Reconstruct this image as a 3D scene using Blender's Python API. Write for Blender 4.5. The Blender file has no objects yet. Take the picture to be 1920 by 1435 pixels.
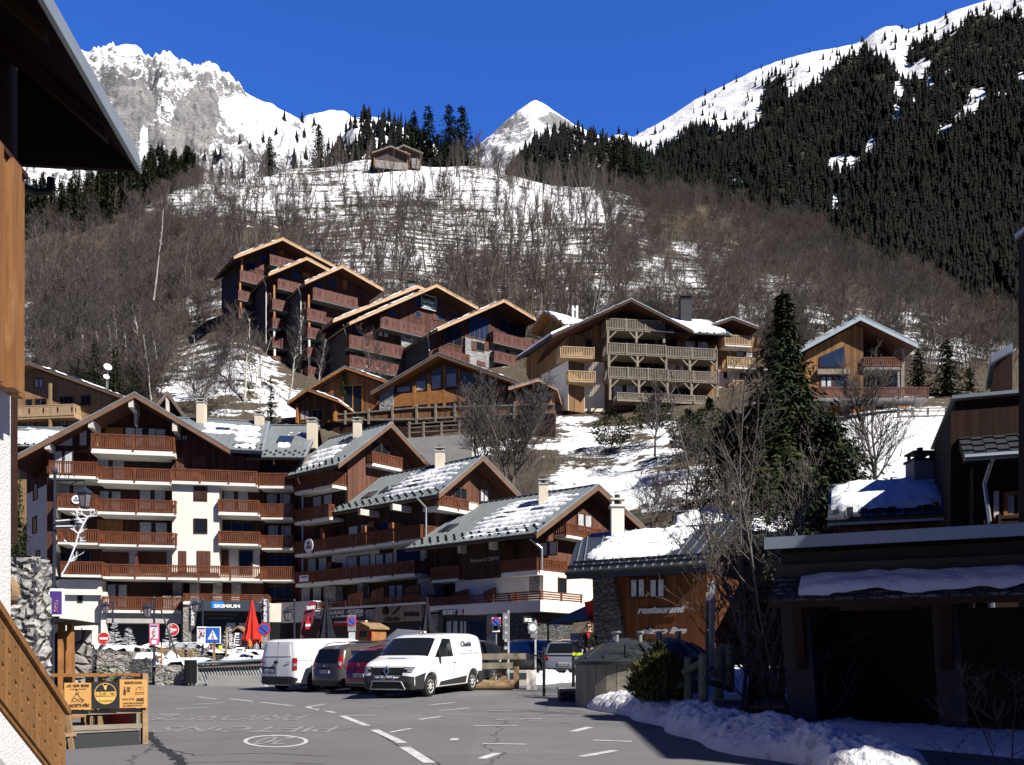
import bpy,bmesh,math,random
import numpy as np
from mathutils import Vector,Matrix,noise as mnoise
random.seed(7)
SC=bpy.context.scene
COL=SC.collection
FOC,CX,CY,CH=1700.0,960.0,1240.0,1.7
R=math.radians
def P(u,v,Y):
 return Vector(((u-CX)/FOC*Y,Y,CH+(CY-v)/FOC*Y))
def crop(x0,y0,k):
 return lambda x,y:(x0+x/k,y0+y/k)
c1=crop(0,640,2.989);c2=crop(0,1000,3.0);c3=crop(480,760,2.989);c4=crop(400,430,3.0)
c5=crop(900,530,3.0);c6=crop(1000,880,2.989);c7=crop(1380,560,3.261);c8=crop(1280,960,3.0)
d2=crop(600,150,3.0);d4=crop(460,1140,4.174);d5=crop(80,1090,4.364);d6=crop(500,1080,3.0)
c0=lambda x,y:(x,y)
def road_z(Y,X=0.):
 z=0.0264*max(0.,min(Y,62.))
 k=min(1.,max(0.,(Y-17)/12.));k=k*k*(3-2*k)
 c=max(0.,min(1.,(-X-2)/6.));c=c*c*(3-2*c)
 return z-.27*k*c
def gp(u,v):
 """point of the square's paving seen at pixel (u, v)"""
 Y=1.7/(.0264+(v-CY)/FOC)
 for _ in range(25):
  X=(u-CX)/FOC*Y;z=road_z(Y,X);Y=.5*Y+.5*(CH-z)/((v-CY)/FOC)
 X=(u-CX)/FOC*Y
 return Vector((X,Y,road_z(Y,X)))
def ray_plane(u,v,p,n):
 d=Vector(((u-CX)/FOC,1,(CY-v)/FOC));o=Vector((0,0,CH))
 return o+d*((Vector(p)-o).dot(n)/d.dot(n))
class NT:
 def __init__(s,name):
  s.m=bpy.data.materials.new(name);s.m.use_nodes=True
  s.t=s.m.node_tree;s.b=s.t.nodes['Principled BSDF']
 def n(s,typ,ins=None,**kw):
  nd=s.t.nodes.new(typ)
  for k,v in kw.items():setattr(nd,k,v)
  for k,v in(ins or{}).items():s.put(nd.inputs[k],v)
  return nd
 def put(s,sock,v):
  if isinstance(v,bpy.types.NodeSocket):s.t.links.new(v,sock)
  else:
   if isinstance(v,tuple)and len(v)==3 and sock.type=='RGBA':v=(*v,1)
   sock.default_value=v
 def pos(s):return s.n('ShaderNodeNewGeometry').outputs['Position']
 def math(s,op,a,b=None,clamp=False):
  nd=s.n('ShaderNodeMath',operation=op,use_clamp=clamp);s.put(nd.inputs[0],a)
  if b is not None:s.put(nd.inputs[1],b)
  return nd.outputs[0]
 def noise(s,vec,scale,detail=4,rough=.55,dist=0):
  return s.n('ShaderNodeTexNoise',{'Vector':vec,'Scale':scale,'Detail':detail,'Roughness':rough,'Distortion':dist}).outputs['Fac']
 def scale(s,vec,xyz):
  return s.n('ShaderNodeVectorMath',{0:vec,1:xyz},operation='MULTIPLY').outputs[0]
 def ramp(s,f,a,b,ca=0.0,cb=1.0):
  nd=s.n('ShaderNodeMapRange',{'Value':f,'From Min':a,'From Max':b,'To Min':ca,'To Max':cb});nd.clamp=True
  return nd.outputs[0]
 def mix(s,f,a,b,mode='MIX'):
  nd=s.n('ShaderNodeMix',data_type='RGBA',blend_type=mode)
  s.put(nd.inputs['Factor'],f);s.put(nd.inputs['A'],a);s.put(nd.inputs['B'],b)
  return nd.outputs['Result']
 def bump(s,h,strength=.3,dist=.05):
  s.put(s.b.inputs['Normal'],s.n('ShaderNodeBump',{'Height':h,'Strength':strength,'Distance':dist}).outputs[0])
 def set(s,**kw):
  names=dict(col='Base Color',rough='Roughness',metal='Metallic',spec='Specular IOR Level',coat='Coat Weight',sss='Subsurface Weight')
  for k,v in kw.items():s.put(s.b.inputs[names[k]],v)
  return s
def sh(c,k):return tuple(max(0,min(1,x*k))for x in c)
def mat(name,col,rough=.75,metal=0.,var=.25,vs=1.3,bump=0.,bs=14.,spec=.3,coat=0.):
 s=NT(name);p=s.pos()
 f=s.noise(p,vs,5)
 c=s.mix(s.ramp(f,.3,.7),sh(col,1-var),sh(col,1+var))
 f2=s.noise(p,vs*9,3)
 c=s.mix(s.ramp(f2,.35,.75,0,var),c,sh(col,.55))
 s.set(col=c,rough=rough,metal=metal,spec=spec,coat=coat)
 if bump:s.bump(s.noise(p,bs,5),bump,.06)
 return s.m
def plain(name,col,rough=.5,metal=0.,spec=.4,coat=0.,emit=0):
 s=NT(name);s.set(col=col,rough=rough,metal=metal,spec=spec,coat=coat)
 return s.m
def boards(name,col,th,width=.16,horiz=False,var=.35,rough=.8,gap=.08):
 """timber cladding: boards of one width with their own tint, grain along the board"""
 s=NT(name);p=s.pos()
 if horiz:
  a=s.n('ShaderNodeSeparateXYZ',{0:p}).outputs[2]
 else:
  a=s.n('ShaderNodeVectorMath',{0:p,1:(math.cos(R(th)),math.sin(R(th)),0)},operation='DOT_PRODUCT').outputs['Value']
 k=s.math('DIVIDE',a,width)
 fl=s.math('FLOOR',k);fr=s.math('FRACT',k)
 wn=s.n('ShaderNodeTexWhiteNoise',{'W':fl},noise_dimensions='1D').outputs['Value']
 off=s.n('ShaderNodeCombineXYZ',{0:s.math('MULTIPLY',wn,37.),1:0.,2:0.}).outputs[0]
 q=s.n('ShaderNodeVectorMath',{0:p,1:off},operation='ADD').outputs[0]
 g=s.noise(s.scale(q,(6,6,.5)if not horiz else(.5,.5,9)),2.2,5,.6)
 c=s.mix(wn,sh(col,1-var),sh(col,1+var))
 c=s.mix(s.ramp(g,.35,.8,0,.6),c,sh(col,.4))
 edge=s.math('LESS_THAN',fr,gap)
 c=s.mix(s.math('MULTIPLY',edge,.7),c,sh(col,.12))
 s.set(col=c,rough=rough,spec=.25)
 s.bump(s.math('SUBTRACT',g,s.math('MULTIPLY',edge,2.)),.35,.02)
 return s.m
def stone(name,c_a,c_b,scale=2.6,mortar=(.28,.27,.25),flat=1.6,bump=.8):
 s=NT(name);p=s.pos()
 d=s.noise(p,1.5,2)
 q=s.n('ShaderNodeVectorMath',{0:s.scale(p,(1,1,flat)),1:s.n('ShaderNodeVectorMath',{0:s.n('ShaderNodeTexNoise',{'Vector':p,'Scale':2.0}).outputs['Color'],1:(.25,.25,.25)},operation='MULTIPLY').outputs[0]},operation='ADD').outputs[0]
 v=s.n('ShaderNodeTexVoronoi',{'Vector':q,'Scale':scale})
 e=s.n('ShaderNodeTexVoronoi',{'Vector':q,'Scale':scale},feature='DISTANCE_TO_EDGE').outputs['Distance']
 r=s.n('ShaderNodeSeparateColor',{0:v.outputs['Color']}).outputs[0]
 c=s.mix(r,c_a,c_b)
 c=s.mix(s.ramp(s.noise(p,9,5),.35,.75,0,.5),c,sh(c_a,.6))
 m=s.ramp(e,.02,.07)
 c=s.mix(m,mortar,c)
 s.set(col=c,rough=.9,spec=.2)
 s.bump(s.math('ADD',s.ramp(e,0,.14),s.math('MULTIPLY',s.noise(p,12,5),.5)),bump,.08)
 return s.m
def snow_mat(name,col=(.86,.88,.92),dirt=0.,scale=3.):
 s=NT(name);p=s.pos()
 c=col
 if dirt:
  f=s.noise(p,scale,6,.7)
  c=s.mix(s.ramp(f,.5,.72,0,dirt),col,(.30,.27,.24))
 s.set(col=c,rough=.7,spec=.25)
 s.bump(s.math('ADD',s.noise(p,5,6,.65),s.math('MULTIPLY',s.noise(p,28,3),.3)),.55,.12)
 return s.m
BASE={}
def thing(name,label,cat,loc=(0,0,0),group=None):
 o=bpy.data.objects.new(name,None);COL.objects.link(o)
 o.location=loc;o.empty_display_size=.3
 BASE[o.name]=Vector(loc)
 return tag(o,label,cat,group)
def tag(o,label=None,cat=None,group=None,kind=None):
 if label:o['label']=label
 if cat:o['category']=cat
 if group:o['group']=group
 if kind:o['kind']=kind
 return o
class MB:
 """collects shapes (world coordinates) into one mesh"""
 def __init__(s):s.v=[];s.f=[];s.m=[]
 def add(s,vs,fs,m=0):
  b=len(s.v);s.v.extend([tuple(x)for x in vs])
  for f in fs:s.f.append(tuple(b+i for i in f));s.m.append(m)
 def hexa(s,p,m=0,skip=()):
  fs=[(0,3,2,1),(4,5,6,7),(0,1,5,4),(1,2,6,5),(2,3,7,6),(3,0,4,7)]
  s.add(p,[f for i,f in enumerate(fs)if i not in skip],m)
 def box(s,lo,hi,m=0):
  x0,y0,z0=lo;x1,y1,z1=hi
  s.hexa([(x0,y0,z0),(x1,y0,z0),(x1,y1,z0),(x0,y1,z0),(x0,y0,z1),(x1,y0,z1),(x1,y1,z1),(x0,y1,z1)],m)
 def bar(s,a,b,w,d=None,m=0,up=(0,0,1)):
  a=Vector(a);b=Vector(b);d=d or w
  t=(b-a).normalized();up=Vector(up)
  if abs(t.dot(up))>.98:up=Vector((0,1,0))
  x=t.cross(up).normalized()*w/2;y=x.cross(t).normalized()*d/2
  s.hexa([a-x-y,a+x-y,a+x+y,a-x+y,b-x-y,b+x-y,b+x+y,b-x+y],m)
 def tube(s,a,b,r0,r1=None,n=8,m=0,caps=True):
  a=Vector(a);b=Vector(b);r1=r0 if r1 is None else r1
  t=(b-a).normalized();up=Vector((0,0,1))if abs(t.z)<.95 else Vector((1,0,0))
  x=t.cross(up).normalized();y=x.cross(t)
  vs=[]
  for p,r in((a,r0),(b,r1)):
   for i in range(n):
    c,q=math.cos(2*math.pi*i/n),math.sin(2*math.pi*i/n)
    vs.append(p+x*(r*c)+y*(r*q))
  fs=[(i,(i+1)%n,n+(i+1)%n,n+i)for i in range(n)]
  if caps:fs+=[tuple(range(n))[::-1],tuple(range(n,2*n))]
  s.add(vs,fs,m)
 def path(s,pts,r,n=6,m=0):
  for a,b in zip(pts,pts[1:]):s.tube(a,b,r,r,n,m)
 def lathe(s,c,prof,n=16,m=0):
  """prof: (radius, height) pairs about a vertical axis through c"""
  c=Vector(c);vs=[]
  for r,h in prof:
   for i in range(n):
    a=2*math.pi*i/n
    vs.append(c+Vector((r*math.cos(a),r*math.sin(a),h)))
  fs=[]
  for k in range(len(prof)-1):
   for i in range(n):
    j=(i+1)%n
    fs.append((k*n+i,k*n+j,(k+1)*n+j,(k+1)*n+i))
  fs.append(tuple(range(n))[::-1]);fs.append(tuple(range((len(prof)-1)*n,len(prof)*n)))
  s.add(vs,fs,m)
 def prism(s,poly,off,m=0,mside=None):
  """poly: world points of one face, off: vector to the other face"""
  n=len(poly);off=Vector(off);a=[Vector(p)for p in poly];b=[p+off for p in a]
  s.add(a+b,[tuple(range(n))],m)
  k=len(s.v)-2*n
  s.f.append(tuple(range(k+n,k+2*n))[::-1]);s.m.append(m)
  for i in range(n):
   j=(i+1)%n
   s.f.append((k+i,k+n+i,k+n+j,k+j));s.m.append(m if mside is None else mside)
 def build(s,name,mats,parent=None,smooth=False,fix=True,angle=None):
  base=BASE[parent.name]if parent is not None else Vector((0,0,0))
  me=bpy.data.meshes.new(name)
  bx,by,bz=base
  me.from_pydata([(x-bx,y-by,z-bz)for x,y,z in s.v],[],s.f)
  if not isinstance(mats,(list,tuple)):mats=[mats]
  for m in mats:me.materials.append(m)
  if len(mats)>1:me.polygons.foreach_set('material_index',s.m)
  if fix and len(s.f)<60000:
   bm=bmesh.new();bm.from_mesh(me);bmesh.ops.recalc_face_normals(bm,faces=bm.faces);bm.to_mesh(me);bm.free()
  if smooth:me.polygons.foreach_set('use_smooth',[True]*len(me.polygons))
  if angle:me.set_sharp_from_angle(angle=R(angle))
  me.update()
  o=bpy.data.objects.new(name,me);COL.objects.link(o)
  if parent is not None:o.parent=parent
  BASE[o.name]=base
  return o
def mesh_np(name,V,Fq,mats,fmat=None,smooth=False,parent=None):
 """fast mesh from arrays; Fq (n,k) all faces with k corners"""
 me=bpy.data.meshes.new(name)
 V=np.asarray(V,dtype=np.float32);Fq=np.asarray(Fq,dtype=np.int32)
 k=Fq.shape[1]
 me.vertices.add(len(V));me.vertices.foreach_set('co',V.ravel())
 me.loops.add(Fq.size);me.loops.foreach_set('vertex_index',Fq.ravel())
 me.polygons.add(len(Fq));me.polygons.foreach_set('loop_start',np.arange(0,Fq.size,k,dtype=np.int32))
 me.polygons.foreach_set('loop_total',np.full(len(Fq),k,dtype=np.int32))
 for m in(mats if isinstance(mats,(list,tuple))else[mats]):me.materials.append(m)
 if fmat is not None:me.polygons.foreach_set('material_index',np.asarray(fmat,dtype=np.int32))
 if smooth:me.polygons.foreach_set('use_smooth',np.ones(len(Fq),dtype=bool))
 me.update(calc_edges=True);me.validate()
 return me
def link(name,me,loc=(0,0,0),rz=0,sc=1,parent=None):
 o=bpy.data.objects.new(name,me);COL.objects.link(o)
 o.location=loc;o.rotation_euler=(0,0,rz)
 o.scale=sc if isinstance(sc,(tuple,list))else(sc,sc,sc)
 if parent is not None:o.parent=parent
 BASE[o.name]=Vector((0,0,0))if parent is None else BASE[parent.name]
 return o
def structure(name,mb,mats,smooth=False):
 return tag(mb.build(name,mats,None,smooth),kind='structure')
def copy_tree(o,parent=None):
 c=o.copy();COL.objects.link(c)
 if parent is not None:c.parent=parent
 for ch in list(o.children):copy_tree(ch,c)
 return c
_fonts={}
def text(txt,origin,ex,ez,h,m,parent=None,width=None,name='lettering',depth=.01,align='LEFT',shear=0,bold=0):
 """lettering on a plane: origin = lower left, ex = reading direction, ez = up, h = capital height; scaled to width"""
 cu=bpy.data.curves.new(name,'FONT');cu.body=txt;cu.size=h/.70;cu.extrude=depth/2;cu.shear=shear
 cu.offset=bold*h/.35;cu.align_x='LEFT';cu.resolution_u=3
 cu.materials.append(m)
 o=bpy.data.objects.new(name,cu);COL.objects.link(o)
 ex=Vector(ex).normalized();ez=Vector(ez).normalized();en=ex.cross(ez)
 k=1
 if width:
  bpy.context.view_layer.update()
  w=o.dimensions.x
  if w>1e-4:k=width/w
 base=BASE[parent.name]if parent is not None else Vector((0,0,0))
 T=Matrix((ex,ez,en)).transposed().to_4x4()
 T=T@Matrix.Diagonal((k,1,1,1));T.translation=Vector(origin)-base
 bpy.context.view_layer.update()
 me=bpy.data.meshes.new_from_object(o.evaluated_get(bpy.context.evaluated_depsgraph_get()))
 bpy.data.objects.remove(o);bpy.data.curves.remove(cu)
 me.transform(T);me.name=name
 o=bpy.data.objects.new(name,me);COL.objects.link(o)
 if parent is not None:o.parent=parent
 BASE[o.name]=base
 return o
class Frame:
 """a vertical facade plane: pixel column u at distance Y, turned by th degrees (th > 0: right end farther)"""
 def __init__(s,u,Y,th,at=None):
  s.th=th
  s.O=Vector(at)if at is not None else Vector(((u-CX)/FOC*Y,Y,0))
  s.O.z=0
  s.e=Vector((math.cos(R(th)),math.sin(R(th)),0));s.n=Vector((math.sin(R(th)),-math.cos(R(th)),0))
 def px(s,uv,off=0.):
  u,v=uv
  o=s.O+s.n*off;k=(u-CX)/FOC
  t=(k*o.y-o.x)/(s.e.x-k*s.e.y)
  Y=o.y+t*s.e.y
  return t,CH+(CY-v)/FOC*Y
 def W(s,a,o,z):return s.O+s.e*a+s.n*o+Vector((0,0,z))
 def box(s,mb,s0,s1,o0,o1,z0,z1,m=0):
  mb.hexa([s.W(s0,o1,z0),s.W(s1,o1,z0),s.W(s1,o0,z0),s.W(s0,o0,z0),s.W(s0,o1,z1),s.W(s1,o1,z1),s.W(s1,o0,z1),s.W(s0,o0,z1)],m)
 def side(s,a,o):
  """frame of the right-hand end wall through (a, o)"""
  return Frame(0,0,s.th+90,at=s.W(a,o,0))
 def poly(s,mb,pts,o0,o1,m=0):
  mb.prism([s.W(a,o1,z)for a,z in pts],s.n*(o0-o1),m)
M={}
M['snow']=snow_mat('snow');M['snow_dirty']=snow_mat('snow_dirty',(.78,.79,.83),.8,3.4)
M['white']=mat('white_render',(.78,.74,.66),.85,var=.06,vs=.8,bump=.1)
M['cream']=mat('cream_render',(.66,.58,.46),.85,var=.08,vs=.8,bump=.1)
M['concrete']=mat('concrete',(.42,.41,.39),.85,var=.12,bump=.2)
M['slab']=mat('slab_edge',(.74,.72,.68),.8,var=.08)
M['metal_roof']=mat('metal_roof',(.22,.245,.255),.5,.2,var=.14,vs=.6)
M['metal_dark']=mat('metal_dark',(.055,.062,.072),.45,.3,var=.15)
M['metal_edge']=mat('metal_edge',(.36,.42,.46),.4,.4,var=.1)
M['seam']=mat('roof_seam',(.20,.225,.235),.45,.2,var=.1)
M['guard']=mat('snow_guard',(.03,.033,.037),.6,.2)
M['rail']=mat('rail_wood',(.15,.05,.022),.6,var=.3,vs=2.)
M['rail_dark']=mat('rail_wood_dark',(.115,.034,.016),.6,var=.3,vs=2.)
M['rail_red']=mat('rail_wood_red',(.125,.048,.038),.65,var=.2,vs=2.)
M['rail_grey']=mat('rail_wood_grey',(.25,.215,.17),.8,var=.25,vs=3.)
M['rail_pale']=mat('rail_wood_pale',(.46,.32,.19),.75,var=.15,vs=3.)
M['dark_wood']=mat('dark_wood',(.045,.019,.012),.7,var=.3,vs=2.)
M['beam_white']=mat('beam_end',(.62,.58,.52),.8)
M['bark_post']=mat('post_wood',(.30,.20,.11),.8,var=.25,vs=4,bump=.2)
M['orange_wood']=mat('orange_wood',(.36,.16,.05),.65,var=.25,vs=3.)
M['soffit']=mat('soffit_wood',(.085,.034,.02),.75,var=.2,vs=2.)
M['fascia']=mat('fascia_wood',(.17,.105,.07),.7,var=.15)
M['fascia_pale']=mat('fascia_pale',(.50,.33,.20),.7,var=.15)
M['shutter']=mat('shutter',(.105,.04,.026),.65,var=.15,vs=3)
M['shutter_o']=mat('shutter_orange',(.30,.115,.025),.65,var=.2,vs=3)
M['black']=plain('black_paint',(.012,.012,.013),.5)
M['dkgrey']=plain('dark_grey_paint',(.035,.038,.042),.45)
M['grey']=plain('grey_paint',(.22,.23,.24),.5)
M['steel']=plain('galvanised_steel',(.45,.47,.48),.4,.7)
M['letter']=plain('white_letters',(.85,.85,.85),.5)
M['glass']=plain('window_glass',(.012,.015,.019),.06,spec=.28)
s=NT('blue_glass');s.set(col=(.02,.035,.07),rough=.05,spec=.9);M['glass_blue']=s.m
M['curtain']=mat('curtain',(.50,.52,.54),.5,var=.25,vs=5,spec=.5)
M['winframe']=mat('window_frame',(.10,.05,.03),.6)
M['stone']=stone('stone',(.22,.21,.20),(.48,.45,.40))
M['stone_grey']=stone('stone_grey',(.20,.21,.22),(.46,.46,.45),2.2,mortar=(.4,.39,.37))
M['stone_dark']=stone('stone_dark',(.07,.075,.08),(.20,.20,.20),3.4,flat=3.2,mortar=(.05,.05,.05))
M['stone_near']=stone('stone_near',(.26,.255,.25),(.52,.51,.49),2.4,flat=1.3,mortar=(.20,.19,.18),bump=1.)
M['red']=plain('red_cloth',(.55,.02,.02),.8)
M['navy']=plain('navy',(.02,.03,.07),.8)
M['yellow']=plain('yellow_cloth',(.65,.75,.03),.8)
M['orange']=plain('orange_cloth',(.8,.2,.03),.8)
M['skin']=plain('skin',(.55,.32,.22),.6)
M['green_sign']=plain('green_sign',(.03,.16,.11),.5)
cam=bpy.data.cameras.new('camera');co=bpy.data.objects.new('camera',cam);COL.objects.link(co)
co.location=(0,0,CH);co.rotation_euler=(R(90),0,0)
cam.sensor_width=36;cam.lens=FOC/1920*36;cam.shift_y=(CY-717.5)/1920
cam.clip_start=.1;cam.clip_end=12000
SC.camera=co
SUN_AZ,SUN_EL=50.0,42.0
sd=Vector((math.sin(R(SUN_AZ))*math.cos(R(SUN_EL)),-math.cos(R(SUN_AZ))*math.cos(R(SUN_EL)),math.sin(R(SUN_EL))))
sl=bpy.data.lights.new('sun','SUN');so=bpy.data.objects.new('sun',sl);COL.objects.link(so)
sl.energy=5;sl.angle=R(.5);sl.color=(1,.95,.87)
so.rotation_euler=sd.to_track_quat('Z','Y').to_euler();so.location=sd*300
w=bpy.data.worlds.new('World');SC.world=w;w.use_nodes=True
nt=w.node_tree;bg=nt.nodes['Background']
sky=nt.nodes.new('ShaderNodeTexSky');sky.sky_type='NISHITA';sky.sun_disc=False
sky.sun_elevation=R(SUN_EL);sky.sun_rotation=math.atan2(sd.x,sd.y)
sky.altitude=1800;sky.air_density=.75;sky.dust_density=.0;sky.ozone_density=3.5
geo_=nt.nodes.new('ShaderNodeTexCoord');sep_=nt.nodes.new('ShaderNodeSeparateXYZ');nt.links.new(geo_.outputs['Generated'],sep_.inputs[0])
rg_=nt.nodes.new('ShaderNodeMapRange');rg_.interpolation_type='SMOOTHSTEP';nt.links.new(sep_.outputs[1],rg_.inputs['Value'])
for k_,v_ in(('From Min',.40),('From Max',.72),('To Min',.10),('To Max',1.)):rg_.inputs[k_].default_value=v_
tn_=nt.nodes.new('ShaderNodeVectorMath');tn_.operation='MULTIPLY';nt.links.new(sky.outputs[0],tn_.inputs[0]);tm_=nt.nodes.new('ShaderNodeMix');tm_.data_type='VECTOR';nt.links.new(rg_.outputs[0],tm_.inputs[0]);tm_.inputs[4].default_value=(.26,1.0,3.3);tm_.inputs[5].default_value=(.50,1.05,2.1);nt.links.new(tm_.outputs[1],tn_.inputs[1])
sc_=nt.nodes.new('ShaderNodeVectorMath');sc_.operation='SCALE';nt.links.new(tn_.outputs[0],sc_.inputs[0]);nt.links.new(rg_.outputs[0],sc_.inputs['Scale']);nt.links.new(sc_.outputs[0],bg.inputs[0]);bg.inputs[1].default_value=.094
SC.view_settings.view_transform='Standard';SC.view_settings.look='None';SC.view_settings.exposure=.58;SC.view_settings.gamma=1
SC.cycles.max_bounces=5;SC.cycles.diffuse_bounces=1;SC.cycles.glossy_bounces=2;SC.cycles.transparent_max_bounces=6
SC.cycles.use_denoising=True
HC={-500:[(40,1330),(80,1240),(95,1000),(105,850),(130,680),(180,560),(250,440)],0:[(40,1330),(80,1240),(95,1000),(105,850),(130,690),(180,560),(255,435)],200:[(40,1330),(84,1240),(96,1000),(106,840),(125,700),(180,540),(280,375)],330:[(40,1330),(84,1240),(96,1000),(104,830),(122,690),(180,520),(300,345)],430:[(40,1330),(84,1240),(96,1000),(104,800),(124,650),(150,560),(200,470),(310,330)],560:[(40,1330),(84,1240),(94,1000),(102,800),(120,740),(135,640),(180,520),(250,410),(318,316)],700:[(40,1330),(80,1240),(90,1000),(99,840),(112,790),(125,740),(142,610),(160,545),(200,470),(260,390),(322,298)],900:[(36,1330),(68,1240),(80,960),(92,850),(100,795),(115,750),(140,625),(170,545),(220,455),(316,318)],1100:[(36,1330),(60,1200),(70,1010),(80,930),(92,840),(100,785),(115,730),(140,630),(200,490),(310,347)],1300:[(34,1330),(52,1200),(64,1000),(76,905),(90,815),(105,750),(125,670),(170,570),(230,470),(300,380)],1500:[(30,1330),(47,1200),(57,1000),(67,905),(80,805),(95,740),(120,660),(170,570),(220,500),(285,425)],1700:[(28,1330),(43,1200),(53,1000),(62,900),(74,800),(84,768),(100,715),(140,645),(190,580),(255,520)],1900:[(26,1330),(38,1200),(47,1000),(58,900),(72,800),(86,745),(110,710),(150,670),(200,635),(245,605)],2500:[(26,1330),(38,1200),(47,1020),(58,940),(72,880),(86,850),(110,830),(150,820),(200,810),(245,800)]}
_hu=sorted(HC)
def _hv(u0,d):
 L=HC[u0]
 ds=[a for a,_ in L];zs=[CH+(CY-v)/FOC*a for a,v in L]
 if d>ds[-1]:return zs[-1]-.35*(d-ds[-1])
 if d<ds[0]:return zs[0]-.3*(ds[0]-d)
 return float(np.interp(d,ds,zs))
def hill_z(x,y,rough=True):
 u=CX+FOC*x/y
 u=min(max(u,_hu[0]),_hu[-1])
 k=max(i for i,a in enumerate(_hu)if a<=u)
 k=min(k,len(_hu)-2)
 f=(u-_hu[k])/(_hu[k+1]-_hu[k]);f=f*f*(3-2*f)
 z=_hv(_hu[k],y)*(1-f)+_hv(_hu[k+1],y)*f
 if rough:
  z+=mnoise.fractal(Vector((x*.03,y*.03,1.7)),1.0,2.0,4)*(1.4 if y>110 else .5)
  if y>135:
   z+=.32*math.sin(z*.85+3*mnoise.noise(Vector((x*.07,y*.07,4)))+2*mnoise.noise(Vector((x*.02,y*.02,0))))
 return z
def hill_pt(u,y,dz=0.):
 x=(u-CX)/FOC*y
 return Vector((x,y,hill_z(x,y)+dz))
rows=list(np.geomspace(26,130,60))+list(np.linspace(131,335,125))+list(np.linspace(340,520,14))
cols=list(np.arange(-500,2501,12.0))
V=[];snowv=[]
SNOWY=[(480,365,190,38,0.83),(600,330,150,30,0.68),(760,335,130,35,1.),(900,350,120,40,0.78),(1000,370,110,50,.9),(1100,390,90,40,0.78),(960,420,140,40,0.68),(700,400,150,30,0.58),(560,400,150,25,0.58),(740,480,140,50,0.63),(880,440,100,40,0.58),(1060,470,130,50,0.58),(1000,520,120,40,0.43),(640,450,90,35,0.48),(760,520,100,30,0.43),(1150,560,120,40,0.70),(1320,470,60,20,0.70),(1330,570,120,40,0.65),(1250,520,100,40,0.65),(1450,590,110,25,0.75),(1560,600,120,20,.6),(1680,600,90,16,.7),(1700,640,120,22,.6),(1800,655,80,25,.7),(1780,520,40,16,.75),(1870,560,40,20,.8),(1480,540,60,20,0.65),(95,585,70,18,1.),(60,640,40,30,.75),(150,565,50,14,.6),(390,560,60,30,.6),(385,530,60,20,.45),(420,700,90,22,.95),(370,730,60,20,.9),(470,680,50,12,.8),(520,740,50,22,.85),(430,665,70,18,.55),(540,770,50,16,.9),(360,690,40,50,.5),(420,750,70,25,.6),(1160,905,110,30,1.),(1090,890,45,20,1.),(1200,870,60,60,.75),(1240,830,40,40,.8),(1350,890,60,26,.9),(1080,840,75,14,.95),(1120,815,60,9,.9),(1040,790,80,9,.8),(960,830,60,14,.6),(900,830,40,20,.55),(1180,940,50,8,.9),(1200,955,60,10,.8),(1310,910,100,30,.8),(1450,930,90,40,.8),(1540,870,90,40,.75),(880,850,50,20,.5),(1690,850,130,75,1.4),(1620,850,70,50,1.0),(1740,800,80,30,1.2),(1590,800,60,20,.7),(1790,900,60,40,1.),(1880,850,80,70,1.)]
def snow_amt(u,v):
 a=0.
 for(su,sv,hw,hh,k)in SNOWY:
  q=((u-su)/hw)**2+((v-sv)/hh)**2
  if q<2.2:a=max(a,k*(1-q/2.2)**.6)
 return a
for y in rows:
 for u in cols:
  x=(u-CX)/FOC*y
  z=hill_z(x,y)
  V.append((x,y,z))
  v=CY-(z-CH)/y*FOC
  snowv.append(snow_amt(u,v))
nc=len(cols);Fq=[]
for i in range(len(rows)-1):
 for j in range(nc-1):Fq.append((i*nc+j,i*nc+j+1,(i+1)*nc+j+1,(i+1)*nc+j))
s=NT('hill_ground');p=s.pos()
at=s.n('ShaderNodeAttribute',attribute_name='snow').outputs['Fac']
streak=s.noise(s.scale(p,(.06,.06,.75)),1.,6,.7,.5)
fine=s.noise(p,.55,6,.7)
lumps=s.noise(p,2.6,5,.7)
val=s.math('ADD',s.math('ADD',s.math('MULTIPLY',s.math('SUBTRACT',streak,.53),2.5),s.math('MULTIPLY',s.math('SUBTRACT',fine,.52),1.9)),at)
val=s.math('ADD',val,s.math('MULTIPLY',s.math('SUBTRACT',lumps,.5),.6))
sn=s.ramp(val,.42,.5)
g=s.mix(s.ramp(fine,.35,.7),(.062,.053,.042),(.125,.105,.08))
g=s.mix(s.ramp(s.noise(p,.06,3),.4,.65,0,.7),g,(.075,.058,.045))
g=s.mix(s.ramp(lumps,.4,.7,0,.5),g,(.17,.14,.085))
c=s.mix(sn,g,(.86,.88,.92))
s.set(col=c,rough=.9,spec=.15)
s.bump(s.math('ADD',s.noise(p,1.1,6,.7),s.math('MULTIPLY',sn,.35)),.8,.5)
me=mesh_np('hill',V,Fq,s.m,smooth=True)
a_=me.attributes.new('snow','FLOAT','POINT');a_.data.foreach_set('value',np.array(snowv,dtype=np.float32))
tag(link('hill',me),kind='structure')
def ridge_v(pts,u):
 return float(np.interp(u,[a for a,_ in pts],[b for _,b in pts]))
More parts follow.
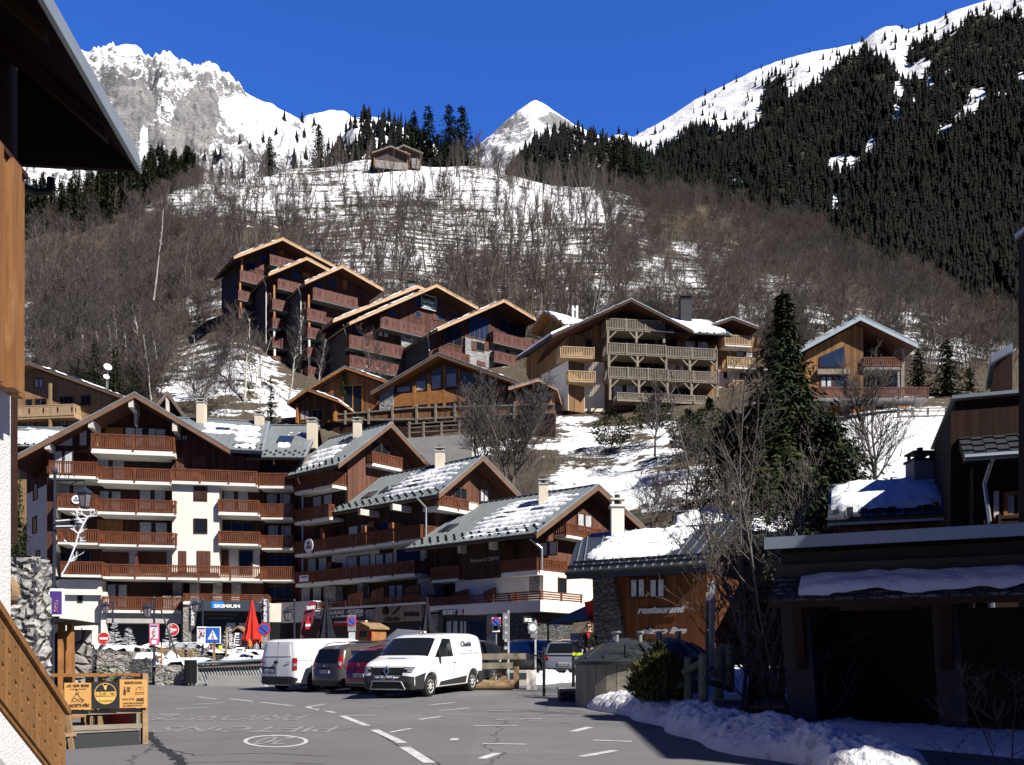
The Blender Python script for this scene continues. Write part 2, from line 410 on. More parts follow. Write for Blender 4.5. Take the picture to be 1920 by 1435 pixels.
def mountain(name,ridge,dr,db,vb,m,nu,nt_,rough,crag,paint=None,jag=2.0,seed=0.):
 """ridge line (u, v) at distance dr(u), foot row vb at distance db; a real slope with a far side"""
 u0,u1=ridge[0][0],ridge[-1][0]
 V=[];att=[];us=np.linspace(u0,u1,nu)
 ts=list(np.linspace(0,1,nt_))+[1.06,1.2,1.5]
 for t in ts:
  for u in us:
   vr=ridge_v(ridge,u)+jag*mnoise.fractal(Vector((u*.06,seed,0)),1.0,2.0,4)
   D1=dr(u);D0=db(u)
   z1=CH+(CY-vr)/FOC*D1;z0=CH+(CY-vb(u))/FOC*D0
   if t<=1:
    y=D0+(D1-D0)*t;z=z0+(z1-z0)*(t**1.12)
   else:
    y=D1+(D1-D0)*(t-1);z=z1-(z1-z0)*(t-1)*1.2
   x=(u-CX)/FOC*y
   q=Vector((x,y,z))*(1./rough)
   n1=mnoise.hetero_terrain(q+Vector((seed,0,0)),.9,2.1,6,.7)-.7
   n2=mnoise.ridged_multi_fractal(q*2.1+Vector((0,seed,3)),.8,2.1,6,1.,2.)-1.
   k=crag*(min(1,(1-t)*6+.03)if t<=1 else .0)
   dz=k*(n1*.6+n2*.4)
   V.append((x,y,z+dz))
   if paint:
    zz=z+dz
    att.append(paint(u,CY-(zz-CH)/y*FOC))
 n=len(us);Fq=[(i*n+j,i*n+j+1,(i+1)*n+j+1,(i+1)*n+j)for i in range(len(ts)-1)for j in range(n-1)]
 me=mesh_np(name,V,Fq,m,smooth=True)
 if paint:
  a=me.attributes.new('rock','FLOAT','POINT');a.data.foreach_set('value',np.array(att,dtype=np.float32))
 return tag(link(name,me),kind='structure'),V,us,ts
NT_ROCK=300
def rock_snow(name,sc,bias,rock_a=(.20,.19,.175),rock_b=(.40,.38,.34),slope_w=1.2,streak=(1,1,3),bump=1.):
 s=NT(name);p=s.pos()
 geo=s.n('ShaderNodeNewGeometry')
 nz=s.n('ShaderNodeSeparateXYZ',{0:geo.outputs['Normal']}).outputs[2]
 at=s.n('ShaderNodeAttribute',attribute_name='rock').outputs['Fac']
 f1=s.noise(s.scale(p,streak),sc,7,.7,.3);f2=s.noise(p,sc*5,6,.7);f3=s.noise(s.scale(p,streak),sc*16,4,.7)
 val=s.math('ADD',s.math('MULTIPLY',s.math('SUBTRACT',.72,nz),slope_w),s.math('MULTIPLY',s.math('SUBTRACT',f1,.5),1.6))
 val=s.math('ADD',val,s.math('MULTIPLY',s.math('SUBTRACT',f2,.5),1.5))
 val=s.math('ADD',val,s.math('MULTIPLY',s.math('SUBTRACT',f3,.5),1.9))
 val=s.math('ADD',val,at)
 r=s.ramp(val,bias,bias+.08)
 rk=s.mix(s.ramp(f2,.3,.7),rock_a,rock_b)
 rk=s.mix(s.ramp(f1,.4,.62,0,.6),rk,sh(rock_b,1.2))
 rk=s.mix(s.ramp(f3,.45,.7,0,.7),rk,sh(rock_a,.45))
 s.set(col=s.mix(r,(.88,.90,.95),rk),rough=.9,spec=.1)
 s.bump(s.math('ADD',f1,s.math('ADD',s.math('MULTIPLY',f2,.6),s.math('MULTIPLY',f3,.25))),bump,1.2/sc*.05)
 return s.m
def blob_paint(bl):
 def f(u,v):
  a=0.
  for(bu,bv,hw,hh,rot,k)in bl:
   c,q=math.cos(R(rot)),math.sin(R(rot))
   du,dv=u-bu,v-bv
   x=(du*c+dv*q)/hw;y=(-du*q+dv*c)/hh
   d=x*x+y*y
   if d<1:a+=k*(1-d)**.3
  return a
 return f
ROCKS=[(245,185,52,42,20,1.0),(205,160,40,20,-30,.5),(365,230,42,75,20,1.1),(330,270,60,40,0,.7),(270,240,30,60,0,.5),(300,130,40,12,30,.35),(440,165,90,10,22,.45),(420,250,50,50,0,.3),(200,230,60,50,0,.4),(190,120,120,60,20,.14),(300,200,120,90,20,.06),(480,230,80,30,25,-.5),(530,260,70,30,25,-.7),(270,265,10,30,0,-1.1)]
mountain('mountain_rocky',[(-450,150),(-200,60),(0,70),(140,92),(150,93),(165,98),(235,83),(246,84),(265,92),(276,117),(290,117),(304,108),(316,110),(345,138),(380,146),(430,158),(480,185),(510,197),(545,215),(590,245),(625,280),(660,320),(760,400)],lambda u:1700,lambda u:900,lambda u:700,rock_snow('rock_and_snow',.012,.56,(.085,.09,.10),(.33,.325,.325),slope_w=1.45),440,NT_ROCK,150.,70.,blob_paint(ROCKS),jag=3.)
mountain('mountain_snow_dome',[(480,330),(540,250),(575,225),(600,215),(625,212),(650,216),(668,230),(700,260),(760,330)],lambda u:2100,lambda u:1500,lambda u:380,rock_snow('dome_snow',.02,.62,(.08,.085,.09),(.3,.3,.3)),70,40,200.,40.,jag=1.)
mountain('mountain_pyramid',[(800,330),(860,296),(905,268),(930,245),(950,226),(972,208),(990,195),(1003,188),(1018,194),(1040,209),(1075,232),(1105,248),(1160,272),(1260,320)],lambda u:3200,lambda u:2300,lambda u:380,rock_snow('pyramid_rock',.016,.16,(.07,.075,.09),(.30,.30,.31)),150,80,330.,55.,blob_paint([(960,235,40,24,-35,.3),(1050,235,50,16,30,.5),(1000,205,30,16,0,-.6)]),jag=1.5)
RIDGE_R=[(1100,330),(1150,278),(1180,266),(1215,245),(1260,218),(1300,190),(1360,160),(1420,130),(1455,116),(1480,109),(1520,98),(1560,92),(1600,84),(1618,78),(1640,60),(1660,51),(1682,49),(1700,56),(1730,46),(1760,36),(1790,20),(1850,2),(1920,-28),(2100,-110),(2500,-250)]
dr_r=lambda u:1500-(u-1100)*.35
db_r=lambda u:430-(u-1100)*.08
vb_r=lambda u:760
K3=lambda x,y:(1160+x/2.517,y/2.517)
TL=[K3(*p)for p in((-60,760),(30,640),(60,690),(110,730),(170,740),(230,690),(330,600),(450,610),(560,610),(670,590),(690,400),(760,345),(800,450),(870,430),(950,380),(1040,290),(1100,260),(1170,232),(1240,270),(1290,330),(1340,330),(1390,215),(1480,190),(1560,165),(1620,130),(1650,70),(1760,60),(1800,90),(1913,70),(2400,40))]
GAPS=[(*K3(x,y),a/2.517,b/2.517)for x,y,a,b in((1390,340,75,40),(1440,300,40,20),(1320,440,24,60),(1310,540,20,60),(1390,500,14,40),(1060,775,90,40),(1190,700,24,60),(560,860,60,16),(1020,980,16,70),(1700,460,45,55),(1650,520,30,30),(1600,570,30,30),(1540,610,40,25),(1800,450,40,16),(1470,400,20,34),(1890,370,30,30),(1470,1050,24,12),(1240,610,12,12),(1555,345,16,18),(1770,1400,60,30))]
def wooded(u,v):
 t=float(np.interp(u,[a for a,_ in TL],[b for _,b in TL]))
 for(gu,gv,a,b)in GAPS:
  if((u-gu)/a)**2+((v-gv)/b)**2<1+.7*mnoise.noise(Vector((u*.09,v*.09,0))):return-1.
 return v-t
mtn_r,VR,usr,tsr=mountain('mountain_forested',RIDGE_R,dr_r,db_r,vb_r,rock_snow('forest_snow',.012,1.0,(.025,.026,.02),(.05,.05,.04),.4),300,220,260.,28.,lambda u,v:min(1.,max(0.,wooded(u,v)/8.))*2.2 if wooded(u,v)>0 else 0.,jag=1.,seed=4.)
RIDGE_L=[(600,330),(640,260),(665,222),(690,218),(715,222),(750,236),(800,262),(860,300),(920,340)]
hl,VL,usl,tsl=mountain('hill_wooded',RIDGE_L,lambda u:900,lambda u:420,lambda u:420,rock_snow('wooded_ground',.02,.55,(.03,.03,.025),(.06,.06,.05)),60,40,150.,10.,jag=1.,seed=9.)
RIDGE_C=[(940,350),(985,290),(1010,262),(1040,252),(1080,250),(1120,262),(1160,285),(1200,300),(1240,330),(1300,380)]
hc,VC,usc,tsc=mountain('hill_spruce_ridge',RIDGE_C,lambda u:800,lambda u:420,lambda u:420,rock_snow('ridge_ground',.02,-.3,(.03,.03,.025),(.06,.06,.05)),60,40,150.,10.,jag=1.,seed=12.)
g=MB();ys=list(np.linspace(-30,62,70))+[75,90,100];xs=list(np.linspace(-90,70,90))
for y in ys:
 for x in xs:g.v.append((x,y,road_z(y,x)))
for i in range(len(ys)-1):
 for j in range(len(xs)-1):
  k=i*len(xs)+j;g.f.append((k,k+1,k+len(xs)+1,k+len(xs)));g.m.append(0)
s=NT('asphalt');p=s.pos()
f=s.noise(p,.35,5,.6);f2=s.noise(p,60,3,.7)
c=s.mix(s.ramp(f,.3,.7),(.155,.153,.162),(.205,.20,.205))
c=s.mix(s.ramp(f2,.35,.75,0,.5),c,(.09,.09,.095))
c=s.mix(s.ramp(s.noise(s.scale(p,(.25,1.,1.)),.9,5,.7),.52,.75,0,.4),c,(.09,.09,.095))
pt_=s.n('ShaderNodeTexVoronoi',{'Vector':s.scale(p,(.11,.16,0.)),'Scale':1.},distance='CHEBYCHEV').outputs['Color'];c=s.mix(s.ramp(s.n('ShaderNodeSeparateColor',{0:pt_}).outputs[0],.6,.95,0,.22),c,(.10,.10,.105));c=s.mix(s.ramp(s.noise(s.scale(p,(.05,.9,1.)),1.3,4,.6),.55,.7,0,.25),c,(.26,.255,.25));c=s.mix(s.ramp(s.noise(p,1.9,3,.5),.66,.74,0,.45),c,(.07,.07,.075))
q=s.n('ShaderNodeVectorMath',{0:p,1:s.n('ShaderNodeTexNoise',{'Vector':p,'Scale':1.1,'Detail':5.}).outputs['Color']},operation='ADD').outputs[0]
e=s.n('ShaderNodeTexVoronoi',{'Vector':q,'Scale':.16},feature='DISTANCE_TO_EDGE').outputs['Distance']
c=s.mix(s.math('MULTIPLY',s.math('LESS_THAN',e,.0028),.6),c,(.022,.022,.024))
s.set(col=c,rough=.85,spec=.25);s.bump(f2,.25,.01)
M['asphalt']=s.m
structure('road',g,s.m,True)
def gable_roof(parent,G,ap,lf,rf,of,ob,top='metal_roof',under='soffit',fascia='fascia',th=.26,seam=.55,cap='metal_edge',gutters=True,guards=(0,1),vb=.34,cut=1.):
 """G: frame of the gable end; ap, lf, rf: (along, z) of ridge and eaves; of, ob: front and back offsets"""
 mb=MB();dv=Vector((0,0,-th))
 maps=[]
 for k,ft in enumerate((lf,rf)):
  A=G.W(ft[0],of,ft[1]);B=G.W(ap[0],of,ap[1]);C_=G.W(ap[0],ob,ap[1]);D=G.W(ft[0],ob,ft[1])
  nv=(B-A).cross(D-A).normalized()
  if nv.z<0:nv=-nv
  def mp(a,t,h=0.,A=A,B=B,D=D,nv=nv):
   return A+(B-A)*a+(D-A)*t+nv*h
  maps.append(mp)
  D0=D;D=A+(D-A)*cut
  q=[A,B,C_,D]if k==0 else[A,D,C_,B]
  mb.add(q,[(0,1,2,3)],0)
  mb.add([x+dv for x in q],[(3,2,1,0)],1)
  mb.add([A,A+dv,D+dv,D],[(0,1,2,3)],2)
  mb.add([D,D+dv,C_+dv,C_],[(0,1,2,3)],2)
  e=(B-A).normalized();n=G.n
  for o2 in(of,):
   a0=A+Vector((0,0,.02));b0=B+Vector((0,0,.02))
   mb.hexa([a0+Vector((0,0,-vb)),b0+Vector((0,0,-vb)),b0+Vector((0,0,-vb))+n*.07,a0+Vector((0,0,-vb))+n*.07,a0,b0,b0+n*.07,a0+n*.07],2)
   mb.hexa([a0-n*.12,b0-n*.12,b0+n*.1,a0+n*.1,a0-n*.12+Vector((0,0,.07)),b0-n*.12+Vector((0,0,.07)),b0+n*.1+Vector((0,0,.07)),a0+n*.1+Vector((0,0,.07))],3)
  L=(D0-A).length;ns=int(L/seam)if seam else 0
  for i in range(1,ns):
   t=i/ns
   mb.bar(mp(0. if cut==1 else max(0.,(t-cut)/(1-cut)),t,.03),mp(1.,t,.03),.035,.06,4)
  if gutters:
   mb.tube(mp(0,0,-.06)-(B-A).normalized()*.07,mp(0,cut,-.06)-(B-A).normalized()*.07,.09,.09,8,5)
  if k in guards:
   for row in range(3):
    na=int(L/.8)
    for i in range(na):
     t=(i+.5*(row%2)+.2)/na
     if t<min(.98,cut):
      w=.11/L
      a=.05+row*.055
      mb.bar(mp(a,t-w,.09),mp(a,t+w,.09),.05,.14,5)
 mb.bar(G.W(ap[0],of,ap[1]+.03),G.W(ap[0],ob,ap[1]+.03),.3,.06,3)
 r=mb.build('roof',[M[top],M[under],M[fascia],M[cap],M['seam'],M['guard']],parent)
 return r,maps
def snow_on(roof,mp,a0,a1,t0,t1,seed,cover=.5,th=.22,rows=0,nx=46,ny=36,name='snow_patch',ragged=1.):
 """lying snow with ragged edges on a roof slope (a: eave to ridge, t: along)"""
 V=[];H=[]
 for i in range(ny):
  for j in range(nx):
   a=a0+(a1-a0)*i/(ny-1);t=t0+(t1-t0)*j/(nx-1)
   p=mp(a,t)
   n=mnoise.fractal(Vector((p.x*.5+seed,p.y*.5,p.z*1.1)),1.,2.,4)*.5*ragged
   ed=min(i,ny-1-i)/(ny*.16);et=min(j,nx-1-j)/(nx*.16)
   n+=cover-max(0,1-ed)*.6-max(0,1-et)*.6
   if rows:
    n+=.42*math.sin(i/(ny-1)*math.pi*2*rows+mnoise.noise(Vector((t*7,seed,0))))-.1
   n+=.25*mnoise.noise(Vector((p.x*2.2,p.y*2.2,p.z*2.2+seed)))
   h=th*(1-math.exp(-max(0,n)*3.2))if n>0 else max(-.06,n*.3)
   H.append(h)
   V.append(mp(a,t,h+.01+.03*mnoise.noise(Vector((p.x*4,p.y*4,p.z*4)))))
 F=[]
 for i in range(ny-1):
  for j in range(nx-1):
   q=(i*nx+j,i*nx+j+1,(i+1)*nx+j+1,(i+1)*nx+j)
   if max(H[k]for k in q)>0:F.append(q)
 if not F:return None
 mb=MB();mb.add(V,F,0)
 o=mb.build(name,M['snow'],roof,smooth=True)
 return o
def rail(mb,p0,p1,z0,z1,style,ez=None):
 """a railing between two ground points (Vectors, z ignored), from z0 to z1"""
 p0=Vector((p0.x,p0.y,0));p1=Vector((p1.x,p1.y,0));d=p1-p0;L=d.length
 if L<.05:return
 t=d/L;n=Vector((t.y,-t.x,0))
 def bx(a,b,w0,w1,h0,h1,m=0):
  q=[p0+t*a+n*w0,p0+t*b+n*w0,p0+t*b+n*w1,p0+t*a+n*w1]
  mb.hexa([x+Vector((0,0,h0))for x in q]+[x+Vector((0,0,h1))for x in q],m)
 H=z1-z0
 if style=='plank':
  k=max(1,round(L/1.9))
  for i in range(k+1):
   a=i/k*L;bx(max(0,a-.05),min(L,a+.05),-.12,-.02,z0-.1,z1)
  for i in range(4):
   h=z0+H*(.06+.25*i);bx(0,L,-.02,.03,h,h+H*.15)
  return
 bx(0,L,-.06,.06,z1-.09,z1)
 if style=='baluster':
  bx(0,L,-.035,.035,z0+.02,z0+.11)
  bx(0,L,-.036,.036,z1-.2,z1-.15)
  k=max(1,int(L/.165));st=L/k
  for i in range(k):bx((i+.5)*st-.05,(i+.5)*st+.05,-.018,.018,z0+.02,z1-.05)
  kp=max(1,round(L/2.6))
  for i in range(kp+1):
   a=i/kp*L;bx(max(0,a-.055),min(L,a+.055),-.06,.05,z0-.15,z1-.02)
 elif style=='panel':
  bx(0,L,-.03,.03,z0-.05,z0+.14);bx(0,L,-.03,.03,z1-.28,z1-.05)
  k=max(1,int(L/.15));st=L/k
  for i in range(k):
   g=(i%11)in(4,5,6,7)
   w=st*(.3 if g else .48)
   bx((i+.5)*st-w,(i+.5)*st+w,-.02,.02,z0+.1,z1-.2)
  for i in range(0,k,11):
   a=(i+1.5)*st;bx(a-.1,a+.1,.021,.035,z0+H*.35,z0+H*.65,1);bx(a-.05,a+.05,.036,.04,z0+H*.2,z0+H*.8,1)
 elif style=='open':
  bx(0,L,-.03,.03,z0,z0+.1)
  k=max(1,int(L/.19));st=L/k
  for i in range(k):bx((i+.5)*st-.045,(i+.5)*st+.045,-.018,.018,z0,z1-.05)
  kp=max(1,round(L/2.7))
  for i in range(kp+1):
   a=i/kp*L;bx(max(0,a-.08),min(L,a+.08),-.07,.07,z0-.2,z1+.05,1)
def bal(parent,fr,c,x0,yt,x1,yb,ys,proj=1.4,style='baluster',rm='rail',sm='slab',off=0.,ends=(1,1),under=0.,post=None):
 s0,zt=fr.px(c(x0,yt),off);s1,_=fr.px(c(x1,yt),off);_,zb=fr.px(c(x0,yb),off);_,zs=fr.px(c(x0,ys),off)
 mb=MB();fr.box(mb,s0,s1,off-proj,off-.02,zs,max(zs+.12,zb-.03))
 if under:fr.box(mb,s0+.1,s1-.1,off-proj,off-.4,zs-under,zs)
 b=mb.build('balcony',M[sm],parent)
 r=MB()
 rail(r,fr.W(s0,off,0),fr.W(s1,off,0),zb,zt,style)
 if ends[0]:rail(r,fr.W(s0+.03,off-proj,0),fr.W(s0+.03,off-.07,0),zb,zt,style)
 if ends[1]:rail(r,fr.W(s1-.03,off-.07,0),fr.W(s1-.03,off-proj,0),zb,zt,style)
 r.build('railing',[M[rm],M['dark_wood']if style=='panel' else M[rm]],b)
 return b,(s0,s1,zs,zb,zt)
def win(parent,fr,c,x0,y0,x1,y1,off,pane='glass',nm=1,frame='winframe',fw=.07,name='window',depth=.06,nh=0):
 s0,z1=fr.px(c(x0,y0),off);s1,_=fr.px(c(x1,y0),off);_,z0=fr.px(c(x0,y1),off)
 return win_m(parent,fr,s0,s1,z0,z1,off,pane,nm,frame,fw,name,depth,nh)
def win_m(parent,fr,s0,s1,z0,z1,off,pane='glass',nm=1,frame='winframe',fw=.07,name='window',depth=.06,nh=0):
 if pane=='glass' and nm and random.random()<.4:pane='curtain'
 mb=MB();a,b=off+.005,off+depth
 fr.box(mb,s0,s0+fw,a,b,z0,z1);fr.box(mb,s1-fw,s1,a,b,z0,z1)
 fr.box(mb,s0+fw,s1-fw,a,b,z0,z0+fw);fr.box(mb,s0+fw,s1-fw,a,b,z1-fw,z1)
 for i in range(1,nm+1):
  m_=s0+(s1-s0)*i/(nm+1);fr.box(mb,m_-fw*.45,m_+fw*.45,a,b-.006,z0+fw,z1-fw)
 for i in range(1,nh+1):
  m_=z0+(z1-z0)*i/(nh+1);fr.box(mb,s0+fw,s1-fw,a,b-.009,m_-fw*.4,m_+fw*.4)
 w_=mb.build(name,M[frame],parent)
 p=MB();fr.box(p,s0+fw*.5,s1-fw*.5,a-.002,a+.018,z0+fw*.5,z1-fw*.5)
 if pane=='curtain':
  p.build('pane',M['glass'],w_)
  q=MB();n=max(6,int((s1-s0)/.12))
  for(u0,u1)in((s0+fw,s0+(s1-s0)*.42),(s0+(s1-s0)*.58,s1-fw)):
   k=max(3,int((u1-u0)/.1))
   for i in range(k):
    e0=u0+(u1-u0)*i/k;e1=u0+(u1-u0)*(i+1)/k
    o=a+.022+(.006 if i%2 else 0.)
    fr.box(q,e0,e1,a+.019,o,z0+fw*1.1,z1-fw*1.1)
  q.build('curtain',M['curtain'],w_)
 else:
  p.build('pane',M[pane],w_)
 return w_
def slab_part(parent,fr,c,name,m,x0,y0,x1,y1,o0,o1,label=None):
 s0,z1=fr.px(c(x0,y0),o1);s1,_=fr.px(c(x1,y0),o1);_,z0=fr.px(c(x0,y1),o1)
 mb=MB();fr.box(mb,s0,s1,o0,o1,z0,z1)
 o=mb.build(name,M[m]if isinstance(m,str)else m,parent)
 if label:o['label']=label
 return o
def door(parent,fr,c,x0,y0,x1,y1,off,m='shutter',name='door'):
 s0,z1=fr.px(c(x0,y0),off);s1,_=fr.px(c(x1,y0),off);_,z0=fr.px(c(x0,y1),off)
 mb=MB();fr.box(mb,s0,s1,off,off+.05,z0,z1)
 n=max(2,int((s1-s0)/.3))
 for i in range(n):
  a=s0+(s1-s0)*(i+.06)/n;b=s0+(s1-s0)*(i+.94)/n
  fr.box(mb,a,b,off+.05,off+.075,z0+.1,z1-.1)
 return mb.build(name,M[m],parent)
def chimney(roof,pos,w=.75,d=.75,h=1.8,m='cream',cap='concrete',name='chimney'):
 x,y,z=pos;mb=MB()
 mb.box((x-w/2,y-d/2,z-1.),(x+w/2,y+d/2,z+h),0)
 mb.box((x-w/2-.06,y-d/2-.06,z+h),(x+w/2+.06,y+d/2+.06,z+h+.09),1)
 for sx in(-1,1):
  for sy in(-1,1):mb.box((x+sx*w*.38-.05,y+sy*d*.38-.05,z+h+.09),(x+sx*w*.38+.05,y+sy*d*.38+.05,z+h+.3),1)
 mb.box((x-w/2-.04,y-d/2-.04,z+h+.3),(x+w/2+.04,y+d/2+.04,z+h+.37),1)
 mb.tube((x,y,z+h),(x,y,z+h+.55),.12,.12,8,2)
 return mb.build(name,[M[m],M[cap],M['dkgrey']],roof)
def skylight(roof,mp,a0,a1,t0,t1):
 mb=MB()
 def q(h,e=0.):return[mp(a0-e,t0-e,h),mp(a0-e,t1+e,h),mp(a1+e,t1+e,h),mp(a1+e,t0-e,h)]
 mb.hexa(q(-.02)+q(.1));f=mb.build('skylight',M['dkgrey'],roof)
 da,dt=(a1-a0)*.1,(t1-t0)*.1
 p=MB();p.hexa([mp(a0+da,t0+dt,.09),mp(a0+da,t1-dt,.09),mp(a1-da,t1-dt,.09),mp(a1-da,t0+dt,.09),mp(a0+da,t0+dt,.115),mp(a0+da,t1-dt,.115),mp(a1-da,t1-dt,.115),mp(a1-da,t0+dt,.115)])
 p.build('pane',M['glass_blue'],f);return f
def gable_wall(parent,fr,pts,o0,o1,m,name='wall'):
 mb=MB();fr.poly(mb,pts,o0,o1);return mb.build(name,M[m]if isinstance(m,str)else m,parent)
def boxpart(parent,fr,name,m,s0,s1,o0,o1,z0,z1,label=None):
 mb=MB();fr.box(mb,s0,s1,o0,o1,z0,z1)
 o=mb.build(name,M[m]if isinstance(m,str)else m,parent)
 if label:o['label']=label
 return o
def pipe(parent,pts,r=.05,m='steel',name='downpipe'):
 mb=MB();mb.path(pts,r,7);return mb.build(name,M[m],parent)
def at_roof(mp,a,t):return mp(a,t,0.)
FA=Frame(330,74.0,10.7)
M['bdA']=boards('dark_boards_gable',(.075,.032,.022),10.7,.2)
A=thing('apartment_house','big apartment house with a wide gable, rows of red-brown balconies and a white wall panel','apartment house',FA.W(-2,-4,1.6))
ap=FA.px(c1(755,290),.5);lf=FA.px(c1(55,663),.5);rf=FA.px(c1(1290,606),.5)
sR=FA.px(c1(1440,700))[0];sL=FA.px((96,900))[0]
roofA,mpA=gable_roof(A,FA,ap,lf,rf,.5,-13,guards=(),th=.3,vb=.42)
def zroof(s,d=.35):
 k=(s-lf[0])/(ap[0]-lf[0])if s<ap[0]else(rf[0]-s)/(rf[0]-ap[0])
 e=lf[1]if s<ap[0]else rf[1]
 return e+(ap[1]-e)*k-d
_,zL4=FA.px(c1(960,795));zg=1.5
zE=zroof(rf[0]-.4)
pts=[(sL,zg),(sR,zg),(sR,zE),(rf[0]-.4,zE),(ap[0],zroof(ap[0])),(sL,zroof(sL))]
gable_wall(A,FA,pts,-12.5,-2.6,'bdA')
sa,za=FA.px(c1(960,700),-1.2);sb,_=FA.px(c1(1230,700),-1.2)
gable_wall(A,FA,[(sa,zL4),(sR,zL4),(sR,zE),(rf[0]-.4,zE),(sa,zroof(sa))],-2.6,-1.3,'bdA','wall_boarding')
s0,_=FA.px(c1(505,600),-1.);s00,_=FA.px(c1(262,600),-1.)
gable_wall(A,FA,[(s00,FA.px(c1(300,590))[1]),(s0,FA.px(c1(505,590))[1]),(s0,zroof(s0)),(s00,zroof(s00))],-2.6,-1.1,'bdA','wall_boarding')
slab_part(A,FA,c1,'wall_boarding',M['bdA'],262,590,300,1240,-2.6,-1.1)
slab_part(A,FA,c1,'wall_panel','white',965,792,1228,1345,-2.6,-.5,'cream white rendered wall panel')
slab_part(A,FA,c1,'wall_panel','white',570,1150,965,1345,-2.6,-2.0)
slab_part(A,FA,c1,'wall_panel','white',1228,1155,1455,1345,-2.6,-2.0)
mb=MB();pA=FA.W(sL,-1.1,0);pB=Vector(P(50,1240,79.5));pB.z=0;pC=Vector(P(80,1240,88));pC.z=0;pD=FA.W(sL,-12,0)
zt=FA.px(c1(200,760))[1]
mb.prism([pA+Vector((0,0,zg)),pB+Vector((0,0,zg)),pC+Vector((0,0,zg)),pD+Vector((0,0,zg))],(0,0,zt-zg))
wl=mb.build('wall_side',M['white'],A)
mb=MB();mb.prism([pA+Vector((0,0,zt)),pB+Vector((0,0,zt)),pC+Vector((0,0,zt)),pD+Vector((0,0,zt))],(0,0,1.9))
mb.build('wall_side',M['bdA'],A)
th_l=math.degrees(math.atan2(pA.y-pB.y,pA.x-pB.x));FL=Frame(0,0,th_l,at=pB)
for(x0,y0,x1,y1)in((188,803,212,897),(184,988,208,1082),(204,1176,226,1232)):win(A,FL,c1,x0,y0,x1,y1,.0,'glass',0,'dark_wood')
BA=[(510,515,978,598,626,.0),(275,668,545,745,764,.35),(545,702,960,772,793,.0),(960,712,1440,778,798,.0),(320,852,540,930,945,.25),(540,880,985,950,968,.0),(1222,885,1452,952,973,.0),(320,1050,555,1122,1137,.25),(555,1065,988,1132,1148,.0),(1222,1063,1455,1128,1143,.0),(340,1232,575,1303,1320,.25),(575,1247,1465,1315,1331,.0)]
for(x0,yt,x1,yb,ys,o)in BA:bal(A,FA,c1,x0,yt,x1,yb,ys,2.6+o,'baluster','rail',off=o)
bal(A,FA,c2,572,355,1020,428,447,2.4,'baluster','rail',off=-.1)
for(x0,y0,x1,y1,pane,nm,off)in((555,835,680,950,'curtain',1,-2.55),(780,825,930,945,'glass',1,-2.55),(780,1010,940,1130,'glass',1,-2.55),(1250,830,1395,950,'curtain',1,-2.55),(1235,1005,1420,1125,'glass',2,-2.55),(540,640,700,770,'glass',1,-2.55),(760,640,950,770,'glass',2,-2.55),(700,480,930,590,'glass',3,-2.55),(330,800,470,920,'curtain',1,-2.55),(320,990,490,1120,'glass',2,-2.55),(340,1170,510,1300,'glass',2,-2.55),(300,610,410,740,'glass',1,-1.05)):
 win(A,FA,c1,x0,y0,x1,y1,off,pane,nm)
win(A,FA,c1,1085,993,1163,1077,-.49,'glass',0,'dark_wood')
door(A,FA,c1,1085,812,1162,895,-.49,'dark_wood','shutter')
for(x0,y0,x1,y1)in((1000,1175,1045,1300),(1103,1175,1180,1300)):door(A,FA,c1,x0,y0,x1,y1,-.49)
for(x0,y0,x1,y1)in((562,1180,722,1300),(770,1178,932,1300),(1235,1172,1282,1300)):door(A,FA,c1,x0,y0,x1,y1,-1.98,'rail','shutter')
for(x0,y0,x1,y1)in((985,650,1032,770),(1075,648,1150,770)):door(A,FA,c1,x0,y0,x1,y1,-1.28)
door(A,FA,c1,590,480,690,590,-2.55,'orange_wood','shutter');door(A,FA,c1,545,1000,690,1125,-2.55,'orange_wood','shutter')
win(A,FA,c1,1338,1172,1418,1310,-1.98,'glass',0)
for(x0,y0,x1,y1)in((985,520,1018,556),(1020,526,1050,556)):win(A,FA,c1,x0,y0,x1,y1,-1.28,'curtain',0)
for pts in([(300,588),(410,588),(410,528),(372,548)],[(446,590),(488,590),(488,484),(446,505)]):
 q=[FA.px(c1(*p),-1.08)for p in pts];mb=MB();FA.poly(mb,q,-1.09,-1.03);w_=mb.build('window',M['winframe'],A)
 ce=(sum(a for a,_ in q)/4,sum(b for _,b in q)/4);mb=MB();FA.poly(mb,[(ce[0]+(a-ce[0])*.88,ce[1]+(b-ce[1])*.88)for a,b in q],-1.03,-1.015);mb.build('pane',M['curtain'],w_)
for x in(757,985,1212):slab_part(A,FA,c1,'partition','shutter',x,1195,x+14,1300,-2.,-.6)
for(x,y)in((740,322),(515,436),(985,456),(272,556)):
 s0,z1=FA.px(c1(x,y),.3);mb=MB();FA.box(mb,s0-.25,s0+.12,-2.,.42,z1-.72,z1);mb.build('roof_beam',M['beam_white'],A)
 mb=MB();FA.poly(mb,[(s0-.2,z1-.73),(s0+.06,z1-.73),(s0-.02,z1-1.7),(s0-.16,z1-1.7)],-2.0,-1.3);mb.build('bracket',M['beam_white'],A)
W0=FA.W(rf[0]-1.2,0,0);GW=FA.side(sR+.5,-3.6)
eL=FA.px(c1(1285,606),.5);zEv=eL[1];zRd=FA.px(c1(1420,447),-6.)[1]
roofW,mpW=gable_roof(A,GW,(2.6,zRd),(-4.1,zEv),(9.2,zEv),.0,-8.6,guards=(0,),fascia='metal_edge',cut=max(.1,(sR+.5-rf[0]-.15)/8.6))
snow_on(roofW,mpW[0],.06,.9,.05,.3,3.1,.35,.16,rows=4);snow_on(roofW,mpW[0],.5,.92,.3,.62,3.6,.35,.16,rows=2)
skylight(roofW,mpW[0],.55,.74,.36,.5)
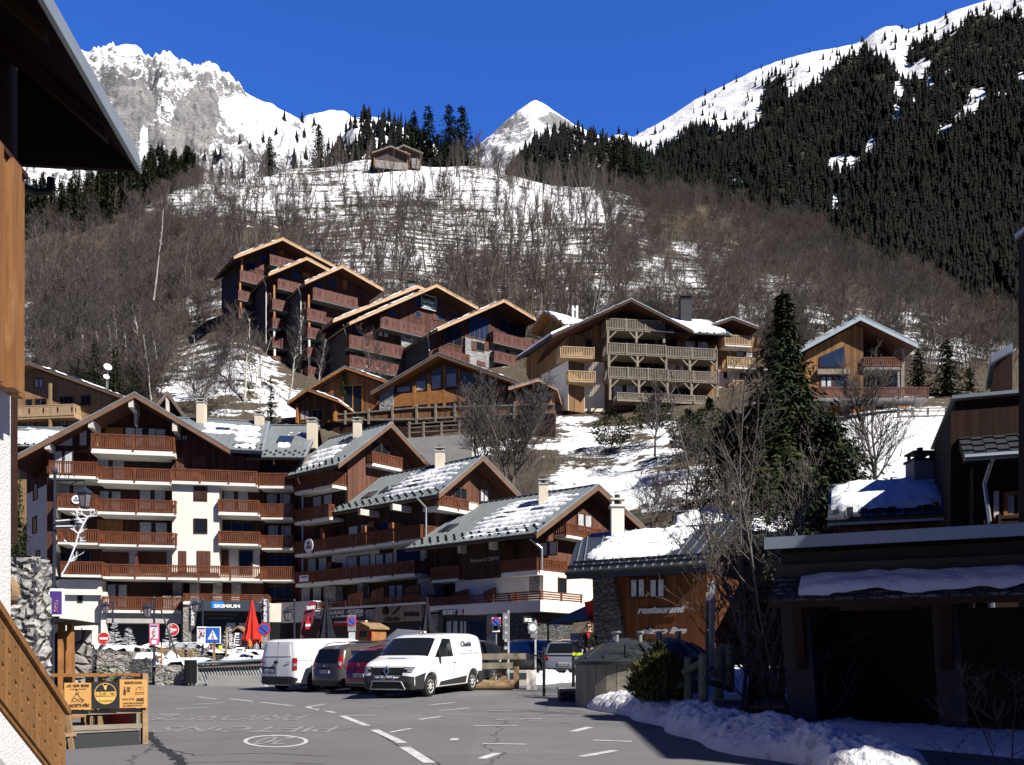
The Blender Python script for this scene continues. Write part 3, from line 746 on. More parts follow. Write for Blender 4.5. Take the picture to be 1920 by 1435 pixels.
gable_wall(A,FA,[(rf[0]-2,zg),(sR+.4,zg),(sR+.4,zEv-.2),(rf[0]-2,zEv-.2)],-12,-2.65,'bdA')
p_=mpW[0](.9,.66);chimney(roofW,p_,.7,.7,1.6)
snow_on(roofA,mpA[0],.45,.97,.03,.5,8.2,.55,rows=0)
chimney(roofA,mpA[0](.22,.32),.8,.8,1.3)
ab=FA.px(c1(938,287),-9);lb=FA.px(c1(720,345),-9);rb=FA.px(c1(1050,440),-9)
roofX,mpX=gable_roof(A,FA,ab,(2*ab[0]-rb[0],rb[1]),rb,-9,-16,guards=())
snow_on(roofX,mpX[0],.3,.98,.05,.8,1.2,.6)
boxpart(A,FA,'post','beam_white',ab[0]-.15,ab[0]+.15,-9.3,-9.05,ab[1]-3.6,ab[1]-.3)
gable_wall(A,FA,[(2*ab[0]-rb[0]+1,rb[1]-3),(rb[0]-1,rb[1]-3),(rb[0]-1,rb[1]),(ab[0],ab[1]-.6),(2*ab[0]-rb[0]+1,rb[1])],-15,-11.5,'bdA')
slab_part(A,FA,c2,'wall_panel','white',330,258,572,345,-3.4,-.55)
slab_part(A,FA,c2,'wall_panel','white',330,345,575,660,-3.4,-.98)
win(A,FA,c2,436,348,466,390,-.97,'glass',0,'dkgrey')
slab_part(A,FA,c2,'pillar','white',568,330,600,640,-1.2,-.6)
slab_part(A,FA,c2,'ceiling_panel','concrete',600,447,1030,505,-5.,-.5)
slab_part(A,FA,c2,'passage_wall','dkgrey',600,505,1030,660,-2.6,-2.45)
for(x0,y0,x1,y1)in((600,285,718,420),):win(A,FA,c2,x0,y0,x1,y1,-2.0,'curtain',1)
slab_part(A,FA,c2,'passage_wall',M['bdA'],600,262,1480,440,-2.6,-2.1)
for x in(915,972,1068,1197,1302):slab_part(A,FA,c2,'pillar','stone',x,262 if x>915 else 350,x+50,440,-2.2,-1.1)
slab_part(A,FA,c2,'pillar','stone',1020,385,1062,640,-1.,-.2)
for(x0,x1)in((800,910),(1120,1190),(1250,1300),(1355,1430)):door(A,FA,c2,x0,275,x1,430,-2.08,'dark_wood')
win(A,FA,c2,1090,290,1125,420,-2.08,'glass',0)
bt,_=bal(A,FA,c2,1030,337,1510,380,400,3.,'plank','rail',off=1.4)
slab_part(A,FA,c2,'shop_canopy','dkgrey',1108,385,1465,440,.9,2.1)
sg=slab_part(A,FA,c2,'shop_sign',plain('sign_anthracite',(.045,.055,.075),.4),1130,380,1455,436,2.1,2.16,'dark shop sign with a blue square and white letters')
sq=slab_part(A,FA,c2,'sign_square',plain('sign_blue',(.02,.20,.75),.4),1190,384,1257,422,2.16,2.19)
def ftext(par,fr,c,txt,x0,yb,x1,yt,off,m='letter',**k):
 s0,z0=fr.px(c(x0,yb),off);s1,_=fr.px(c(x1,yb),off);_,z1=fr.px(c(x0,yt),off)
 return text(txt,fr.W(s0,off,z0),fr.e,(0,0,1),z1-z0,M[m]if isinstance(m,str)else m,par,s1-s0,**k)
ftext(sg,FA,c2,'SKIMIUM',1203,418,1350,400,2.2,bold=.02)
slab_part(A,FA,c2,'shop_front','black',1075,440,1480,660,.4,.6)
ftext(A,FA,c2,'LOCATION SKI / SKI RENTAL',1145,460,1335,449,.63,'grey');ftext(A,FA,c2,'CONSIGNE GRATUITE',1168,483,1315,473,.63,'grey')
for(x0,x1)in((1150,1250),(1270,1400)):win(A,FA,c2,x0,500,x1,640,.6,'glass',1,'dkgrey')
for x in(1470,1030):slab_part(A,FA,c2,'pillar','stone',x,395,x+40,650,.2,1.2)
F2=Frame(480,76.2,2.)
A2=thing('link_house','narrow brown house with one stack of four balconies beside the big gable','apartment house',F2.W(1.5,-4,1.6))
sl_,_=F2.px(c1(1440,700));sr_,_=F2.px(c1(1660,700))
M['bd2']=boards('dark_boards_link',(.07,.030,.02),2,.2)
zev=F2.px(c1(1440,648),.6)[1];zrd=F2.px(c1(1430,468),-6)[1]
gable_wall(A2,F2,[(sl_,1.5),(sr_,1.5),(sr_,zev-.25),(sl_,zev-.25)],-9,-2.2,'bd2')
G2=F2.side(sr_+.6,-2.6)
roof2,mp2=gable_roof(A2,G2,(3.6,zrd),(-3.2,zev),(10,zev),.2,-4.6,guards=(0,))
skylight(roof2,mp2[0],.42,.62,.35,.62);snow_on(roof2,mp2[0],.28,.42,.35,.6,4.4,.3);snow_on(roof2,mp2[0],.66,.78,.1,.55,5.4,.2)
chimney(roof2,mp2[0](.75,1.03),.7,.7,1.5);chimney(roof2,mp2[0](.6,.02),.8,.8,1.3)
for(x0,yt,x1,yb,ys)in((1450,738,1643,806,824),(1460,910,1643,984,998),(1463,1088,1645,1155,1168),(1468,1262,1652,1333,1344)):bal(A2,F2,c1,x0,yt,x1,yb,ys,2.2)
for(x0,y0,x1,y1,pn)in((1480,690,1620,800,'glass_blue'),(1490,850,1630,970,'glass'),(1500,1030,1635,1150,'curtain'),(1500,1195,1640,1325,'glass'),(1490,1370,1640,1450,'glass')):win(A2,F2,c1,x0,y0,x1,y1,-2.15,pn,2)
slab_part(A2,F2,c2,'shop_front','white',1500,395,1700,500,-.6,.2);slab_part(A2,F2,c2,'shop_front','black',1500,500,1700,640,-.6,.15)
FB=Frame(560,76.0,-41)
def zl(c,x,y,off=0.):return FB.px(c(x,y),off)[1]
M['bdB']=boards('dark_boards_row',(.055,.027,.019),-41,.2)
M['bdG']=boards('dark_boards_ends',(.14,.062,.040),49,.2)
def row_house(name,label,s0,s1,anchor_s,ap_px,lf_px,rf_px,L,wall_z0=1.5,depth=9.5):
 T=thing(name,label,'apartment house',FB.W((s0+s1)/2,-5,1.6))
 G=FB.side(anchor_s,0)
 ap,lf,rf=G.px(ap_px),G.px(lf_px),G.px(rf_px)
 rf=(max(rf[0],2*ap[0]-lf[0]-1.),rf[1])
 roof,mp=gable_roof(T,G,ap,lf,rf,.0,-L,guards=(0,),th=.28,vb=.4,fascia='fascia')
 back=anchor_s-s1
 k=lambda s:(lf[1]+(ap[1]-lf[1])*(s-lf[0])/(ap[0]-lf[0])if s<ap[0]else rf[1]+(ap[1]-rf[1])*(rf[0]-s)/(rf[0]-ap[0]))-.36
 a0,a1=1.5,rf[0]-1.0
 gable_wall(T,G,[(a0,wall_z0),(a1,wall_z0),(a1,k(a1)),(ap[0],k(ap[0])),(a0,k(a0))],-L,-back,'bdG')
 return T,G,roof,mp,ap,lf,rf
B1,G1,roofB1,mpB1,ap1,lf1,rf1=row_house('corner_house','brown corner house with bay balconies and a metal roof, highest of the stepped row',0,4.6,5.9,c3(755,100),c3(460,330),c3(910,325),8.3)
B2,G2_,roofB2,mpB2,ap2,lf2,rf2=row_house('terrace_house','brown terrace house with one long snow-streaked metal roof, middle of the stepped row',4.6,14.8,16.2,c3(1270,285),c3(1022,497),c3(1480,505),12.6)
B3,G3,roofB3,mpB3,ap3,lf3,rf3=row_house('residence_house','brown house with a nameboard under its snowy eaves, lowest of the stepped row',14.8,25.6,26.8,c6(360,88),c3(1568,714),c6(640,345),12.2)
for T,a,b,z in((B1,.2,4.4,lf1[1]),(B2,4.7,14.7,lf2[1]),(B3,14.9,25.5,lf3[1])):
 gable_wall(T,FB,[(a,1.5),(b,1.5),(b,z+.3),(a,z+.3)],-6,-1.45,'bdB')
snow_on(roofB1,mpB1[0],.1,.7,.3,.85,11.3,.3,.14,rows=4);snow_on(roofB2,mpB2[0],.15,.95,.05,.62,12.8,.36,.15,rows=6,nx=110,ny=84)
snow_on(roofB3,mpB3[0],.05,.9,.05,.62,15.1,.42,.15,rows=8,nx=110,ny=90)
skylight(roofB1,mpB1[0],.62,.82,.34,.5)
for(a0,t0)in((.4,.34),(.36,.58),(.28,.72)):skylight(roofB2,mpB2[0],a0,a0+.17,t0,t0+.09)
for(a0,t0)in((.48,.2),(.62,.34),(.44,.42),(.3,.8)):skylight(roofB3,mpB3[0],a0,a0+.16,t0,t0+.09)
chimney(roofB1,mpB1[0](.8,.36),.66,.66,1.2);chimney(roofB2,mpB2[0](.93,.34),.75,.75,1.1);chimney(roofB3,mpB3[0](.72,.27),.64,.64,1.25)
for(x,y)in((590,590),(770,562)):
 s0,z1=FB.px(c3(x,y),.3);mb=MB();FB.box(mb,s0-.15,s0+.15,-1.4,.5,z1-.35,z1+.1);mb.build('roof_beam',M['beam_white'],B2)
for(x,y)in((1150,800),(1325,780)):
 s0,z1=FB.px(c3(x,y),.3);mb=MB();FB.box(mb,s0-.15,s0+.15,-1.4,.5,z1-.35,z1+.2);mb.build('roof_beam',M['beam_white'],B3)
def corner_bal(T,G,x0,yt,xc,yb,ys,xe,c=c3,st='baluster',rm='rail',off=0.,left_end=1,proj=1.45,endrail=1):
 s0,zt=FB.px(c(x0,yt),off);s1,_=FB.px(c(xc,yt),off);_,zb=FB.px(c(x0,yb),off);_,zs=FB.px(c(x0,ys),off)
 Ge=FB.side(s1,off);e1,_=Ge.px(c(xe,yt))
 mb=MB();FB.box(mb,s0,s1,off-max(proj,0),off-.02,zs,zb-.03)
 if e1>proj:FB.box(mb,s1-1.4,s1-.001,off-e1,off-proj,zs,zb-.03)
 b=mb.build('balcony',M['slab'],T);r=MB()
 rail(r,FB.W(s0,off,0),FB.W(s1,off,0),zb,zt,st)
 rail(r,FB.W(s1-.02,off-.08,0),FB.W(s1-.02,off-e1,0),zb,zt,st)
 if left_end:rail(r,FB.W(s0+.03,off-proj,0),FB.W(s0+.03,off-.07,0),zb,zt,st)
 r.build('railing',[M[rm],M[rm]],b);return b
corner_bal(B1,G1,215,410,425,485,503,525);corner_bal(B1,G1,214,588,410,655,672,440)
corner_bal(B2,G2_,215,770,925,835,852,1000);corner_bal(B2,G2_,220,940,890,1000,1020,970,left_end=0)
corner_bal(B3,G3,1372,872,1577,938,966,1745);bal(B3,FB,c3,980,912,1138,980,997,1.4)
def end_bal(T,s_c,x0,yt,xc,yb,ys,xe,blk=None,back=1.4):
 Ge=FB.side(s_c,0);e0,zt=Ge.px(c3(xc,yt));e1,_=Ge.px(c3(xe,yt));_,zb=Ge.px(c3(xc,yb));_,zs=Ge.px(c3(xc,ys))
 mb=MB();Ge.box(mb,e0,e1,-back,-.02,zs,zb-.03);b=mb.build('balcony',M['slab'],T);r=MB()
 rail(r,Ge.W(e0,0,0),Ge.W(e1,0,0),zb,zt,'baluster');rail(r,Ge.W(e0+.03,-back,0),Ge.W(e0+.03,-.07,0),zb,zt,'baluster')
 r.build('railing',[M['rail'],M['rail']],b);return Ge,e0,e1,zs,zb,zt
end_bal(B1,5.4,570,258,650,320,338,820,back=2.)
Ge,e0,e1,zs,zb,zt=end_bal(B2,16.0,1010,500,1020,560,583,1243,back=1.6)
boxpart(B2,Ge,'parapet_block','white',e1-1.0,e1+.05,-1.6,.03,zs-.05,zt)
end_bal(B3,26.6,1690,658,1735,722,740,1935,back=2.2)
for(T,x0,y0,x1,y1,pn,nm)in((B1,330,340,440,470,'curtain',1),(B1,320,515,430,640,'curtain',1),(B2,520,680,640,800,'curtain',1),(B2,690,655,745,790,'glass',0),(B2,290,860,400,990,'glass',1),(B2,510,850,640,970,'glass',1),(B2,670,835,770,960,'curtain',1),(B2,790,810,920,950,'glass',1),(B3,1590,770,1690,850,'curtain',1)):
 win(T,FB,c3,x0,y0,x1,y1,-1.42,pn,nm)
for(T,x0,y0,x1,y1)in((B2,635,655,665,790),(B2,400,700,440,800)):door(T,FB,c3,x0,y0,x1,y1,-1.43,'orange_wood','shutter')
slab_part(B2,FB,c3,'wall_panel','white',425,838,690,1000,-1.5,-1.435)
slab_part(B2,FB,c3,'wall_panel','cream',770,790,945,960,-1.5,-1.437)
for(T,x0,y0,x1,y1)in((B2,360,690,375,800),(B2,590,680,612,780),(B2,743,660,765,770),(B2,400,880,418,990)):slab_part(T,FB,c3,'partition','orange_wood' if x0>500 else 'rail',x0,y0,x1,y1,-1.4,-.2)
slab_part(B3,FB,c3,'wall_boarding',M['bdB'],1140,790,1370,975,-1.4,-.1)
M['gold']=plain('pale_letters',(.50,.46,.38),.5)
ftext(B3,FB,c3,'Résidence LE CENTRE',1203,882,1360,862,-.06,'gold')
for(T,G,x0,y0,x1,y1,off,pn)in((B1,G1,660,205,745,300,-1.25,'glass'),(B2,G2_,1110,455,1180,560,-1.35,'glass'),(B2,G2_,1255,465,1300,540,-1.35,'curtain'),(B3,G3,1800,600,1880,700,-1.15,'curtain')):
 win(T,G,c3,x0,y0,x1,y1,off,pn,1)
GW3=FB.side(25.8,0)
s0,z1=GW3.px(c3(1585,945));s1,_=GW3.px(c3(1885,945));
boxpart(B3,GW3,'wall_panel','white',.6,s1+1.2,-8,.1,1.5,z1)
win(B3,GW3,c3,1690,965,1738,1052,.1,'glass',0,'dark_wood')
pipe(B2,[FB.W(14.9,.5,lf2[1]-.2),FB.W(15.1,-.3,lf2[1]-.9),FB.W(15.1,-.3,lf2[1]-4.6)],.07);pipe(B3,[FB.W(25.6,.4,lf3[1]-.2),FB.W(26.1,-.2,lf3[1]-.8),FB.W(26.1,-.2,lf3[1]-2.2)],.07)
pipe(B1,[FB.W(.3,.3,lf1[1]-.3),FB.W(0.,-.4,lf1[1]-1.2),FB.W(0.,-.4,5)],.07)
zt_=FB.px(c3(830,1075),1.2)[1]
for(T,x0,x1,yt,yb,ys)in((B2,330,960,1103,1138,1150),(B3,965,1420,1080,1125,1150)):
 bal(T,FB,c3,x0,yt,x1,yb,ys,2.8,'plank','rail_dark',off=1.3)
for(T,x0,y0,x1,y1,o)in((B2,380,1020,445,1110,-.6),(B2,570,1000,600,1100,-.9),(B3,1530,960,1590,1060,-.6),(B3,1330,965,1370,1060,-.9)):slab_part(T,FB,c3,'pillar','stone',x0,y0,x1,y1,-1.4,o)
q0=[FB.px(c3(*p),-.3)for p in((890,1100),(1010,1100),(985,965),(905,975))];mb=MB();FB.poly(mb,q0,-1.4,-.3);mb.build('buttress',M['stone'],B2)
for(x0,y0,x1,y1)in((515,1040,600,1095),(645,1020,715,1080),(830,1000,915,1090),(1095,1030,1180,1080),(1275,1020,1340,1065)):
 pl=[FB.px(c3(*p),-.2)for p in((x0,y1+25),(x1,y1+15),(x1,y0),(x0,y0+25))];mb=MB();FB.poly(mb,pl,-.3,-.2);mb.build('partition',M['rail'],B2 if x0<960 else B3)
for(x0,x1,pn)in((255,370,'glass'),(445,510,'glass'),(605,640,'curtain'),(745,825,'glass')):win(B2,FB,c3,x0,1010,x1,1110,-1.42,pn,1)
for(x0,x1)in((1010,1090),(1200,1320),(1400,1500)):win(B3,FB,c3,x0,985,x1,1090,-1.42,'glass',1)
def shopfront(T,x0,x1,ytop,m,c=d6,y1=340,o=(-1.,.9)):return slab_part(T,FB,c,'shop_front',m,x0,ytop,x1,y1,*o)
shopfront(B2,30,262,155,'white',y1=268);shopfront(B2,30,262,268,'black',y1=380,o=(-1.,.6))
shopfront(B2,262,555,240,plain('shop_interior',(.06,.018,.014),.6),y1=380)
sgn=slab_part(B2,FB,d6,'shop_sign','black',262,200,553,258,.3,1.0,'black restaurant sign with white lettering')
ftext(sgn,FB,d6,'BAR RESTAURANT - PIZZERIA',266,223,545,203,1.03,bold=.015);ftext(sgn,FB,d6,'CREPERIE la Basilline GLACES',272,240,540,227,1.03,shear=.2,bold=.01)
slab_part(B2,FB,d6,'awning',plain('awning_white',(.7,.62,.58),.8),380,258,555,266,.9,1.7)
slab_part(B2,FB,d6,'awning','red',375,266,555,279,.9,1.72)
slab_part(B2,FB,d6,'pillar','stone',556,190,612,330,-1.,1.1)
M['grey_boards']=boards('grey_sign_boards',(.34,.27,.20),-41,.22,var=.2)
sgn=slab_part(B2,FB,d6,'shop_sign',M['grey_boards'],612,160,872,262,.5,1.15,'grey plank shop sign')
ftext(sgn,FB,d6,'Glacier',658,256,752,232,1.19,'dark_wood',shear=.2,bold=.02)
mb=MB();s0,z0=FB.px(d6(672,222),1.17);mb.lathe(FB.W(s0,1.17,z0),[(.02,0),(.28,.1),(.3,.45),(.1,.6),(.1,.9),(.03,1.)],10);mb.build('emblem',M['dark_wood'],sgn)
mb=MB();a0,b0=FB.px(d6(712,216),1.2);a1,b1=FB.px(d6(752,176),1.2);mb.bar(FB.W(a0,1.2,b0),FB.W(a1,1.2,b1),.28,.06);mb.build('emblem',M['dark_wood'],sgn)
mb=MB()
for dx in(770,800,830):FB.box(mb,FB.px(d6(dx,0),1.2)[0],FB.px(d6(dx+26,0),1.2)[0],1.16,1.2,FB.px(d6(dx,228),1.2)[1],FB.px(d6(dx,205),1.2)[1])
mb.build('emblem',M['dark_wood'],sgn)
shopfront(B2,612,875,262,'black',y1=380,o=(-1.,.6));shopfront(B2,875,965,185,'white',y1=205,o=(-1.,.8));shopfront(B2,875,965,215,'black',y1=380,o=(-1.,.5))
slab_part(B2,FB,d6,'pillar','stone',930,215,962,380,-1.,1.1)
sgn=slab_part(B3,FB,d6,'shop_sign',plain('sign_black',(.02,.012,.014),.4),972,172,1125,232,.6,1.25,'black ski shop sign with white letters and a red emblem')
ftext(sgn,FB,d6,'SKISET',990,218,1066,196,1.28,bold=.03)
sq=slab_part(sgn,FB,d6,'sign_square','red',1072,178,1118,222,1.25,1.27);ftext(sgn,FB,d6,'SK',1074,218,1108,186,1.3,bold=.02)
sgn=slab_part(B3,FB,d6,'shop_sign',plain('sign_lilac',(.45,.47,.55),.5),1125,162,1220,222,.6,1.1,'pale framed shop sign with small print')
ftext(sgn,FB,d6,'ESPACE',1135,190,1178,180,1.13,'grey');ftext(sgn,FB,d6,'Montagne',1135,208,1186,195,1.13,'navy');slab_part(sgn,FB,d6,'emblem','navy',1190,188,1206,206,1.1,1.13)
shopfront(B3,965,1240,232,'dkgrey',y1=400,o=(-1.,.6))
for(x0,x1)in((1010,1080),(1085,1130),(1140,1225)):win(B3,FB,d6,x0,250,x1,395,.6,'glass',1,'dkgrey')
slab_part(B3,FB,d6,'pillar','stone_grey',1238,185,1295,395,-.6,1.2)
GT=FB.side(27.2,0);tz0,tz1=GT.px(d6(1600,195))[1],GT.px(d6(1600,140))[1];zrt=GT.px(d6(1600,95))[1];te=GT.px(d6(1778,100))[0]
mb=MB();FB.box(mb,20.5,27.2,-te,1.3,tz0-.1,tz1);tb=mb.build('balcony',M['white'],B3);r=MB()
rail(r,FB.W(21.,1.28,0),FB.W(27.18,1.28,0),tz1+.02,zrt+.1,'plank');rail(r,FB.W(27.16,1.2,0),FB.W(27.16,-te,0),tz1+.02,zrt+.1,'plank');r.build('railing',[M['rail'],M['rail']],tb)
GS=FB.side(26.6,0);boxpart(B3,GS,'shop_front','stone_dark',-1.,te,-3.,-.2,1.2,tz0-.1)
sgn=slab_part(B3,GS,d6,'shop_sign','black',1440,225,1545,268,-.2,-.12,'small black ski shop sign in the shade');ftext(sgn,GS,d6,'SKISET',1450,256,1515,238,-.1,'letter',bold=.02);ftext(sgn,GS,d6,'SK',1522,256,1542,238,-.1,'red',bold=.02)
def disc_sign(label,fr,c,x,y,r_px,off):
 s0,z0=fr.px(c(x,y),off);s1,_=fr.px(c(x+r_px,y),off);r_=s1-s0
 t=thing('round_sign',label,'sign',fr.W(s0,off,z0));mb=MB();a=fr.W(s0,off,z0);mb.tube(a,a+fr.n*.05,r_,r_,24);mb.build('board',M['letter'],t)
 mb=MB();a=fr.W(s0,off+.05,z0+r_*.35);mb.tube(a,a+fr.n*.01,r_*.25,r_*.25,12)
 for k in(-.05,-.3):fr.box(mb,s0-r_*.6,s0+r_*.6,off+.05,off+.062,z0+r_*(k-.12),z0+r_*(k+.05))
 mb.build('print',M['navy'],t)
disc_sign('round white sign on the balcony behind the black lantern',FA,c1,428,888,26,.32)
disc_sign('round white sign on the corner balcony above the restaurant',FB,c3,297,788,24,.1)
t=thing('notice_board','small white board hung on a balcony above the restaurant','sign',FB.W(*[FB.px(c3(268,970))[0],.1,FB.px(c3(268,970))[1]]));slab_part(t,FB,c3,'board','letter',243,955,292,990,.05,.1);slab_part(t,FB,c3,'print','navy',250,962,285,968,.1,.12)
M['bdT']=boards('brown_boards_residence',(.095,.042,.030),35,.22)
M['bdT_side']=M['stone_dark']
M['roof_old']=mat('weathered_roof',(.13,.12,.115),.8,var=.25,vs=1.5)
M['under_grey']=mat('balcony_soffit',(.20,.19,.185),.85,var=.1)
def tower(label,u,Y,th,ap,lf,rf,bals,base_v,left_u,depth=9,of=1.0,ob=-8.,top_wall='bdT',snow=1,name='chalet_tower',c=c4,fas='fascia_pale',rm='rail_red',wall_off=-1.5,proj=1.5,st='panel',under='soffit'):
 Fr=Frame(u,Y,th);T=thing(name,label,'chalet',Fr.W(3,-4,CH+(CY-base_v)/FOC*Y))
 a,l,r=Fr.px(c(*ap),of),Fr.px(c(*lf),of),Fr.px(c(*rf),of)
 roof,mp=gable_roof(T,Fr,a,l,r,of,ob,top='roof_old',fascia=fas,under=under,seam=0,guards=(),th=.3,vb=.38,cap='fascia_pale' if fas=='fascia_pale' else 'metal_edge')
 if snow:
  for k in(0,1):snow_on(roof,mp[k],.03,1.0,-.01,.35,3.+u*.1+k,.55,.28,nx=18,ny=50,ragged=1.6)
 z0=CH+(CY-base_v)/FOC*Y
 sl=Fr.px((left_u,700),wall_off)[0];sr=r[0]-.9
 kk=lambda s:(l[1]+(a[1]-l[1])*(s-l[0])/(a[0]-l[0])if s<a[0]else r[1]+(a[1]-r[1])*(r[0]-s)/(r[0]-a[0]))-.4
 gable_wall(T,Fr,[(sl,z0),(sr,z0),(sr,kk(sr)),(a[0],kk(a[0])),(sl,kk(sl))],-depth,wall_off,top_wall)
 boxpart(T,Fr,'wall_side','bdT_side',sl-.06,sl-.002,-depth+.1,wall_off-.1,z0,kk(sl)-.05)
 for q in bals:
  x0,yt,x1,yb=q[:4]
  s0=Fr.px(c(x0,yt))[0];s1=Fr.px(c(x1,yt))[0]
  b,(s0,s1,zs,zb,zt)=bal(T,Fr,c,x0,yt,x1,yb,yb+8,proj,st,rm,'under_grey')
  if len(q)>4 and q[4]:
   pb=boxpart(T,Fr,'post',q[4],s0+.25,s0+.5,-.5,-.25,zt,zt+2.0)
 return T,Fr,roof,mp,(sl,sr,z0,kk)
T1,f1,r1,m1,w1=tower('tall brown tower chalet at the upper left end of the stepped residence',450,130,35,(390,50),(115,155),(685,207),[(318,140,462,190),(150,228,305,280,'orange_wood'),(140,340,222,388,'orange_wood'),(143,443,190,490,'orange_wood'),(145,545,225,600,'under_grey')],690,446)
T2,f2,r2,m2,w2=tower('second tower chalet of the stepped residence, narrow, five red balconies on its left corner',516,127,35,(525,160),(310,250),(655,228),[(362,275,500,325),(332,388,422,440,'orange_wood'),(333,495,382,545,'orange_wood'),(333,603,420,652,'white'),(335,710,420,760,'white')],740,500)
T3,f3,r3,m3,w3=tower('third tower chalet of the stepped residence with a wide balcony under its gable',580,124,35,(725,205),(515,297),(955,337),[(560,325,812,385),(527,443,635,500,'orange_wood'),(530,548,620,600,'orange_wood'),(530,660,625,710,'white'),(532,770,640,820,'white')],760,565)
T4,f4,r4,m4,w4=tower('broad chalet of the stepped residence carrying the green nameboard',655,120,35,(1255,312),(765,525),(1490,442),[(940,485,1195,545),(765,592,1075,658),(767,705,1078,768)],760,650,depth=11,ob=-11)
T5,f5,r5,m5,w5=tower('right-hand chalet of the stepped residence with a stone pier and a tall grid window',810,118,35,(1635,397),(1260,560),(1820,507),[(1575,572,1835,630),(1268,668,1442,722),(1580,682,1735,735)],770,805,depth=11,ob=-11)
aa,ll,rr=f4.px(c4(1150,318),-2.),f4.px(c4(672,512),-2.),f4.px(c4(1300,388),-2.)
rb_,mb_=gable_roof(T4,f4,aa,ll,rr,-2.,-10,top='roof_old',fascia='fascia_pale',seam=0,guards=(),th=.3,vb=.38,cap='fascia_pale');snow_on(rb_,mb_[0],.03,1.,-.01,.3,5.5,.55,.28,nx=16,ny=50,ragged=1.6)
def wn(T,Fr,rects,off=-1.48,c=c4,frame='winframe'):
 for r_ in rects:
  x0,y0,x1,y1=r_[:4];win(T,Fr,c,x0,y0,x1,y1,off,r_[4]if len(r_)>4 else 'glass_blue',r_[5]if len(r_)>5 else 0,frame,.1)
def shs(T,Fr,rects,off=-1.47,c=c4):
 for(x0,y0,x1,y1,m)in rects:door(T,Fr,c,x0,y0,x1,y1,off,m,'shutter')
wn(T1,f1,[(253,135,305,180),(315,112,362,140),(395,120,420,142),(180,180,240,228,'glass'),(165,300,215,340,'glass'),(165,400,200,445,'glass'),(165,505,215,545,'glass')]);shs(T1,f1,[(368,115,398,142,'shutter_o'),(258,190,300,230,'rail_red')])
wn(T2,f2,[(362,245,418,275),(443,215,492,275),(350,345,415,390,'glass'),(350,450,400,497,'glass'),(350,560,410,605,'glass'),(350,665,415,710,'glass')]);shs(T2,f2,[(500,240,545,275,'shutter_o')])
wn(T3,f3,[(560,290,615,325),(643,265,692,325,'glass_blue',1),(753,285,775,335),(706,412,730,450),(545,400,620,445,'glass'),(545,505,610,550,'glass'),(545,615,610,662,'glass'),(545,725,620,772,'glass')]);shs(T3,f3,[(724,280,752,332,'shutter_o'),(738,410,766,450,'shutter_o')])
wn(T4,f4,[(1132,385,1165,432),(1258,385,1285,440),(990,445,1030,487),(1132,458,1168,495),(1258,468,1296,510),(1340,470,1395,498),(925,568,985,600,'glass',1),(935,675,985,712,'glass',1),(940,790,985,825,'curtain',1),(800,560,850,600,'glass'),(800,670,850,705,'glass')])
shs(T4,f4,[(1232,460,1256,508,'shutter'),(1300,465,1326,512,'shutter'),(860,540,895,598,'rail_red'),(905,675,934,712,'shutter'),(986,678,1015,712,'shutter'),(908,790,938,822,'shutter'),(988,793,1015,825,'shutter')])
slab_part(T4,f4,c4,'wall_panel','cream',850,655,1075,830,-1.5,-1.45)
slab_part(T4,f4,c4,'wall_pier','stone_grey',1058,550,1205,830,-1.5,-.9);wn(T4,f4,[(1110,558,1140,608,'glass'),(1116,672,1144,722,'glass')],-.88);shs(T4,f4,[(1080,560,1110,608,'shutter'),(1086,672,1116,722,'shutter_o')],-.88)
wn(T5,f5,[(1438,475,1552,605,'glass_blue',3),(1300,530,1400,640,'glass',1),(1590,640,1720,690,'glass',1),(1600,500,1760,575,'glass',2)])
slab_part(T5,f5,c4,'wall_pier','stone_grey',1418,606,1585,770,-1.5,-.9);wn(T5,f5,[(1477,630,1526,682,'glass')],-.88);shs(T5,f5,[(1452,628,1477,680,'shutter'),(1527,630,1553,682,'shutter'),(1482,738,1530,764,'rail_red')],-.88)
sgn=slab_part(T4,f4,c4,'nameboard','green_sign',1170,384,1253,441,-1.4,-1.1,'green nameboard with white lettering')
ftext(sgn,f4,c4,'La Tour',1182,410,1242,392,-1.07,bold=.02);ftext(sgn,f4,c4,'du Merle',1178,434,1246,418,-1.07,bold=.02)
s0,z0=f4.px(c4(1170,441),-1.09);s1,z1=f4.px(c4(1253,384),-1.09);mb=MB()
for(a,b,q,w_)in((s0,s1,z0,z0+.06),(s0,s1,z1-.06,z1)):f4.box(mb,a,b,-1.1,-1.07,q,w_)
for(a,b)in((s0,s0+.06),(s1-.06,s1)):f4.box(mb,a,b,-1.1,-1.072,z0+.06,z1-.06)
mb.build('border',M['letter'],sgn)
chimney(r4,m4[0](.93,.45),.9,.9,2.2,'grey','dkgrey');chimney(r4,m4[1](.3,.5),.9,.9,2.4,'grey','dkgrey');chimney(r1,m1[1](.25,.2),.9,.9,1.6,'grey','dkgrey')
for(fr,T,w_)in((f2,T2,w2),(f3,T3,w3),(f4,T4,w4),(f5,T5,w5)):
 s_,zz=w_[0]-.2,w_[3](w_[0]);pipe(T,[fr.W(s_-.7,-.6,zz+.1),fr.W(s_,-1.2,zz-.9),fr.W(s_,-1.2,zz-(9 if fr in(f2,f3)else 2))],.08)
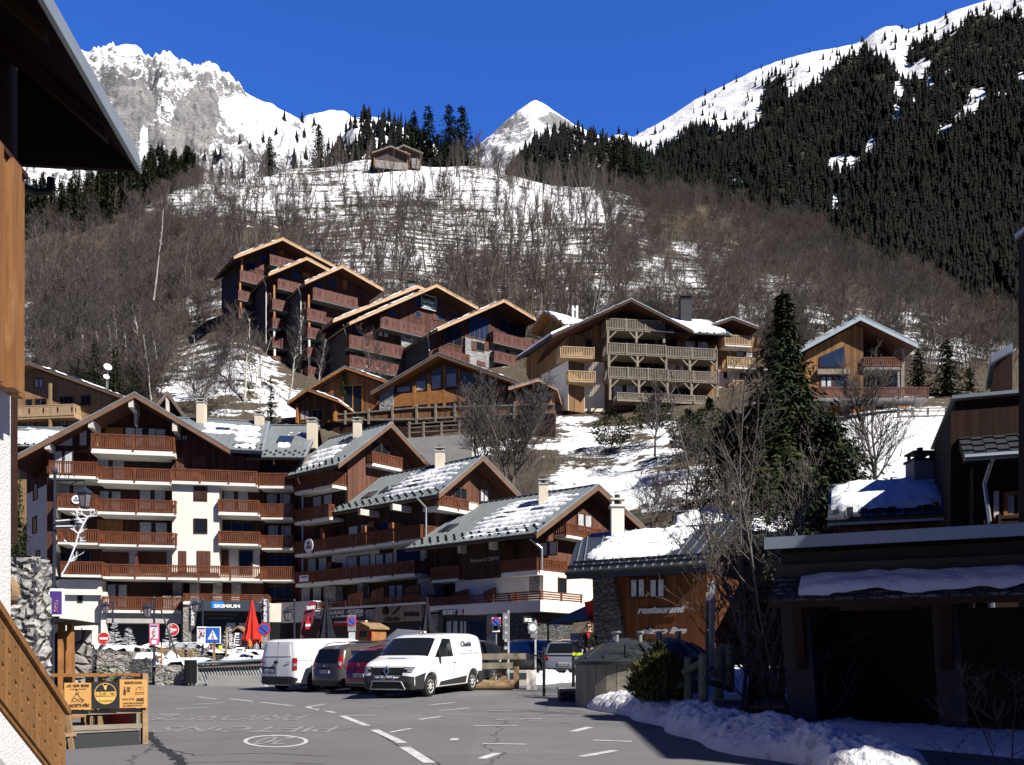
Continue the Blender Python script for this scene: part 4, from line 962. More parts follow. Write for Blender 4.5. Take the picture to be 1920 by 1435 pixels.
def dish(label,pos,r,tilt=(.5,-.7,.35),mast=1.0):
 t=thing('satellite_dish',label,'satellite dish',pos);p=Vector(pos);d=Vector(tilt).normalized()
 mb=MB();x=d.cross(Vector((0,0,1))).normalized();y=x.cross(d);n=16;vs=[];fs=[]
 c_=p+Vector((0,0,mast))
 for k,(rr,h)in enumerate(((.02,-.12),(.5,-.08),(.8,-.02),(1.,.06))):
  for i in range(n):
   a=2*math.pi*i/n;vs.append(c_+(x*math.cos(a)+y*math.sin(a))*r*rr+d*r*h*2)
 for k in range(3):
  for i in range(n):fs.append((k*n+i,k*n+(i+1)%n,(k+1)*n+(i+1)%n,(k+1)*n+i))
 mb.add(vs,fs);mb.build('reflector',M['letter'],t,smooth=True)
 mb=MB();mb.tube(p-Vector((0,0,.3)),p+Vector((0,0,mast)),.04);mb.bar(c_-y*r*.9+d*.05,c_+d*r*.9,.03);mb.build('mast',M['grey'],t)
dish('white satellite dish on the ridge beside the green nameboard chalet chimney',m4[0](.85,.4),.4)
FLo=Frame(737,103,-16)
Lo=thing('timber_lodge','timber lodge with a big glazed gable and a stone pier','chalet',FLo.W(2,-4,27))
M['bdL']=boards('lodge_boards',(.20,.085,.035),-16,.2)
M['glass_curt']=plain('curtained_glass',(.10,.13,.16),.08,spec=.8)
a,l,r=FLo.px(c4(1265,697),.8),FLo.px(c4(885,920),.8),FLo.px(c4(1712,858),.8)
rL,mL=gable_roof(Lo,FLo,a,l,r,.8,-11,top='roof_old',fascia='fascia',under='orange_wood',seam=0,guards=(),th=.3,vb=.36)
kk=lambda s:(l[1]+(a[1]-l[1])*(s-l[0])/(a[0]-l[0])if s<a[0]else r[1]+(a[1]-r[1])*(r[0]-s)/(r[0]-a[0]))-.4
sl,sr=FLo.px(c4(935,950))[0],r[0]-.6;zb=FLo.px(c4(1000,1090))[1]-2
gable_wall(Lo,FLo,[(sl,zb),(sr,zb),(sr,kk(sr)),(a[0],kk(a[0])),(sl,kk(sl))],-10,-.6,'bdL')
slab_part(Lo,FLo,c4,'wall_pier','stone_grey',935,885,1010,1080,-.6,0)
def polywin(T,fr,c,pts,off,pane='glass_blue',frame='orange_wood',cur=False,inset=.9):
 q=[fr.px(c(*p),off)for p in pts];mb=MB();fr.poly(mb,q,off-.05,off+.05);w_=mb.build('window',M[frame],T)
 cs=sum(x for x,_ in q)/len(q),sum(y for _,y in q)/len(q)
 mb=MB();fr.poly(mb,[(cs[0]+(x-cs[0])*inset,cs[1]+(y-cs[1])*inset)for x,y in q],off+.05,off+.065);mb.build('pane',M[pane],w_)
 if cur:
  z0=min(y for _,y in q);s0=min(x for x,_ in q);s1=max(x for x,_ in q);mb=MB()
  n=7
  for i in range(n):fr.box(mb,s0+(s1-s0)*(.08+.84*i/n),s0+(s1-s0)*(.08+.84*(i+.8)/n),off+.065,off+.072+.004*(i%2),z0+.15,z0+(max(y for _,y in q)-z0)*.62)
  mb.build('curtain',M['curtain'],w_)
for pts,cu in(([(1030,925),(1115,905),(1115,865)],1),([(1138,915),(1200,908),(1200,820),(1138,858)],1),([(1225,905),(1285,898),(1285,775),(1225,808)],1),([(1308,895),(1372,888),(1372,785),(1308,770)],1),([(1392,888),(1470,880),(1470,830),(1392,792)],0),([(1490,878),(1600,868),(1600,850),(1490,835)],0)):polywin(Lo,FLo,c4,pts,-.5,'glass_curt',cur=cu)
mb=MB()
for(x0,y0,x1,y1)in((1005,930,1640,948),(1120,860,1136,1080),(1203,815,1220,1080),(1290,770,1306,1080),(1376,790,1390,1080),(1560,880,1575,1080)):
 s0,z1=FLo.px(c4(x0,y0),-.2);s1,z0=FLo.px(c4(x1,y1),-.2);FLo.box(mb,s0,s1,-.5,-.2+(.02 if y1>1000 else 0),z0,z1)
mb.build('timber_frame',M['orange_wood'],Lo)
wn(Lo,FLo,[(1018,965,1112,1060,'glass',1),(1145,955,1200,1060,'curtain',1),(1225,950,1285,1060,'glass',1),(1312,945,1372,1060,'glass',1),(1400,940,1550,1060,'glass',2)],-.55,frame='orange_wood')
snow_on(rL,mL[1],.0,.62,.0,.95,21.5,.55,.35,nx=40,ny=30);snow_on(rL,mL[0],.0,.95,-.01,.2,22.5,.4,.2,nx=14,ny=40)
def small_gable(label,u,Y,th,ap,lf,rf,base,name='gable_cabin',c=c4,of=.6,ob=-6,wall='bdL',rects=(),fas='orange_wood',sn=(1,),off=-.4):
 Fr=Frame(u,Y,th);T=thing(name,label,'cabin',Fr.W(1,-2,Fr.px(c(ap[0],base))[1]))
 a,l,r=Fr.px(c(*ap),of),Fr.px(c(*lf),of),Fr.px(c(*rf),of)
 ro,mp=gable_roof(T,Fr,a,l,r,of,ob,top='roof_old',fascia=fas,under='soffit',seam=0,guards=(),th=.22,vb=.3,gutters=False)
 z0=Fr.px(c(ap[0],base))[1];k=lambda s:(l[1]+(a[1]-l[1])*(s-l[0])/(a[0]-l[0])if s<a[0]else r[1]+(a[1]-r[1])*(r[0]-s)/(r[0]-a[0]))-.32
 sl,sr=l[0]+.7,r[0]-.7
 gable_wall(T,Fr,[(sl,z0),(sr,z0),(sr,k(sr)),(a[0],k(a[0])),(sl,k(sl))],ob+.4,off,wall)
 for i in sn:snow_on(ro,mp[i],.0,.85,-.01,.8,u*.3,.6,.3,nx=24,ny=26)
 for(x0,y0,x1,y1,pn)in rects:win(T,Fr,c,x0,y0,x1,y1,off+.01,pn,1,'orange_wood',.1)
 for s_ in(sl,sr-.25):
  mb=MB();Fr.box(mb,s_,s_+.25,off,off+.3,z0,k(s_+.12)-.05);mb.build('post',M['orange_wood'],T)
 return T,Fr,ro,mp
small_gable('timber cabin with a dark recessed gable left of the glazed lodge',600,107,-12,(740,772),(545,888),(985,857),1060,rects=((730,880,840,1040,'glass'),),sn=(1,))
small_gable('small timber porch gable at the left end of the plank terrace fence',555,103,-12,(530,897),(415,977),(705,962),1085,rects=((490,1020,540,1075,'glass'),(555,1015,620,1080,'glass')),sn=(1,))
small_gable('small timber annex with four curtained windows under the beige chalet',965,98,-8,(1830,842),(1660,892),(1935,895),1030,rects=((1710,925,1742,975,'curtain'),(1755,918,1800,972,'curtain'),(1815,920,1850,972,'curtain'),(1860,922,1900,972,'curtain')),sn=(0,),fas='fascia_pale')
def at_px(u,v,Y):return P(u,v,Y)
tf=thing('terrace_fence','long plank terrace fence of weathered brown boards below the timber lodge','fence',P(700,800,101))
M['bdF']=boards('fence_boards',(.24,.12,.055),-16,.17,var=.4)
FT=Frame(525,105,-17);mb=MB();pb=MB();bb=MB()
e=[(c4(372,1068),c4(372,1110)),(c4(740,1040),c4(740,1085)),(c4(1140,1005),c4(1140,1080)),(c4(1920,985),c4(1920,1040))]
for(t0,b0),(t1,b1)in zip(e,e[1:]):
 s0,zt0=FT.px(t0);s1,zt1=FT.px(t1);zb0,zb1=FT.px(b0)[1],FT.px(b1)[1];n=int((s1-s0)/.2)
 for i in range(n):
  f=i/n;a=s0+(s1-s0)*f;b=a+(s1-s0)/n*.93;zt=zt0+(zt1-zt0)*f;zb_=zb0+(zb1-zb0)*f
  FT.box(mb,a,b,-.05+.01*(i%2),0,zb_,zt+random.uniform(-.03,.03))
 np_=max(1,int((s1-s0)/2.2))
 for i in range(np_):
  f=i/np_;a=s0+(s1-s0)*f;zt=zt0+(zt1-zt0)*f;zb_=zb0+(zb1-zb0)*f
  p_=MB();FT.box(p_,a,a+.22,.0,.2,zb_-.3,zt+.35);p_.build('post',M['rail_grey'],tf)
 pb.hexa([FT.W(s0,.04,zb0+.1),FT.W(s1,.04,zb1+.1),FT.W(s1,.16,zb1+.1),FT.W(s0,.16,zb0+.1),FT.W(s0,.04,zb0+.3),FT.W(s1,.04,zb1+.3),FT.W(s1,.16,zb1+.3),FT.W(s0,.16,zb0+.3)])
 pb.hexa([FT.W(s0,.04,zt0-.1),FT.W(s1,.04,zt1-.1),FT.W(s1,.16,zt1-.1),FT.W(s0,.16,zt0-.1),FT.W(s0,.04,zt0+.06),FT.W(s1,.04,zt1+.06),FT.W(s1,.16,zt1+.06),FT.W(s0,.16,zt0+.06)])
 bb.hexa([FT.W(s0,-.6,zb0-5),FT.W(s1,-.6,zb1-5),FT.W(s1,-.1,zb1-5),FT.W(s0,-.1,zb0-5),FT.W(s0,-.6,zb0),FT.W(s1,-.6,zb1),FT.W(s1,-.1,zb1),FT.W(s0,-.1,zb0)])
 fl=MB()
mb.build('boarding',M['bdF'],tf);pb.build('rails',M['rail_grey'],tf);bb.build('footing',M['dark_wood'],tf)
rw=thing('retaining_wall','grey concrete retaining wall on the slope behind the stepped roofs','wall',P(800,840,92));FR=Frame(745,94,-20)
mb=MB();q=[FR.px(c3(*p))for p in((820,280),(1010,250),(1210,200),(1210,160),(1040,172),(820,185))];q[0]=(q[0][0],q[0][1]-4);q[1]=(q[1][0],q[1][1]-4);q[2]=(q[2][0],q[2][1]-2);FR.poly(mb,q,-.5,0);mb.build('wall_face',M['concrete'],rw)
mb=MB()
for x in(850,930,1030,1130):s0,z0=FR.px(c3(x,172));FR.box(mb,s0,s0+.2,-.3,-.1,z0-.3,z0+1.5)
for h in(.5,1.,1.4):mb.bar(FR.W(FR.px(c3(840,180))[0],-.2,FR.px(c3(840,180))[1]+h),FR.W(FR.px(c3(1200,158))[0],-.2,FR.px(c3(1200,158))[1]+h),.1,.12)
mb.build('handrail',M['rail_grey'],rw)
FQ=Frame(1138,101,8)
Q=thing('beige_chalet','large beige chalet with four tiers of grey weathered balconies on braced posts','chalet',FQ.W(3,-5,30))
M['bdQ']=boards('honey_boards',(.28,.16,.075),8,.2)
M['bdQe']=boards('honey_boards_end',(.28,.16,.075),-70,.2)
a,l,r=FQ.px(c5(850,93),.8),FQ.px(c5(405,297),.8),FQ.px(c5(1198,272),.8)
rQ,mQ=gable_roof(Q,FQ,a,l,r,.8,-14,top='metal_dark',fascia='dark_wood',under='soffit',seam=.6,guards=(),th=.3,vb=.32)
snow_on(rQ,mQ[0],.0,.95,-.01,.4,30.2,.6,.25,nx=20,ny=50)
kk=lambda s:(l[1]+(a[1]-l[1])*(s-l[0])/(a[0]-l[0])if s<a[0]else r[1]+(a[1]-r[1])*(r[0]-s)/(r[0]-a[0]))-.4
s_l,s_r=FQ.px(c5(497,400),-2.4)[0],FQ.px(c5(1330,400),-2.4)[0];zb=FQ.px(c5(800,740))[1]-1;zw=FQ.px(c5(1200,275),.8)[1]
gable_wall(Q,FQ,[(s_l,zb),(s_r,zb),(s_r,zw-.3),(r[0]-.8,kk(r[0]-.8)),(a[0],kk(a[0])),(s_l,kk(s_l))],-13,-2.4,'bdQ')
slab_part(Q,FQ,c5,'wall_panel','cream',497,440,700,720,-2.4,-2.3)
GWQ=FQ.side(s_r+.5,-1.5);e_=FQ.px(c5(1345,278),.3);zr_=FQ.px(c5(1200,192),-6)[1]
rQ2,mQ2=gable_roof(Q,GWQ,(5.5,zr_),(-1.8,zw),(12,zw),.2,-9,top='metal_dark',fascia='dark_wood',seam=.6,guards=(0,),th=.25)
snow_on(rQ2,mQ2[0],.05,.98,.02,.75,31.7,.75,.3);chimney(rQ2,mQ2[0](.75,.38),1.3,1.2,2.6,'dkgrey','black');chimney(rQ,mQ[1](.95,.5),1.1,1.1,1.4,'dkgrey','black')
mb=MB();pt=[FQ.px(c5(*p),-3.)for p in((300,275),(382,160),(640,160),(640,330),(405,297))]
wing=[P(*c5(355,400),104),P(*c5(410,300),104)]
FWg=Frame(*[c5(497,400)[0],102.],-62)
q=[FWg.px(c5(*p))for p in((260,430),(345,335),(497,285),(497,720),(345,720),(300,600),(262,520))]
mb=MB();FWg.poly(mb,q,-3.,0);mb.build('wall_side',M['bdQe'],Q)
q=[FWg.px(c5(*p),.03)for p in((345,520),(497,440),(497,720),(345,720))];mb=MB();FWg.poly(mb,q,0,.05);mb.build('wall_panel',M['white'],Q)
p0,p1,p2,p3=P(*c5(205,425),108),P(*c5(400,292),100),P(*c5(640,165),108),P(*c5(352,318),118)
mb=MB();mb.prism([p0,p1,p1+Vector((2.2,3,2.0)),p0+Vector((2.2,3,2.0))],(0,0,-.35));rw_=mb.build('roof',M['metal_dark'],Q)
mb=MB();mb.prism([x+Vector((0,0,.03))for x in(p0,p1,p1+Vector((2.2,3,2.0)),p0+Vector((2.2,3,2.0)))],(0,0,.22));mb.build('snow_patch',M['snow'],rw_)
FQ2=Frame(*[c5(382,300)[0],112.],-40)
aU=FQ2.px(c5(375,160),.6);lU=FQ2.px(c5(292,275),.6)
GU=FQ2.side(6.5,0)
g_=Frame(*[c5(345,300)[0],110.],-55)
au,lu,ru=g_.px(c5(362,162),.6),g_.px(c5(285,278),.6),g_.px(c5(470,232),.6)
rU,mU=gable_roof(Q,g_,au,lu,ru,.6,-9,top='metal_dark',fascia='orange_wood',under='orange_wood',seam=0,guards=(),th=.25);snow_on(rU,mU[1],.02,1.,-.0,.98,41.1,.8,.35);snow_on(rU,mU[0],.02,1.,-.0,.98,42.1,.8,.35)
gable_wall(Q,g_,[(lu[0]+.8,lu[1]-6),(ru[0]-.3,lu[1]-6),(ru[0]-.3,ru[1]-.3),(au[0],au[1]-.5),(lu[0]+.8,lu[1]-.0)],-8,-.5,'bdQe')
BQ=[(710,200,1040,258,266),(712,337,1045,394,402),(1047,360,1335,416,424),(720,473,1057,530,538),(1059,492,1343,548,556)]
for i,(x0,yt,x1,yb,ys)in enumerate(BQ):bal(Q,FQ,c5,x0,yt,x1,yb,ys,2.4,'open','rail_grey','rail_grey',ends=(1,1))
for(x0,yt,x1,yb,ys)in((450,357,643,410,420),(497,494,650,546,556)):bal(Q,FQ,c5,x0,yt,x1,yb,ys,2.4,'open','rail_pale','rail_pale',off=-.6)
bal(Q,FQ,c5,770,617,1345,650,665,2.4,'open','rail_grey','rail_grey')
def braced(x,yt,yb,par=Q,fr=FQ,c=c5,left=1,right=1):
 s0,z1=fr.px(c(x,yt),-.1);_,z0=fr.px(c(x,yb),-.1);mb=MB();fr.box(mb,s0-.13,s0+.13,-.3,-.05,z0,z1)
 for k in([-1]if left else[])+([1]if right else[]):mb.bar(fr.W(s0,-.17,z1-1.1),fr.W(s0+k*1.0,-.17,z1-.1),.16,.14)
 mb.build('post',M['rail_grey'],par)
for(x,yt,yb,l_,r_)in((720,264,340,0,1),(880,264,340,1,1),(1035,264,340,1,0),(725,400,475,0,1),(886,400,475,1,1),(1047,402,490,1,0),(732,536,660,0,1),(894,536,660,1,1),(1055,540,660,1,0),(1180,422,495,1,1),(1330,422,495,1,0),(1190,554,660,1,1),(1335,554,660,1,0)):braced(x,yt,yb,left=l_,right=r_)
wn(Q,FQ,[(500,320,580,400,'curtain',1),(590,318,632,400,'glass'),(505,455,630,540,'curtain',1),(745,295,990,380,'glass',3),(1000,310,1110,400,'glass',1),(1150,325,1285,400,'curtain',2),(745,420,870,500,'glass',1),(900,430,1040,510,'glass',1),(1060,450,1150,540,'glass',1),(1200,455,1300,540,'glass',1),(745,555,880,640,'glass',1),(910,560,1040,640,'glass',1),(1080,575,1180,640,'glass'),(770,150,870,200,'glass',1)],-2.38,c5)
for(x0,y0,x1,y1)in((985,300,1000,400),(1100,470,1120,550),(640,240,668,330)):door(Q,FQ,c5,x0,y0,x1,y1,-2.37,'orange_wood','shutter')
polywin(Q,FQ,c5,[(870,195),(950,195),(870,145)],-2.3,'glass','dark_wood')
mb=MB()
for x in(523,545):s0,z0=FQ.px(c5(x,160),-9);FQ.box(mb,s0-.12,s0+.12,-9.2,-8.9,z0-3,z0+.6)
FQ.box(mb,FQ.px(c5(517,140),-9)[0],FQ.px(c5(552,140),-9)[0],-9.2,-8.95,FQ.px(c5(517,153),-9)[1],FQ.px(c5(517,146),-9)[1]);mb.build('chimney',M['snow'],Q)
FRx=Frame(1365,107,10);Rx=thing('annex_house','narrow honey-coloured annex with two pale balconies, right of the beige chalet','chalet',FRx.W(2,-3,30))
a,l,r=FRx.px(c5(1420,196),.8),FRx.px(c5(1292,242),.8),FRx.px(c5(1568,252),.8)
rR,mR=gable_roof(Rx,FRx,a,l,r,.8,-9,top='metal_dark',fascia='dark_wood',seam=0,guards=(),th=.25);snow_on(rR,mR[0],.0,.98,-.01,.7,51,.7,.3);snow_on(rR,mR[1],.2,.98,-.01,.7,52,.5,.3)
s_l,s_r=FRx.px(c5(1335,400),-1.6)[0],FRx.px(c5(1580,400),-1.6)[0];zb=FRx.px(c5(1400,680))[1]-2
gable_wall(Rx,FRx,[(s_l,zb),(s_r,zb),(s_r,r[1]-.4),(a[0],a[1]-.5),(s_l,l[1]-.2)],-8,-1.6,'bdQ');slab_part(Rx,FRx,c5,'wall_panel','white',1340,490,1590,680,-1.6,-1.55)
for(x0,yt,x1,yb,ys)in((1375,292,1535,345,355),(1390,417,1640,468,480),(1420,548,1640,600,612)):bal(Rx,FRx,c5,x0,yt,x1,yb,ys,1.6,'open','rail_pale','slab')
wn(Rx,FRx,[(1400,240,1430,290,'glass'),(1445,240,1500,290,'glass'),(1440,385,1540,420,'curtain',1),(1370,505,1392,540,'glass'),(1460,505,1540,545,'glass')],-1.53,c5)
FH=Frame(1500,82,-1)
Hh=thing('plank_chalet','chalet of weathered vertical planks with a slanted picture window above the snow field','chalet',FH.W(6,-5,22))
M['bdH']=boards('weathered_planks',(.24,.125,.05),-1,.3,var=.45)
a,l,r=FH.px(c7(760,108),1.),FH.px(c7(372,318),1.),FH.px(c7(1112,278),1.)
rH,mH=gable_roof(Hh,FH,a,l,r,1.,-12,top='metal_dark',fascia='metal_edge',under='soffit',seam=.6,guards=(),th=.28,vb=.4,cap='metal_edge');snow_on(rH,mH[0],.02,.98,-.01,.8,61,.7,.3)
kk=lambda s:(l[1]+(a[1]-l[1])*(s-l[0])/(a[0]-l[0])if s<a[0]else r[1]+(a[1]-r[1])*(r[0]-s)/(r[0]-a[0]))-.4
s0,s1,s2=FH.px(c7(408,400))[0],FH.px(c7(778,400))[0],FH.px(c7(1030,400))[0];zb=FH.px(c7(700,745))[1]-1.5;zm=FH.px(c7(700,625))[1]
gable_wall(Hh,FH,[(s0,zm),(s1,zm),(s1,kk(s1)),(a[0],kk(a[0])),(s0,kk(s0))],-10,0,'bdH')
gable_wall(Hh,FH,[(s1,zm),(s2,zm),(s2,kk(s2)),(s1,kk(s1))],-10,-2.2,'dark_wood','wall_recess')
boxpart(Hh,FH,'wall_base','dark_wood',s0,s2,-10,-1.5,zb,zm)
boxpart(Hh,FH,'post','rail_grey',s2-.3,s2,-.3,0,zm,kk(s2));slab_part(Hh,FH,c7,'wall_pier','stone_grey',965,440,1018,545,-2.2,-.6)
bal(Hh,FH,c7,780,360,1014,415,435,2.2,'baluster','rail','under_grey',off=.3);bal(Hh,FH,c7,455,545,1178,603,625,1.8,'baluster','rail_red','under_grey',off=1.8)
polywin(Hh,FH,c7,[(510,422),(670,422),(662,292),(510,358)],.05,'glass_blue','dark_wood',inset=.93);slab_part(Hh,FH,c7,'window_sill','rail_grey',500,430,697,462,0,.4)
wn(Hh,FH,[(515,475,590,545,'curtain'),(595,475,688,545,'glass_blue')],.02,c7);wn(Hh,FH,[(800,488,938,545,'glass_blue',1),(790,312,820,358,'glass_blue')],-2.18,c7);wn(Hh,FH,[(645,650,700,740,'glass_blue'),(870,655,960,740,'glass')],-1.48,c7)
for(x0,x1)in((575,645),(715,770),(985,1060)):door(Hh,FH,c7,x0,645,x1,740,-1.47,'orange_wood')
mb=MB()
gf=thing('garden_fence','low grey rail fence along the top of the snow field','fence',P(1720,780,78));Fg=Frame(1680,78,-2)
for x in(990,1075,1170,1280):s_,z_=Fg.px(c7(x,745));Fg.box(mb,s_,s_+.15,-.15,0,z_-.6,z_+1.1)
for h in(.35,.75,1.0):mb.bar(Fg.W(Fg.px(c7(985,745))[0],.04,Fg.px(c7(985,745))[1]+h),Fg.W(Fg.px(c7(1330,740))[0],.04,Fg.px(c7(1330,740))[1]+h),.1,.08)
mb.build('rails',M['rail_grey'],gf)
FS=Frame(100,100,-8);S=thing('pale_chalet','pale timber chalet with fretwork balconies, behind the big gable house','chalet',FS.W(0,-5,20))
M['bdS']=boards('pale_boards',(.36,.225,.12),-8,.2,var=.2)
a,l,r=FS.px(c1(160,120),1.2),FS.px(c1(-250,300),1.2),FS.px(c1(690,308),1.2)
rS,mS=gable_roof(S,FS,a,l,r,1.2,-12,top='metal_roof',fascia='fascia',under='bark_post',seam=0,guards=(),th=.3,vb=.3);snow_on(rS,mS[1],.05,.95,-.01,.6,71,.7,.3)
kk=lambda s:(l[1]+(a[1]-l[1])*(s-l[0])/(a[0]-l[0])if s<a[0]else r[1]+(a[1]-r[1])*(r[0]-s)/(r[0]-a[0]))-.4
s0,s1=FS.px(c1(-200,400))[0],FS.px(c1(620,400))[0];zb=FS.px(c1(0,650))[1]-4
gable_wall(S,FS,[(s0,zb),(s1,zb),(s1,kk(s1)),(a[0],kk(a[0])),(s0,kk(s0))],-11,0,'bdS')
for(x0,yt,x1,yb,ys)in((75,365,415,425,440),(55,490,345,545,560)):bal(S,FS,c1,x0,yt,x1,yb,ys,1.3,'panel','rail_pale','rail_pale',off=1.3)
wn(S,FS,[(193,210,245,265,'glass',1),(145,325,185,372,'glass'),(195,322,265,372,'glass',1),(335,312,412,360,'glass',2),(455,305,508,362,'glass',1),(145,452,192,495,'glass',1),(335,435,372,480,'curtain')],.02,c1)
slab_part(S,FS,c1,'post','bark_post',272,235,284,490,1.0,1.25)
dish('large white satellite dish on the roof of the pale chalet',mS[1](.42,.35),.45,mast=3.1);dish('smaller white satellite dish just below the large one on the pale chalet',mS[1](.42,.33),.33,mast=1.9)
FS2=Frame(40,88,5);S2=thing('low_house','low house whose snowy metal roof shows left of the big gable','house',FS2.W(0,-3,12));zE,zR=FS2.px(c1(100,600))[1],FS2.px(c1(300,500),-6)[1]
GS2=FS2.side(9,0);rS2,mS2=gable_roof(S2,GS2,(5,zR),(-1,zE),(11,zE),.2,-16,guards=(0,));snow_on(rS2,mS2[0],.1,.95,.02,.9,81,.5,rows=2);boxpart(S2,FS2,'wall','bdS',-7,8.5,-9,-1.,4,zE)
def old(label,u,Y,th,ap,lf,rf,base,wall):
 T,Fr,ro,mp=small_gable(label,u,Y,th,ap,lf,rf,base,'hilltop_chalet',d2,1.,-14,wall,(),'rail_grey',(0,1),-.5);return T
M['old_wood']=mat('old_wood',(.075,.06,.05),.9,var=.3)
t=old('old wooden barn chalet on the crest of the snowy meadow',715,300,12,(398,372),(292,408),(508,418),490,'old_wood')
Fo=Frame(715,300,12);slab_part(t,Fo,d2,'wall_base','stone',310,448,490,490,-.5,-.2)
t=old('old stone chalet partly hidden behind the hilltop barn',765,306,12,(470,366),(420,392),(580,412),490,'old_wood');Fo=Frame(765,306,12);slab_part(t,Fo,d2,'wall_base','stone',516,440,560,492,-.5,.2)
M['bdD']=boards('russet_boards',(.135,.05,.016),-32,.19,var=.25)
FD=Frame(1062,36,-32)
D=thing('restaurant_house','russet timber restaurant with a flaring stone pier and snow on its dark metal roof','restaurant',FD.W(3,-3,1.))
eL,eR=FD.px(c6(185,585)),FD.px(c6(900,540));rz=FD.px(c6(500,345),-4.5)[1];ze=(eL[1]+eR[1])/2
E0,E1=FD.W(eL[0],0,ze),FD.W(eR[0]+.5,0,ze);R0=FD.W(FD.px(c6(330,345),-4.5)[0],-4.5,rz);R1=FD.W(eR[0]+.5,-4.5,rz);Hc=FD.W(FD.px(c6(240,400),-3.4)[0],-3.4,ze+(rz-ze)*.75)
mb=MB();mb.prism([E0,E1,R1,R0,Hc],(0,0,-.25),0);mb.prism([R0,R1,R1+(R1-E1).reflect(Vector((0,0,1))),R0+(R1-E1).reflect(Vector((0,0,1)))],(0,0,-.25),0)
for i in range(1,16):
 f=i/16;mb.bar(E0.lerp(E1,f)+Vector((0,0,.03)),(Hc.lerp(R0,min(1,f*6))if f<.17 else R0.lerp(R1,(f-.1)/.9))+Vector((0,0,.03)),.04,.06,1)
mb.tube(E0+FD.n*.06,E1+FD.n*.06,.09,.09,8,2)
for i in range(26):
 for rw_ in range(2):
  f=(i+.3+.5*rw_)/26.5;q=E0.lerp(E1,f).lerp(R0.lerp(R1,f),.08+.1*rw_)+Vector((0,0,.1));mb.bar(q-FD.e*.1,q+FD.e*.1,.05,.12,2)
rD=mb.build('roof',[M['metal_dark'],M['seam'],M['guard']],D)
mpD=lambda a,t,h=0.:E0.lerp(E1,t).lerp(R0.lerp(R1,t),a)+Vector((0,0,h))
snow_on(rD,mpD,.22,1.02,.07,.74,91,.45,.14,nx=80,ny=50)
cx_=FD.px(c6(470,350),-4.2);chimney(rD,FD.W(cx_[0],-4.2,cx_[1]-.4),.55,.55,1.45,'white','white')
q=[FD.px(c6(*p),-.7)for p in((440,560),(930,540),(935,1010),(560,1000))];q[2]=(q[2][0],.6);q[3]=(q[3][0],.6)
mb=MB();FD.poly(mb,[(FD.px(c6(362,800),-.7)[0],.6),(q[2][0]+.3,.6),(q[1][0]+.3,ze-.2),(FD.px(c6(362,800),-.7)[0],ze-.2)],-5,-.72);mb.build('wall',M['bdD'],D)
q=[FD.px(c6(*p),-.5)for p in((330,575),(440,570),(565,1000),(348,1000))];mb=MB();FD.poly(mb,[q[0],q[1],(q[2][0],.5),(q[3][0],.5)],-2.,-.5);mb.build('wall_pier',M['stone_dark'],D)
for x0,x1 in((540,632),(648,742)):win(D,FD,c6,x0,612,x1,728,-.7,'curtain',0,'dark_wood')
FDs=FD.side(FD.px(c6(348,700),-1.2)[0],-1.2)
M['script']=plain('sign_letters_grey',(.50,.50,.52),.5)
ftext(D,FD,c6,'restaurant',582,808,852,772,-.66,'script',shear=.35,bold=.03);ftext(D,FD,c6,'piano live',605,922,868,890,-.66,'script',shear=.35,bold=.03)
aw=thing('awning_stall','black sloping awning with a red cloth hanging beside the stone pier','awning',P(1075,1200,38));FAw=Frame(1050,38.5,-32)
q=[FAw.px(c6(*p))for p in((130,870),(290,740),(335,735),(335,870))];mb=MB();a0,b0,b1,a1=q
mb.prism([FAw.W(a0[0],.9,a0[1]),FAw.W(b0[0],-.8,b0[1]),FAw.W(b1[0]+.4,-.8,b1[1]),FAw.W(a1[0]+.2,.9,a0[1]+.1)],(0,0,-.06));mb.build('canopy',M['black'],aw)
mb=MB();FAw.poly(mb,[FAw.px(c6(*p),.5)for p in((285,745),(335,735),(335,865),(310,850))],.45,.5);mb.build('cloth',M['red'],aw)
mb=MB();FAw.poly(mb,[FAw.px(c6(*p),.9)for p in((105,868),(145,872),(125,895))],.88,.92);mb.build('pennant',M['curtain'],aw)
mb=MB();s_,z_=FAw.px(c6(245,925));FAw.box(mb,s_-.35,s_+.3,-.1,-.05,z_-.8,z_+.05);mb.build('menu_board',M['curtain'],aw)
mb=MB();mb.tube(FAw.W(a0[0]+.1,.9,a0[1]),FAw.W(a0[0]+.1,.9,.8),.04);mb.build('pole',M['dkgrey'],aw)
FJ=Frame(1255,41,-14);J=thing('snow_roof_house','timber house with a thick snow roof behind the bare ash trees','house',FJ.W(4,-3,2))
zE,zR=FJ.px(c6(800,395))[1],FJ.px(c6(830,240),-4.5)[1];s0=FJ.px(c6(760,395))[0];s1=FJ.px(c6(1400,380))[0];GJ=FJ.side(s0,0)
GJr=FJ.side(s1+.5,0);rJ,mJ=gable_roof(J,GJr,(4.5,zR),(0,zE),(9,zE),0,-(s1+.5-s0),top='metal_dark',guards=(0,),fascia='metal_edge');snow_on(rJ,mJ[0],.1,1.0,.02,.97,95,.75,.22,nx=70)
gable_wall(J,FJ,[(s0+.5,0),(s1,0),(s1,zE-.25),(s0+.5,zE-.25)],-8,-.8,'bdD');chimney(rJ,mJ[0](.75,.45),.7,.7,1.6,'cream','dkgrey')
FG=Frame(1575,31.5,-20);G_=thing('low_roof_house','low dark house with half its metal roof under snow, below the snow field','house',FG.W(3,-3,2))
zE,zR=FG.px(c7(640,1340))[1],FG.px(c7(700,1142),-4)[1];s0,s1=FG.px(c7(560,1340))[0],FG.px(c7(1640,1290))[0];GG=FG.side(s1,0)
